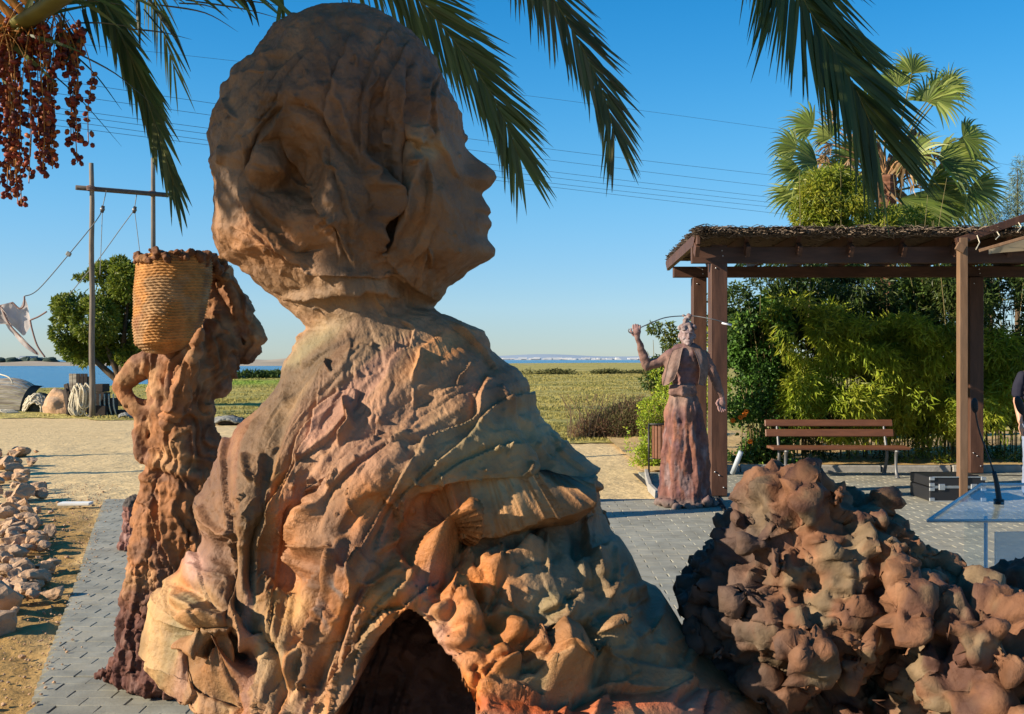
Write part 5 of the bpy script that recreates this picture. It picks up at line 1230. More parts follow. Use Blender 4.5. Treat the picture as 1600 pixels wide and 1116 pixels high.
foliage('lower_foliage', hedge, C, R, 6000, (.10, .018), YG + DG, 43, m='leafthin', hang=.5, floor=.05, clump=2)
culms(hedge, 4.4, 8.6, 15.3, 16.8, 110, 2.0, 3.9)
C = []; R = []
sh = thing('climbing_shrub', (3.9, 15.1, 0), 'glossy dark green climbing shrub dotted with orange flowers, right of the fisherwoman', 'shrub')
for k in range(44):
    px = r.uniform(1148, 1225); py = r.uniform(470, 725); d = r.uniform(15.0, 15.6); C.append(W(px, py, d)); R.append((r.uniform(.18, .34), r.uniform(.2, .3), r.uniform(.18, .34)))
foliage('foliage', sh, C, R, 21000, (.075, .055), [(.06, .14, .02), (.09, .19, .028), (.04, .09, .018), (.16, .25, .035)], 44, hang=.4, floor=.05, clump=2)
culms(sh, 3.5, 4.1, 15.1, 15.5, 30, 1.2, 2.6, 'stem')
for (px, py) in ((1145, 657), (1163, 648), (1157, 652), (1172, 690), (1166, 643)):
    c0 = W(px, py, 14.8); mb = MB()
    for q in range(7):
        a = q * .9; mb.add(ICO1[0] * np.array((.022, .012, .018)) + c0 + np.array((math.cos(a) * .022, -.01, math.sin(a) * .022)), None, ICO1[1])
    mb.build('flower', M['petal'], sh, True)
# yellow-green bamboo top rising over the pergola roof
bt = thing('bamboo_clump', (6.0, 17.8, 0), 'yellow-green feathery bamboo clump rising over the pergola roof below the fan palm', 'bamboo')
C = []; R = []
for k in range(34):
    px = r.choice((r.uniform(1262, 1350), r.uniform(1262, 1350), r.uniform(1350, 1450))); py = r.uniform(278, 390) if px < 1350 else r.uniform(335, 400); d = r.uniform(17.2, 18.3)
    C.append(W(px, py, d)); R.append((r.uniform(.2, .36),) * 3)
foliage('foliage', bt, C, R, 26000, (.12, .03), YG, 45, m='leafthin', hang=.4, clump=2.2)
culms(bt, 5.0, 7.2, 17.2, 18.2, 26, 3.6, 5.0)
# shrubs left of the fisherwoman
ls = thing('lime_shrub', (2.1, 14.6, 0), 'bright lime-green shrub behind the litter bin, left of the fisherwoman', 'shrub')
C = []; R = []
for px, py, rr_ in ((996, 692, .17), (992, 665, .13), (1000, 722, .14), (1022, 700, .22), (1008, 665, .18), (1032, 640, .24), (1045, 610, .22), (1030, 590, .15), (1012, 640, .15), (1005, 690, .14), (1045, 690, .25), (1040, 730, .2), (1018, 728, .18), (1046, 660, .26), (1010, 715, .15), (1100, 600, .35), (1100, 540, .3), (1090, 660, .35), (1062, 570, .22), (1068, 640, .25)):
    C.append(W(px, py, 14.6)); R.append((rr_ * 1.1, rr_, rr_))
foliage('foliage', ls, C, R, 13000, (.055, .02), [(.38, .44, .03), (.28, .38, .03), (.46, .48, .04)], 46, hang=.1, floor=.03, clump=2.5)
culms(ls, 1.9, 2.6, 14.5, 14.8, 14, .5, 1.3, 'stem')
ds = thing('dark_shrub', (2.45, 15.6, 0), 'darker leafy shrub with a yellow top showing between the fisherwoman and her raised arm', 'shrub')
C = [W(x, y, 15.6) for x, y in ((1022, 512), (1043, 520), (1050, 540), (1030, 575), (1020, 595), (1050, 590), (1060, 560), (1150, 520), (1150, 480), (1100, 500))]; R = [(.11, .12, .09), (.16, .15, .17), (.16, .15, .2), (.22, .2, .2), (.2, .2, .15), (.3, .2, .3), (.2, .2, .3), (.3, .3, .4), (.25, .3, .4), (.2, .3, .4)]
foliage('foliage', ds, C, R, 8000, (.07, .035), DG + [(.17, .19, .03), (.25, .24, .03)], 47, hang=.2, clump=2.5)
culms(ds, 2.2, 3.0, 15.4, 15.8, 16, 1.4, 2.1, 'stem')
bs = thing('dry_bush', tuple(G(955, 690)), 'dry reddish-brown bush at the edge of the marsh beside the sandy path', 'bush')
C = []; R = []
for px, py, rr_ in ((915, 678, .3), (935, 668, .35), (958, 660, .4), (980, 655, .42), (1000, 648, .45), (925, 685, .25), (960, 680, .35), (990, 678, .4), (1015, 650, .4), (1020, 680, .4)):
    C.append(W(px, py, 20.3)); R.append((rr_ * 1.2, rr_, rr_ * .8))
foliage('foliage', bs, C, R, 16000, (.09, .012), [(.26, .15, .08), (.20, .11, .07), (.18, .17, .07), (.30, .19, .12)], 48, m='marshleaf', hang=-.5, floor=.0)
mb = MB()
for k in range(60):
    x = G(955, 690)[0] + r.uniform(-.8, .9); y = 20.3 + r.uniform(-.3, .3); a = r.uniform(-.5, .5); P = [(x, y, 0), (x + a * .3, y, .4), (x + a, y, .9)]; mb.tube(P, [.012, .008, .004], 3, False)
o = mb.build('twigs', M['bark'], bs); o['kind'] = 'stuff'
for k, (x0, x1, y, dd, lb) in enumerate(((815, 905, 583, 105, 'long low dark shrub in the marsh nearest the statue shoulder'), (928, 962, 583, 108, 'small round dark shrub far out in the marsh'), (985, 1040, 584, 112, 'faint low shrub in the marsh behind the raised hand'))):
    C = [W(r.uniform(x0, x1), y - 1, dd) for _ in range(8)]; R = [(1.3, 1.0, .26)] * 8
    V, F, Cc = leafcloud(C, R, 1200, (.3, .14), [(.10, .105, .035), (.14, .13, .045), (.08, .085, .03)], 60 + k, floor=0)
    tag(put('marsh_shrub', V, F, M['marshleaf'], None, False, Cc), lb, 'shrub', 'low shrubs out in the marsh')
C = [W(r.uniform(345, 445), 588, 84) for _ in range(20)]; V, F, Cc = leafcloud(C, [(1.2, .8, .45)] * 20, 2600, (.35, .14), [(.05, .085, .02), (.08, .12, .03)], 70, floor=0)
tag(put('shore_bushes', V, F, M['marshleaf'], None, False, Cc), 'line of low green bushes along the river shore left of the statue shoulder', 'bushes', kind='stuff')

# ---- round tree behind the net poles
tr = thing('mastic_tree', (W(150, 0, 33)[0], 33, 0), 'round dense green tree behind the fishing net poles by the water', 'tree')
DT = 33.0; C = []; R = []
for px, py, rp in ((130, 455, 26), (165, 440, 30), (200, 440, 30), (215, 480, 40), (110, 480, 22), (95, 475, 14), (100, 520, 20), (120, 545, 22), (105, 548, 16), (150, 500, 36), (180, 540, 36), (205, 560, 26), (195, 585, 18), (150, 540, 26), (240, 460, 34), (245, 520, 40), (186, 420, 18), (92, 500, 10), (125, 560, 14)):
    C.append(W(px, py, DT + r.uniform(-.8, .8))); R.append(np.array((rp, rp * .9, rp)) * DT / FP)
foliage('crown', tr, C, R, 46000, (.16, .075), [(.14, .19, .02), (.19, .23, .025), (.09, .13, .018), (.24, .27, .035)], 49, hang=.1, shell=.75, clump=1.1)
mb = MB(); b0 = np.array((W(185, 0, DT)[0], DT, -.1))
for e in ((130, 540), (150, 480), (200, 470), (220, 520), (110, 520), (190, 560)):
    mb.tube(spl([b0, b0 + np.array((.1, 0, .8)), (b0 + W(*e, DT)) / 2 + np.array((0, 0, .4)), W(*e, DT)], 5), np.linspace(.16, .05, 16), 7)
mb.build('trunk', M['bark'], tr, True)

# ---- fan palm behind the pergola
DW = 20.0
fp = thing('fan_palm', (W(1385, 0, DW)[0], DW, 0), 'fan palm with drooping green fans and dry tan leaves, standing behind the pergola', 'palm tree')
z0 = W(0, 275, DW)[2]; nr_ = 120; nt_ = 20; z = np.linspace(0, z0, nr_); a = np.linspace(0, 2 * math.pi, nt_, endpoint=False)
scr = ((z[:, None] * 9 + (a / (2 * math.pi))[None, :]) % 1.0)
R_ = .17 + .04 * scr + .01 * np.sin(7 * a)[None, :]; x0 = W(1385, 0, DW)[0]
V = np.stack([x0 + R_ * np.cos(a), DW + R_ * np.sin(a), np.repeat(z[:, None], nt_, 1)], -1).reshape(-1, 3); i = np.arange(nr_ - 1)[:, None] * nt_; j = np.arange(nt_)[None, :]; j2 = (j + 1) % nt_
M['palmtrunk'] = mat('palmtrunk', (.16, .075, .045), .9, .1, var=.4, vscale=5, bump=.8, bscale=14)
put('trunk', V, np.stack([i + j, i + j2, i + nt_ + j2, i + nt_ + j], -1).reshape(-1, 4), M['palmtrunk'], fp)
def fan(hub, direc, R0, spread, seed, root, dry=False, nseg=26, droop=.6):
    r = np.random.RandomState(seed); hub = np.array(hub); R0 = R0 * 1.2; droop = droop * 1.35; d = np.array(direc, float); d /= np.linalg.norm(d)
    face = np.array((r.uniform(-.4, .4), -1, r.uniform(-.1, .7))); s = np.cross(d, face); s /= np.linalg.norm(s); V = []; F = []; cc = []
    gcol = ((.42, .27, .13), (.30, .18, .09)) if dry else ((.18, .24, .04), (.30, .34, .08), (.11, .15, .03))
    for k in range(nseg):
        a = (k / (nseg - 1) - .5) * spread + r.uniform(-.03, .03); dd = d * math.cos(a) + s * math.sin(a); ll = R0 * (1 - .18 * abs(a) / (spread / 2)) * r.uniform(.9, 1.08)
        wv = np.cross(dd, face); wv /= np.linalg.norm(wv); wv = wv * .8 + face * .25 * (1 if k % 2 else -1); q = hub.copy(); b = len(V); w0 = R0 * .031
        dr = droop * r.uniform(.6, 1.4)
        for t in range(7):
            ww = w0 * (.2, .8, 1.25, 1.15, .8, .45, .06)[t]; V += [q - wv * ww, q + wv * ww]; dd2 = dd + np.array((0, 0, -1)) * dr * max(0, (t - 2)) / 4; dd2 /= np.linalg.norm(dd2)
            if dry: dd2 = dd2 + r.normal(0, .25, 3); dd2 /= np.linalg.norm(dd2)
            q = q + dd2 * ll / 6
        for t in range(6): F.append((b + 2 * t, b + 2 * t + 1, b + 2 * t + 3, b + 2 * t + 2))
        c = np.array(gcol[r.randint(len(gcol))]) * r.uniform(.75, 1.25); cc += [c] * 14
    P = spl([root, (np.array(root) + hub) / 2 + np.array((0, 0, .12)), hub], 4)
    st_ = MB().tube(P, np.linspace(.022, .012, len(P)), 5).build('leaf_stalk', M['rachis'] if not dry else M['dryst'], fp, True)
    put('fan_leaf', np.array(V), np.array(F), M['leafthin'], st_, False, np.array(cc))
M['dryst'] = mat('dryst', (.40, .22, .10), .8, .2, var=.2)
crown = lambda x, y, o=0: W(x, y, DW + o)
r2 = random.Random(2)
for k, (rx, ry, hx, hy, dx, dz, R0, sp, dr) in enumerate((
    (1380, 300, 1285, 205, -1, .35, .62, 2.6, .9), (1380, 290, 1290, 255, -1, .1, .72, 2.6, .6), (1380, 310, 1290, 290, -1, -.35, .85, 2.6, .6), (1385, 320, 1320, 325, -.5, -.8, .7, 2.6, .5),
    (1390, 260, 1440, 170, .35, 1, .55, 3.4, 1.0), (1395, 260, 1450, 165, 1, .3, .72, 3.0, 1.0), (1395, 280, 1458, 250, 1, .05, .98, 2.4, .8), (1395, 290, 1445, 280, .8, -.45, 1.15, 2.6, .6), (1395, 300, 1420, 320, .35, -1, .8, 2.8, .3), (1390, 310, 1405, 305, .8, -.8, 1.15, 2.2, .4),
    (1380, 300, 1270, 270, -1, -.1, .7, 2.6, .7), (1395, 300, 1500, 290, 1, -.6, .75, 2.6, .6), (1395, 280, 1490, 220, 1, 0, .7, 2.8, .9), (1385, 300, 1345, 250, -.7, .2, .7, 2.8, .7), (1390, 300, 1415, 250, .4, .2, .7, 2.8, .7), (1390, 310, 1400, 335, 0, -1, .6, 2.6, .3), (1380, 250, 1400, 150, .1, 1, .6, 2.2, .9), (1380, 250, 1360, 180, -.4, 1, .5, 2.6, 1.0), (1385, 290, 1350, 300, -.2, -1, .7, 2.4, .2), (1395, 290, 1475, 245, 1, -.3, .95, 2.4, .8), (1395, 300, 1462, 300, 1, -.7, .95, 2.4, .6), (1380, 300, 1262, 235, -1, .2, .55, 2.6, .9), (1380, 310, 1262, 300, -1, -.5, .65, 2.6, .7), (1395, 260, 1470, 150, .8, .6, .5, 3.0, 1.0), (1385, 300, 1375, 330, -.1, -1, .75, 2.6, .3), (1395, 270, 1420, 130, .1, 1, .55, 2.6, 1.0), (1390, 300, 1440, 330, .3, -1, .7, 2.6, .3), (1385, 280, 1310, 220, -.6, .7, .5, 2.8, 1.), (1385, 270, 1330, 270, -.9, -.3, .6, 2.4, .6))):
    hx = 1385 + (hx - 1385) * 1.14; hy = 262 + (hy - 262) * 1.12
    fan(crown(hx, hy, r2.uniform(-.5, .3)), (dx, r2.uniform(-.5, .2), dz), R0, sp, 100 + k, crown(rx, ry), droop=dr)
for k, (hx, hy, dx, dz, R0) in enumerate(((1310, 205, -.4, .5, .35), (1330, 195, .2, .5, .35), (1300, 225, -.8, -.3, .4), (1335, 225, .3, -.9, .5), (1370, 235, 0, -1, .6), (1390, 240, .2, -1, .8), (1420, 215, .3, -1, .6), (1440, 215, 0, -1, .5), (1315, 235, 0, -1, .4), (1375, 280, .1, -1, .7), (1400, 290, 0, -1, .6), (1430, 200, 0, -1, .6), (1380, 200, 0, .6, .3), (1300, 190, -.3, .8, .4), (1320, 180, .4, .7, .35), (1345, 210, 0, -1, .5), (1290, 240, -.3, -1, .45), (1325, 250, 0, -1, .55), (1355, 265, 0, -1, .6), (1410, 250, .2, -1, .7), (1450, 235, .4, -1, .5), (1340, 185, .1, -.8, .5), (1365, 215, -.1, -1, .5))):
    fan(crown(hx, hy, r2.uniform(-.3, .3)), (dx, r2.uniform(-.3, .3), dz), R0, 1.6, 200 + k, crown(1385, 280), dry=True, nseg=18, droop=.8)
# feathery trees beyond, right edge
for k, (px, py0, py1, lb) in enumerate(((1590, 255, 380, 'tall wispy grey-green tree top at the right edge beyond the pergola'), (1548, 315, 390, 'shorter wispy grey-green tree top left of the tallest one'))):
    d = 30; t_ = thing('casuarina_tree', (W(px, 0, d)[0], d, 0), lb, 'tree')
    C = []; R = []
    for q in range(16): 
        yy_ = py0 + (py1 - py0) * (q / 15) ** .8; C.append(W(px + r.uniform(-1, 1) * (4 + q * 1.3), yy_, d)); R.append((.16 + .02 * q, .2, .28))
    foliage('foliage', t_, C, R, 2600, (.22, .012), [(.22, .26, .13), (.17, .21, .11)], 80 + k, hang=.4)
    MB().tube([(W(px, 0, d)[0], d, 0), W(px, 450, d), W(px, py0 + 8, d)], [.12, .07, .01], 6).build('trunk', M['bark'], t_, True)

# =================================================================== PERGOLA
pg = thing('pergola', (4.35, 12.8, 0), 'dark brown timber pergola with a brushwood roof standing on the paving', 'pergola')
posts = [((2.40, 11.62), .190), ((2.63, 14.02), .19), ((6.47, 13.95), .19), ((6.12, 11.55), .19)]
zt = 2.74
for k, ((x, y), s) in enumerate(posts):
    top_ = 2.93 if y < 12 else 2.75
    po = MB().box((x, y, top_ / 2 + .01), (s, s, top_ - .02), bev=.006).build('post', M['wood'], pg)
    for q, (dx, z) in enumerate(((.03, 2.86), (-.04, 2.66), (.04, 2.80), (.0, .26), (.05, .12), (-.05, .30))):
        MB().tube([(x + dx, y - s / 2 - .012, z), (x + dx, y - s / 2 + .01, z)], .008, 6).build('bolt', M['steel'], po, True)
def beam(y0, y1, x0, x1, z0, z1, th, nm):
    # slightly turned beams: front (y0 at x0) -> (y1 at x1)
    L = math.hypot(x1 - x0, y1 - y0); a = math.atan2(y1 - y0, x1 - x0)
    MB().box(((x0 + x1) / 2, (y0 + y1) / 2, (z0 + z1) / 2), (L, th, z1 - z0), rz=a, bev=.005).build(nm, M['woodbeam'], pg)
beam(11.56, 11.49, 2.08, 7.6, 2.715, 2.905, .075, 'front_beam')
beam(14.02, 13.95, 2.27, 7.6, 2.755, 2.905, .12, 'rear_beam')
beam(14.18, 14.11, 2.35, 7.6, 2.765, 2.90, .05, 'rear_beam')
for k, x in enumerate((2.10, 2.68, 3.27, 3.86, 4.46, 5.06, 5.66, 6.26, 6.86, 7.4)):
    xr = x + .17
    # rafter with a bevelled tail
    y0, y1 = 11.30, 14.55; w = .05; z0, z1 = 2.907, 3.035
    V = []
    for sx in (-1, 1):
        for (yy_, zz_) in ((y0, z1 - .03), (y0 + .03, z1), (y1 - .03, z1), (y1, z1 - .03), (y1 - .16, z0), (y0 + .16, z0)):
            t = (yy_ - y0) / (y1 - y0); V.append((x + (xr - x) * t + sx * w / 2, yy_, zz_))
    V = np.array(V); m = MB(); m.add(V, [(q, (q + 1) % 6, (q + 1) % 6 + 6, q + 6) for q in range(6)] + [(0, 5, 4, 3), (0, 3, 2, 1), (6, 9, 10, 11), (6, 7, 8, 9)])
    # hanging tail block seen under the roof edge
    o = m.build('rafter', M['wood'], pg)
    MB().box((x + .01, 11.385, 2.855), (.05, .13, .13), rx=.5, bev=.004).build('rafter_tail', M['wood'], o)
# side fascia on the left
V = []; x0, y0, x1, y1 = 2.11, 11.26, 2.29, 14.6
MB().box(((x0 + x1) / 2, (y0 + y1) / 2, 2.97), (.04, math.hypot(x1 - x0, y1 - y0), .13), rz=-math.atan2(x1 - x0, y1 - y0), bev=.004).build('fascia', M['wood'], pg)
# brushwood: thousands of thin twigs in layers
r = np.random.RandomState(8); n = 14000
x = r.uniform(2.18, 7.9, n); y = r.uniform(11.25, 14.6, n); edge = r.rand(n) < .38; y = np.where(edge, 11.25 + r.exponential(.04, n), y); edl = r.rand(n) < .12; x = np.where(edl, 2.17 + r.exponential(.05, n), x)
z = 3.05 + r.uniform(0, .06, n) * (1 - .3 * edge) - edge * r.uniform(0, .05, n); L = r.uniform(.10, .30, n); a = r.normal(0, .5, n) + np.where(r.rand(n) < .25, 1.57, 0); el = r.normal(0, .10, n)
x = x + .17 * (y - 11.3) / 3.2
d = np.stack([np.cos(a) * np.cos(el), np.sin(a) * np.cos(el), np.sin(el)], -1); p = np.stack([x, y, z], -1); s = np.stack([-np.sin(a), np.cos(a), a * 0], -1) * r.uniform(.003, .006, n)[:, None]; u = np.array((0, 0, 1)) * r.uniform(.003, .006, n)[:, None]
bend = r.normal(0, .02, (n, 3)); V = []
for t in (0, .5, 1):
    c = p + d * (L * (t - .5))[:, None] + (bend if t == .5 else 0); w = 1 - .6 * t
    V += [c - s * w, c + s * w * .6 + u * w, c + s * w - u * w]
V = np.stack(V, 1).reshape(-1, 3); b = np.arange(n)[:, None, None] * 9
q = np.array([[0, 1, 4, 3], [1, 2, 5, 4], [2, 0, 3, 5], [3, 4, 7, 6], [4, 5, 8, 7], [5, 3, 6, 8]])[None]
cc = np.array((.12, .09, .065)) * r.uniform(.4, 1.6, (n, 1)); cc = np.repeat(cc, 9, 0)
o = put('brushwood_roof', V, (b + q).reshape(-1, 4), M['thatch'], pg, False, cc); o['kind'] = 'stuff'
V, F = lat(np.linspace(11.24, 14.6, 30), np.linspace(2.17, 7.85, 50), lambda V: 3.045 + 0 * V[:, 0]); Vt = V.copy(); V[:, 0] += .17 * (V[:, 1] - 11.3) / 3.2
V2 = V.copy(); V2[:, 2] += .045 + .012 * fbm(V * 6, 2, 3)
put('roof_mat', np.vstack([V, V2]), np.vstack([F[:, ::-1], F + len(V)]), M['darkthatch'] if 'darkthatch' in M else M['bark'], pg)

# ---- bench
bn = thing('bench', (W(1305, 0, 13.7)[0], 13.7, 0), 'reddish wooden slatted bench with cast metal legs in front of the bamboo hedge', 'bench')
bx0, bx1 = W(1200, 0, 13.7)[0], W(1402, 0, 13.7)[0]; xc = (bx0 + bx1) / 2; Lb = bx1 - bx0
for k, (dy, z) in enumerate(((0, .40), (.12, .405), (.24, .40))):
    MB().box((xc + .03, 13.45 + dy, z), (Lb + .08, .105, .04), bev=.008).build('seat_slat', M['benchwood'], bn)
for z, dy, h in ((.58, .36, .105), (.715, .40, .095)):
    MB().box((xc, 13.48 + dy, z), (Lb, .032, h), rx=-.2, bev=.008).build('back_slat', M['benchwood'], bn)
for x in (bx0 + .17, bx1 - .12):
    mb = MB(); 
    mb.tube(spl([(x, 13.38, .0), (x, 13.43, .12), (x, 13.43, .28), (x, 13.40, .37)], 5), np.interp(np.linspace(0, 1, 16), [0, .15, .5, 1], [.042, .024, .020, .028]), 8)
    mb.tube(spl([(x, 13.86, .0), (x, 13.80, .14), (x, 13.76, .3), (x, 13.84, .55), (x, 13.90, .76)], 5), np.interp(np.linspace(0, 1, 21), [0, .1, .4, 1], [.042, .024, .022, .016]), 8)
    mb.box((x, 13.60, .365), (.04, .48, .028)); mb.build('leg', M['castmetal'], bn, True)
# ---- litter bin
gb = G(1014, 745); bi = thing('litter_bin', (gb[0] + .17, gb[1], 0), 'slatted wooden litter bin hung in a thin dark frame beside the fisherwoman', 'litter bin')
mb = MB(); zt_ = CH - (663 - HY) * gb[1] / FP
for dx in (0, .38): mb.tube([(gb[0] + dx, gb[1], 0), (gb[0] + dx, gb[1], zt_ + .01)], .013, 6)
mb.tube([(gb[0], gb[1], zt_), (gb[0] + .38, gb[1], zt_)], .012, 6); mb.tube([(gb[0], gb[1], .25), (gb[0] + .38, gb[1], .25)], .012, 6)
mb.build('frame', M['blackmetal'], bi, True)
for k in range(18):
    a = 2 * math.pi * k / 18; MB().box((gb[0] + .20 + .15 * math.cos(a), gb[1] + .15 * math.sin(a), zt_ - .24), (.018, .044, .44), rz=a, bev=.003).build('slat', M['benchwood'], bi)
V = []; MB().tube([(gb[0] + .20, gb[1], zt_ - .46), (gb[0] + .20, gb[1], zt_ - .05)], .135, 20).build('liner', M['blackmetal'], bi, True)
# ---- grey pipe
P0, P1 = G(1134, 730), W(1158, 706, 13.4)
o = MB().tube([(G(1128, 737)[0], 13.55, .05), P1], .034, 14).build('pipe', M['pipe'], None, True)
tag(o, 'short grey pipe leaning up from the ground between the post and the shrub', 'pipe')

# ---- awning: post, sloping frame and canvas at the right edge
aw = thing('awning', (W(1503, 0, 11.2)[0], 11.2, 0), 'beige canvas awning on a square tan timber post at the right edge', 'awning')
ap = W(1503.5, 0, 11.2)[0]; at_ = W(0, 372, 11.2)[2]
MB().box((ap, 11.2, at_ / 2), (.092, .092, at_), bev=.005).build('post', M['tanwood'], aw)
a0 = W(1494, 378, 11.2); a1 = W(1760, 285, 11.2)
def bar(p, q, w, h, nm, m, par=aw):
    p = np.array(p); q = np.array(q); d = q - p; L = np.linalg.norm(d); o = MB().box((p + q) / 2, (L, w, h), rz=math.atan2(d[1], d[0]), ry=-math.asin(d[2] / L), bev=.004).build(nm, m, par); return o
bar(a0, a1, .07, .085, 'frame_bar', M['wood']); bar(W(1530, 392, 11.0), W(1770, 322, 10.6), .03, .035, 'frame_bar', M['tanwood'])
V = [W(1532, 388, 11.05), W(1640, 390, 10.7), W(1770, 395, 10.6), W(1770, 318, 10.7), W(1660, 352, 10.8)]
c1 = spl([W(1545, 386, 11.05), W(1620, 364, 10.9), W(1770, 320, 10.7)], 8); c2 = spl([W(1545, 391, 11.02), W(1620, 392, 11.6), W(1770, 393, 12.4)], 8)
n_ = len(c1); rows = [c1 * (1 - t) + c2 * t + np.array((0, 0, -.06 * math.sin(t * math.pi))) for t in np.linspace(0, 1, 8)]
V = np.vstack(rows); put('canvas', V, grid_faces(8, n_), M['canvas'], aw, True)
for x, y, y2 in ((1527, 368, 390), (1558, 362, 374), (1592, 348, 362)):
    MB().tube([W(x, y, 11.15), W(x + 4, (y + y2) / 2, 11.05), W(x - 2, y2, 11.0)], .006, 4).build('lacing', M['rope'], aw)
MB().box(W(1501, 387, 11.13), (.10, .03, .09), ry=.5, bev=.004).build('bracket', M['tanwood'], aw)

# ---- flight case on the paving
fc = thing('flight_case', (W(1500, 0, 11.3)[0], 11.35, 0), 'low black flight case with metal edges standing beside the awning post', 'case')
x0, x1 = W(1457, 0, 11.1)[0], W(1545, 0, 11.1)[0]; cxx = (x0 + x1) / 2; Wc = x1 - x0
MB().box((cxx, 11.45, .085), (Wc, .55, .15), bev=.008).build('base', M['blackmetal'], fc); MB().box((cxx, 11.45, .225), (Wc, .55, .11), bev=.008).build('lid', M['blackmetal'], fc)
for z in (.012, .162, .178, .282):
    MB().box((cxx, 11.172, z), (Wc - .06, .012, .012)).build('edge_strip', M['steel'], fc)
for sx in (-1, 1):
    for z in (.03, .145, .195, .265): MB().box((cxx + sx * (Wc / 2 - .025), 11.170, z), (.06, .02, .04), bev=.004).build('corner', M['steel'], fc)
for dx in (-.18, .18): MB().box((cxx + dx, 11.166, .17), (.07, .02, .07), bev=.004).build('latch', M['steel'], fc)
# cables on the ground
def cable(pts, rad, lb, nm='cable'):
    P = spl([np.array(G(*p)) + np.array((0, 0, rad + .008)) for p in pts], 8); tag(MB().tube(P, rad, 6).build(nm, M['rubber'], None, True), lb, 'cable')
cable([(1460, 752), (1435, 748), (1425, 755), (1440, 764), (1475, 768), (1490, 775)], .009, 'black cable looping on the paving left of the flight case')
cable([(1600, 745), (1540, 744), (1470, 745), (1430, 752), (1432, 762), (1458, 768)], .007, 'thinner black cable curving behind the flight case')
cable([(1118, 779), (1128, 795), (1138, 812), (1150, 840)], .012, 'dark cable running from the fisherwoman base towards the shell heap')
cable([(1121, 778), (1133, 796), (1143, 812), (1158, 842)], .010, 'second thinner dark cable beside the one at the fisherwoman base')

# ---- lectern
lc = thing('lectern', (W(1600, 0, 3.6)[0], 3.6, 0), 'clear acrylic lectern with a slanted top at the right edge', 'lectern')
A, B, C_, D_ = W(1450, 814, 3.35), W(1533, 757, 3.85), W(1740, 757, 3.85), W(1770, 850, 3.35)
def slab(pts, th, nm, m, par, n=(0, 0, 1)):
    P = np.array(pts); nn = np.cross(P[1] - P[0], P[2] - P[0]); nn /= np.linalg.norm(nn); k = len(P)
    V = np.vstack([P + nn * th / 2, P - nn * th / 2]); F = [tuple(range(k)), tuple(range(2 * k - 1, k - 1, -1))] + [(q, q + k, (q + 1) % k + k, (q + 1) % k) for q in range(k)]
    return put(nm, V, np.array(F), m, par)
D_ = A + (C_ - B) * 1.12 + np.array((0, 0, -.0)); 
tp = slab([A, B, C_, D_], .012, 'top', M['acrylic'], lc)
for p, q in ((A, D_), (A, B), (B, C_)): MB().tube([p, q], .006, 6).build('edge', M['acrylicedge'], tp, True)
lip = slab([A + np.array((0, -.004, .0)), D_ + np.array((0, -.004, 0)), D_ + np.array((0, -.02, .035)), A + np.array((0, -.02, .035))], .006, 'lip', M['acrylic'], lc)
xl = W(1520, 0, 3.6)[0]
slab([(xl, 3.5, .02), (xl, 3.5, 1.06), (xl + .03, 3.72, 1.10), (xl + .03, 3.72, .02)], .012, 'side_panel', M['acrylic'], lc)
MB().tube([(xl, 3.5, .02), (xl, 3.5, 1.05)], .007, 6).build('edge', M['acrylicedge'], lc, True)
xf = W(1549, 0, 3.55)[0]
slab([(xf, 3.52, .02), (xf, 3.52, .99), (xf + .5, 3.56, .99), (xf + .5, 3.56, .02)], .012, 'front_panel', M['acrylicfrost'] if 'acrylicfrost' in M else M['acrylicedge'], lc)
MB().box((xf + .15, 3.62, .012), (.66, .46, .02), bev=.004).build('base', M['acrylicedge'], lc)
mic = thing('lectern_microphone', tuple(W(1562, 785, 3.6)), 'slim black gooseneck microphone rising from the clear lectern', 'microphone')
nk = spl([W(1562, 786, 3.6), W(1556, 748, 3.62), W(1545, 715, 3.64), W(1530, 672, 3.66), W(1524, 642, 3.66)], 6)
MB().tube(nk[:9], np.linspace(.011, .008, 9), 8).build('grip', M['blackmetal'], mic, True); MB().tube(nk[8:], .0032, 6).build('neck', M['blackmetal'], mic, True)
MB().tube(spl([W(1524, 645, 3.66), W(1523, 634, 3.66), W(1523, 622, 3.66)], 4), [.004, .008, .011, .012, .012, .012, .011, .008, .003], 10).build('windscreen', M['rubber'], mic, True)
MB().tube([W(1561, 788, 3.6), W(1561, 780, 3.6)], .018, 12).build('socket', M['blackmetal'], mic, True)
mic2 = thing('lectern_microphone', tuple(W(1640, 785, 3.6)), 'second gooseneck microphone whose dark head shows in front of the man at the right edge', 'microphone')
nk = spl([W(1640, 786, 3.6), W(1630, 730, 3.62), W(1610, 680, 3.62), W(1598, 645, 3.62)], 6); MB().tube(nk, np.linspace(.009, .003, len(nk)), 8).build('neck', M['blackmetal'], mic2, True)
MB().tube(spl([W(1598, 648, 3.62), W(1593, 632, 3.62), W(1589, 619, 3.62)], 4), [.004, .009, .013, .014, .014, .014, .012, .009, .003], 10).build('windscreen', M['rubber'], mic2, True)

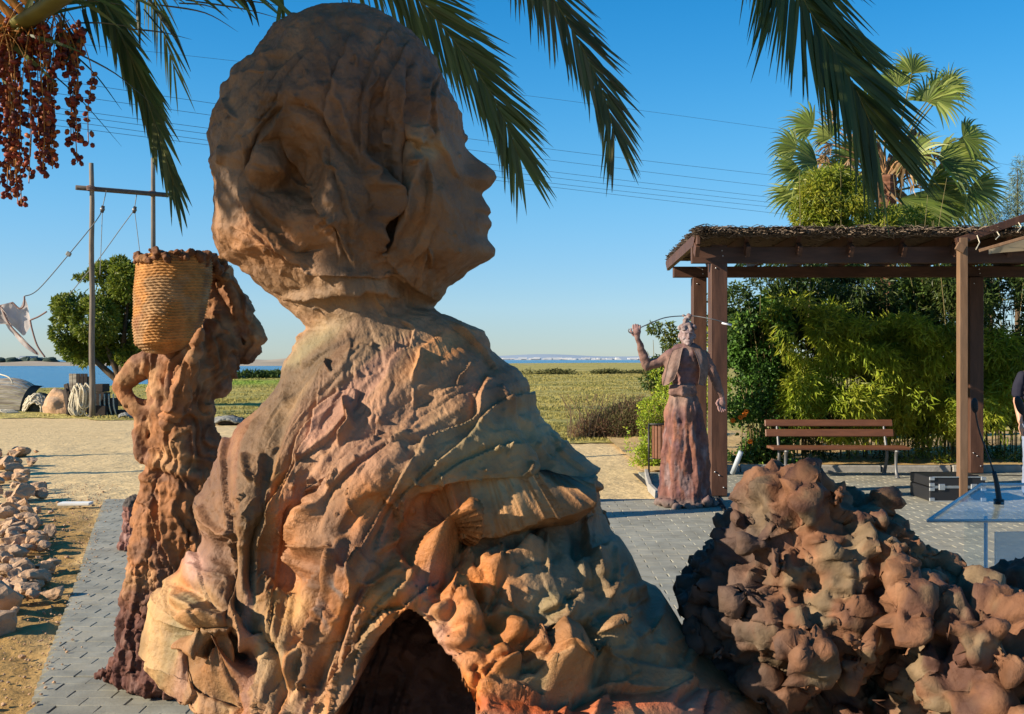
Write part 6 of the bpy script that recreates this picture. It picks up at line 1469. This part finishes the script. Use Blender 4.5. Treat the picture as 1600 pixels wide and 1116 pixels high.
# ---- man at the right edge
DP = 11.6; hx, hy_ = W(1622, 0, DP)[0], DP
man = thing('person', (hx, hy_, 0), 'man in a dark T-shirt and pale jeans standing at the right edge behind the lectern', 'person')
sb = SB(); H = lambda x, y, z: np.array((hx + x, hy_ + y, z))
sb.ell(H(0, 0, 1.63), (.075, .095, .11), base=ICO3); sb.ell(H(0, -.05, 1.575), (.055, .06, .055)); sb.ell(H(0, -.10, 1.62), (.013, .02, .028)); sb.chain([H(0, .01, 1.40), H(0, 0, 1.56)], [.06, .055])
for s in (-1, 1):
    sb.ell(H(s * .076, 0, 1.62), (.012, .02, .032)); sb.chain([H(s * .19, 0, 1.40), H(s * .235, .02, 1.12), H(s * .235, -.06, .88)], [.052, .044, .032], 1, .35); sb.chain([H(s * .09, 0, .9), H(s * .10, -.01, .5), H(s * .11, .02, .09)], [.082, .06, .042], 1, .4)
for z, w, d in ((1.42, .19, .10), (1.32, .20, .12), (1.2, .18, .12), (1.08, .165, .115), (.96, .17, .12), (.88, .165, .115)): sb.ell(H(0, .01, z), (w, d, .09))
for s in (-1, 1):
    w0 = H(s * .235, -.06, .87); sb.ell(w0 + np.array((0, -.01, -.06)), (.026, .04, .05))
    for q in range(4): sb.chain([w0 + np.array((0, -.04 + q * .02, -.09)), w0 + np.array((-s * .005, -.045 + q * .02, -.13)), w0 + np.array((-s * .02, -.045 + q * .02, -.16 + .01 * abs(q - 1)))], [.0095, .009, .007], 1, .4)
    sb.chain([w0 + np.array((0, -.04, -.04)), w0 + np.array((-s * .01, -.065, -.08)), w0 + np.array((-s * .015, -.07, -.11))], [.012, .010, .008], 1, .4)
V, F = sb.out(.010, 3); put('body', V, F, M['skin'], man, True)
sb = SB()
for z, w, d in ((1.435, .17, .085), (1.38, .215, .12), (1.28, .215, .138), (1.16, .20, .138), (1.04, .195, .135), (.93, .20, .138), (.90, .20, .138)): sb.ell(H(0, .01, z), (w, d, .06))
for s in (-1, 1): sb.chain([H(s * .18, 0, 1.405), H(s * .222, .01, 1.30), H(s * .232, .015, 1.20)], [.068, .066, .064], 1, .3)
V, F = sb.out(.011, 3); N = vnormals(V, F); V += N * (.006 * fbm(V * 8, 2, 4))[:, None]; put('t_shirt', V, F, M['shirt'], man, True)
sb = SB()
sb.ell(H(0, .01, .92), (.175, .125, .08)); sb.ell(H(0, .01, .84), (.18, .13, .09))
for s in (-1, 1): sb.chain([H(s * .09, 0, .84), H(s * .10, -.01, .48), H(s * .11, .02, .08)], [.098, .078, .064], 1, .3)
V, F = sb.out(.011, 3); N = vnormals(V, F); V += N * (.007 * fbm(V * np.array((9, 9, 14)), 2, 4))[:, None]; put('jeans', V, F, M['jeans'], man, True)
for s in (-1, 1):
    sb = SB(); sb.chain([H(s * .11, .04, .045), H(s * .12, -.14, .04)], [.048, .042], .9, .3); V, F = sb.out(.009, 2); V[:, 2] = np.maximum(V[:, 2], .006); put('shoe', V, F, M['blackmetal'], man, True)
sb = SB(); sb.ell(H(0, .015, 1.66), (.084, .10, .10), base=ICO3); V, F = sb.out(.009, 1); V = V + .003 * vnormals(V, F); keep = V.copy(); keep[:, 1] = np.where((V[:, 2] < 1.68) & (V[:, 1] < hy_ - .03), hy_ - .03, V[:, 1]); put('hair', keep, F, M['hair'], man, True)

# =================================================================== LEFT: poles, net, boat, fishing gear
DPo = 27.7
pf = thing('net_drying_frame', (W(190, 0, DPo)[0], DPo, 0), 'two tall weathered poles joined by a crossbar for hanging fishing nets', 'frame')
def pole(px0, py0, px1, py1, d, r0, r1, nm='pole', par=pf, m=None):
    P = np.linspace(W(px0, py0, d), W(px1, py1, d), 14); P[:, 0] += .012 * np.sin(np.arange(14) * 1.3); return MB().tube(P, np.linspace(r0, r1, 14), 10).build(nm, m or M['pole'], par, True)
pole(144, 652, 143, 255, DPo, .085, .062); d2 = 29.0
P = np.linspace(np.array((W(240, 0, d2)[0], d2, 0)), W(239, 247, d2), 12); MB().tube(P, np.linspace(.085, .06, 12), 10).build('pole', M['pole'], pf, True)
cb0, cb1 = W(118, 293, DPo - .15), W(263, 305, d2 - .15)
MB().tube(np.linspace(cb0, cb1, 5), .068, 8).build('crossbar', M['darkpole'] if 'darkpole' in M else M['pole'], pf, True)
for c in (W(143, 295, DPo), W(239, 303, d2)):
    mb = MB(); 
    for q in range(4): mb.tube([c + np.array((math.cos(a) * .10, math.sin(a) * .13 - .05, (q - 1.5) * .035)) for a in np.linspace(0, 2 * math.pi, 12)], .014, 4)
    mb.build('lashing', M['netedge'], pf, True)
def rope(pts, rad, lb, m='greyrope', sag=0.0):
    P = spl(pts, 8); o = MB().tube(P, rad, 5).build('rope', M[m], None, True); return tag(o, lb, 'rope')
def pulley(c, lb):
    t = thing('pulley', tuple(c), lb, 'pulley')
    MB().box(c, (.09, .06, .20), ry=.2, bev=.015).build('block', M['darkwood'], t); MB().tube([c + np.array((0, -.05, 0)), c + np.array((0, .05, 0))], .05, 12).build('wheel', M['castmetal'], t, True)
p1, p2 = W(160, 327, DPo), W(210, 328, 28.4)
pulley(p1, 'small dark rope pulley hanging from the crossbar beside the near pole'); pulley(p2, 'small dark rope pulley hanging from the crossbar beside the far pole')
rope([W(166, 298, DPo), p1 + np.array((0, 0, .05))], .012, 'short rope tying the pulley by the near pole to the crossbar')
rope([W(214, 301, 28.4), p2 + np.array((0, 0, .05))], .012, 'short rope tying the pulley by the far pole to the crossbar')
rope([p1, W(150, 345, DPo), W(107, 398, 26.5), W(60, 452, 25.6), W(38, 463, 25.2)], .014, 'long rope running from the near pulley down to the torn net')
rope([p2, W(190, 355, 28.3), W(150, 410, 28), W(108, 460, 27.8)], .012, 'thin rope slanting down from the far pulley behind the round tree')
rope([p1, W(158, 380, DPo), W(156, 430, DPo)], .010, 'thin rope hanging straight down from the near pulley')
rope([p2, W(214, 360, 28.4), W(219, 400, 28.4)], .010, 'thin rope hanging down from the far pulley towards the basket')
tag(MB().box(W(107, 397, 26.5), (.13, .08, .12), ry=.5, bev=.02).build('rope_float', M['greyrope'], None), 'small grey float on the long rope left of the near pole', 'float')
# torn net
DN = 25.0
def cloth(rows, nm, par, m, n=10):
    R_ = [spl([W(x, y, DN + z) for x, y, z in r_], n) for r_ in rows]; k = min(len(q) for q in R_); R_ = [q[np.linspace(0, len(q) - 1, k).astype(int)] for q in R_]
    # resample across
    out = []
    for a in range(len(R_) - 1):
        for t in np.linspace(0, 1, 8, endpoint=False): out.append(R_[a] * (1 - t) + R_[a + 1] * t)
    out.append(R_[-1]); V = np.vstack(out); V[:, 1] += .10 * fbm(V * 2.2, 2, 6) + .05 * np.sin(V[:, 0] * 9 + V[:, 2] * 4)
    return put(nm, V, grid_faces(len(out), k), m, par, True)
nt = thing('torn_net', tuple(W(20, 545, DN)), 'torn pale fishing net hanging from a rope at the left edge, sky behind it', 'net')
cloth([[(-40, 488, 0), (0, 478, 0), (20, 473, 0), (28, 482, .1), (38, 463, 0)], [(-30, 510, 0), (5, 495, .1), (24, 500, .2), (36, 505, .1), (46, 500, 0)], [(10, 505, 0), (22, 512, .1), (34, 524, .15), (42, 520, .1), (46, 512, 0)]], 'mesh_panel', nt, M['net'])
cloth([[(-40, 480, 0), (2, 480, 0), (20, 512, 0), (40, 532, 0), (60, 553, 0)], [(-40, 500, .1), (-2, 500, .1), (16, 520, .1), (36, 540, .1), (58, 556, .05)]], 'mesh_panel', nt, M['net'])
mb = MB()
for l in ([(-40, 487, 0), (0, 478, 0), (20, 473, 0)], [(20, 473, 0), (30, 482, 0), (37, 478, 0), (38, 463, 0)], [(2, 480, -.02), (14, 506, -.02), (34, 528, -.02), (58, 553, -.02)], [(47, 500, 0), (50, 515, 0), (58, 540, 0), (70, 558, 0)], [(48, 500, 0), (60, 495, 0), (73, 487, 0)]):
    mb.tube(spl([W(x, y, DN + z) for x, y, z in l], 6), .022, 5)
mb.build('hem_rope', M['netedge'], nt, True)

# old wooden boat hull, upturned strakes
DBt = 31.0; bt = thing('rowing_boat', (W(-10, 0, DBt)[0], DBt, 0), 'old grey planked wooden boat lying on its side at the left edge', 'boat')
def hull(u, v):   # u along length 0..1 (bow left -> stern right), v around girth 0..1
    x = W(-120 + 165 * u, 0, DBt)[0]; h = 1.05 * (1 - .25 * (1 - u) ** 2) * math.sin(math.pi * (.12 + .88 * min(1, (1.06 - u) * 3.0) * .5)) ** .5
    a = math.pi * (.02 + .5 * v); return np.array((x + .18 * v * u, DBt - .75 * math.cos(a) * (1 - .2 * u), h * math.sin(a)))
for s in range(9):
    v0, v1 = s / 9, (s + 1) / 9 - .006; V = []; us = np.linspace(0, 1, 24)
    for u_ in us: V += [hull(u_, v0), hull(u_, v1) + np.array((0, -.012, 0)), hull(u_, v1) + np.array((0, .03, -.02)), hull(u_, v0) + np.array((0, .03, 0))]
    F = [(4 * q + e, 4 * q + (e + 1) % 4, 4 * q + 4 + (e + 1) % 4, 4 * q + 4 + e) for q in range(23) for e in range(4)]
    put('plank', np.array(V), np.array(F), M['oldwood'], bt)
st_ = [hull(1, v) for v in np.linspace(0, 1, 14)]; V = [p + np.array((.0, 0, 0)) for p in st_] + [p * np.array((1, 1, 1)) + np.array((.14, .35, -.04)) for p in st_]
V = np.array(V); V[:, 2] = np.maximum(V[:, 2], 0); put('transom', V, np.array([(q, q + 1, q + 15, q + 14) for q in range(13)]), M['blackmetal'], bt, True)
MB().tube(spl([W(0, 585, 31 - .4), W(14, 590, 30.3), (W(20, 600, 30.2))], 4), .02, 5).build('rope_end', M['rope'], bt, True)
rr = random.Random(44)
def tangle(name, px0, px1, d, h, n, lb, cat, m, core=None, rad=.022, yr=.35):
    x0, x1 = W(px0, 0, d)[0], W(px1, 0, d)[0]; xc_ = (x0 + x1) / 2; w = (x1 - x0) / 2
    t = thing(name, (xc_, d, 0), lb, cat)
    if core is not None:
        V = ICO4[0] * np.array((w * .95, yr, h * .9)) + np.array((xc_, d + .1, h * .05)); V += .08 * fbm(V * 3.5, 3, int(px0))[:, None] * ICO4[0]; V[:, 2] = np.maximum(V[:, 2], -.02)
        put('mound', V, [ICO4[1]], core, t, True)
    mb = MB()
    for k in range(n):
        pts = []; a = rr.uniform(0, 6.28)
        for q in range(rr.randint(5, 9)):
            a += rr.uniform(.3, 1.2); q2 = rr.uniform(.5, 1.0); X_ = math.cos(a) * q2; Z_ = abs(math.sin(a)) * q2
            pts.append((xc_ + X_ * w, d - yr * math.sqrt(max(0.05, 1 - X_ * X_ - Z_ * Z_ * .8)) - rr.uniform(0, .06), max(rad, Z_ * h)))
        mb.tube(spl(pts, 6), rad, 5, False)
    o = mb.build('ropes', m, t, True); return t
tangle('net_pile', 38, 84, 30, .60, 16, 'heap of dark fishing net with pale ropes beside the old boat', 'net pile', M['rope'], M['darknet'] if 'darknet' in M else M['darkwood'])
tangle('rope_heap', -30, 36, 29.3, .16, 14, 'low spread of pale rope on the ground in front of the old boat', 'rope', M['rope'], None, .02)
# coil hung between boards
t = thing('rope_coil', (W(126, 0, 28.3)[0], 28.3, 0), 'big bundle of pale rope loops hanging on the dark winch crate', 'rope')
mb = MB()
for k in range(26):
    x = rr.uniform(112, 139); top_ = rr.uniform(598, 618); bot_ = rr.uniform(632, 652); w = rr.uniform(3, 8); dd = 28.15 - rr.uniform(0, .25)
    mb.tube(spl([W(x, top_, dd), W(x + w, (top_ + bot_) / 2 - 8, dd - .05), W(x + w * .8, bot_ - 6, dd), W(x, bot_, dd), W(x - w, bot_ - 8, dd - .03), W(x - w * .8, (top_ + bot_) / 2, dd), W(x, top_, dd)], 5), .024, 5, False)
mb.build('loops', M['rope'], t, True)
wc = thing('winch_crate', (W(128, 0, 28.8)[0], 28.9, 0), 'tall dark open wooden crate behind the near pole, piled with fishing gear', 'crate')
x0, x1 = W(112, 0, 28.9)[0], W(141, 0, 28.9)[0]
for k in range(5): MB().box((x0 + (x1 - x0) * (k + .5) / 5 if k > 1 else x0 + .055 + k * .11, 28.72, .62), ((x1 - x0) / 5 - .012 if k > 1 else .1, .03, 1.15), bev=.005).build('board', M['oldwood'] if k < 2 else M['darkwood'], wc)
MB().box(((x0 + x1) / 2, 29.0, .58), ((x1 - x0), .5, 1.05)).build('inner_box', M['blackmetal'], wc)
cr = thing('gear_box', (W(178, 0, 28.6)[0], 28.6, 0), 'dark boxy pile of crates just right of the near pole', 'crate')
for (pa, pb, za, zb, dy) in ((148, 168, 0, .66, 0), (166, 182, 0, .50, -.1), (150, 164, .67, .90, .1), (182, 200, 0, .16, -.1), (160, 176, .0, .3, -.35)):
    a = W(pa, 0, 28.6)[0]; b = W(pb, 0, 28.6)[0]; MB().box(((a + b) / 2, 28.6 + dy, (za + zb) / 2), (b - a, .4, zb - za), rz=rr.uniform(-.1, .1), bev=.01).build('box', M['darkwood'], cr)
for k in range(5):
    a = W(150 + 7 * k, 0, 28.3)[0]; MB().tube(spl([(a, 28.25, .62), (a + .05, 28.15, .3), (a + .1, 28.2, .03)], 4), .02, 5).build('hanging_rope', M['rope'], cr, True)
pl_ = thing('propped_planks', (W(107, 0, 28.4)[0], 28.4, 0), 'dark planks propped at a slant left of the rope bundle', 'planks')
for k, (xa, ya, xb, yb) in enumerate(((103, 600, 112, 648), (101, 608, 109, 650), (108, 612, 106, 648))):
    bar(W(xa, ya, 28.4 - .06 * k), W(xb, yb, 28.3 - .06 * k), .05, .16, 'plank', M['darkwood'], pl_)
V = ICO4[0] * np.array((.55, .4, .66)); V += .12 * fbm(V * 2.4, 3, 5)[:, None] * ICO4[0]; V += np.array((W(92, 0, 29)[0], 29.2, .05)); V[:, 2] = np.maximum(V[:, 2], -.03)
tag(put('boulder', V, [ICO4[1]], M['stone'], None, True), 'grey-brown boulder between the net pile and the propped planks', 'rock')
tangle('dark_net_coil', 330, 386, 25.2, .18, 20, 'low dark coil of net and hose lying between the sculptures on the sand', 'net pile', M['greyrope'], M['darkwood'], .03)
tangle('rope_scraps', 188, 214, 27.6, .14, 9, 'low scraps of dark rope on the ground behind the basket carrier elbow', 'rope', M['greyrope'], None, .02)

# ---- stones along the left of the paving
rm = []
for s in range(8):
    V = ICO3[0].copy(); r_ = np.random.RandomState(s + 60)
    for k in range(9):   # facet cuts
        n_ = r_.normal(size=3); n_ /= np.linalg.norm(n_); dd = r_.uniform(.38, .75); q = V @ n_ - dd; V = V - np.where(q > 0, q, 0)[:, None] * n_[None]
    V += .09 * fbm(V * 2.4 + s * 5, 3, s)[:, None] * ICO3[0]; V[:, 2] *= .75; V[:, 2] = np.maximum(V[:, 2], -.42)
    rm.append(mesh_np('rock', V, [ICO3[1]], False, None, (M['stone'],)))
rr = random.Random(77)
big_ = [(33, 770, 54, 34, 'large grey rounded rock at the far end of the row of stones'), (80, 826, 32, 24, 'reddish rock nearest the paving beside the two long shadows'), (56, 842, 46, 30, 'pinkish angular rock left of the one nearest the paving'), (20, 842, 44, 32, 'pale grey block in the middle of the row of stones'),
        (30, 884, 60, 36, 'wide flat-topped pale stone in the middle of the row'), (50, 902, 50, 30, 'pink-brown stone with a flat shadowed face below the wide flat-topped one'), (8, 930, 88, 62, 'biggest brown rock, at the left edge near the bottom of the row'), (8, 722, 34, 26, 'pile-topping rock at the far left end of the row'),
        (45, 812, 26, 16, 'small pink rock behind the pinkish angular one'), (12, 800, 30, 24, 'rough brown rock at the left edge behind the pale grey block'), (-20, 965, 90, 60, 'low brown rock at the left edge below the biggest one'), (20, 955, 26, 14, 'small dark stone at the foot of the biggest rock')]
allr = []
for px, py, w, h, lb in big_: allr.append((px, py, w, h, lb))
for k in range(200):
    py = rr.uniform(705, 945); cxr = np.interp(py, [700, 760, 850, 950], [0, 20, 30, 10]); px = cxr + rr.gauss(0, 28); 
    if px > 105 or px < -60: continue
    w = rr.uniform(7, 30) * (1 + (py - 700) / 500); allr.append((px, py, w, w * .6, None))
for k in range(16):  # further stones outside the frame whose shadows reach in
    py = rr.uniform(930, 1200); px = rr.uniform(-420, -60); w = rr.uniform(60, 130); allr.append((px, py, w, w * .7, 'out'))
for k, (px, py, w, h, lb) in enumerate(allr):
    g = G(px, max(py, 640) + (h * .3 if lb else 0)); s = w / 2 * g[1] / FP
    o = link('rock', rm[rr.randrange(8)], None, Vector((g[0], g[1], s * .18))); o.scale = (s, s * rr.uniform(.8, 1.1), s * min(1.3, h / w * 1.6)); o.rotation_euler = (rr.uniform(-.2, .2), rr.uniform(-.2, .2), rr.uniform(0, 6.28))
    if lb == 'out': lb = 'rock lying outside the left edge of the view that throws a shadow on the paving'
    tag(o, lb or 'small stone among the larger rocks along the left of the paving', 'rock', 'rocks along the left of the paving')
# white tile on the sand and small label card
g = G(118, 787); tag(MB().box((g[0], g[1], .0), (.34, .14, .03), rz=.05, bev=.004).build('tile', M['tile'], None), 'small white rectangular tile lying on the sand near the far end of the paving', 'tile')
g = G(275, 1087); o = MB().box((g[0], g[1], .012), (.072, .042, .003), rz=-.1).build('label_card', M['card'], None); tag(o, 'tiny white label card on the paving at the foot of the basket carrier', 'card')
mb = MB()
for q in range(2): mb.box((g[0] - .004 + .003 * q, g[1] - .010 + .016 * q, .0145), (.045 - .012 * q, .004, .001), rz=-.1)
mb.build('print_line', M['ink'], o)

# ---- power lines high over the river
for k, (ya, yb, yc_) in enumerate(((91, 154, 200), (161, 233, 273), (180, 250, 291), (201, 268, 308), (210, 277, 316), (220, 286, 323), (227, 292, 332))):
    zc = 1.6 + (HY - ya) * 62 / FP if k else 1.6 + (HY - ya) * 80 / FP
    pts = []
    for px, y in ((329, ya), (859, yb), (1200, yc_)):
        d = (zc - 1.6) * FP / (HY - y); pts.append(W(px, y, d))
    pts = np.array(pts); t3 = np.array((0, 1, 1 + (1200 - 859) / (859 - 329) * 1.25)); co = [np.polyfit(t3, pts[:, q], 2) for q in range(2)]
    tt_ = np.linspace(-1.6, 3.4, 50); P = np.stack([np.polyval(co[0], tt_), np.polyval(co[1], tt_), np.full(50, zc)], -1)
    lb = ('highest and faintest power line', 'second power line from the top', 'third power line from the top', 'middle power line of the seven', 'third power line from the bottom', 'second lowest power line', 'lowest power line')[k]
    tag(MB().tube(P, .013, 4, False).build('power_line', M['cable'], None), lb + ' crossing the blue sky behind the statue head', 'power line', 'power lines across the sky')

# =================================================================== figures standing behind the great sculpture; their long shadows reach the paving on its right
def tall_figure(x, y, h, lb, seed):
    rr = random.Random(seed); sb = SB(); P = lambda a, z: np.array((x + a, y, z * h / 1.9))
    sb.chain([P(0, .02), P(.0, .5), P(0, 1.0), P(0, 1.15)], [.27, .22, .17, .13]); sb.chain([P(0, 1.1), P(0, 1.42)], [.13, .17], .7); sb.chain([P(0, 1.45), P(0, 1.6)], [.06, .055]); sb.ell(P(0, 1.74), (.085, .10, .125), base=ICO3)
    for s in (-1, 1): sb.chain([P(s * .17, 1.44), P(s * .26, 1.18), P(s * .16, .98)], [.06, .05, .04])
    V, F = sb.out(.016, 3); V = V + vnormals(V, F) * (.018 * ridged(V * np.array((9, 9, 2.5)), 2, seed))[:, None]; V[:, 2] = np.maximum(V[:, 2], 0)
    tag(put('figure_sculpture', V, F, M['rough_clay'], None, True, claycol(V, (.30, .15, .08), [(.2, .1, .07)], 4, seed)), lb, 'sculpture')
tall_figure(-1.35, 9.45, 1.95, 'clay woman standing behind the great bust, nearer one, seen only by its shadow', 5)
tall_figure(-1.9, 10.35, 2.05, 'clay woman standing farther behind the great bust, seen only by its shadow', 6)
# posts out of frame on the left whose shadows cross the sand
for x, y, lb in ((-11.2, 15.9, 'tall wooden lamp post left of the view, farther one, shadow across the sand'), (-9.6, 13.4, 'tall wooden lamp post left of the view, nearer one, shadow across the sand')):
    t = thing('lamp_post', (x, y, 0), lb, 'lamp post'); MB().tube([(x, y, 0), (x, y, 8.5)], [.09, .07], 12).build('post', M['pole'], t, True)
    MB().tube([(x, y, 8.3), (x + .35, y, 8.6), (x + .7, y, 8.6)], .04, 8).build('arm', M['castmetal'], t, True); MB().box((x + .8, y, 8.57), (.4, .18, .1), bev=.02).build('lamp_head', M['castmetal'], t)
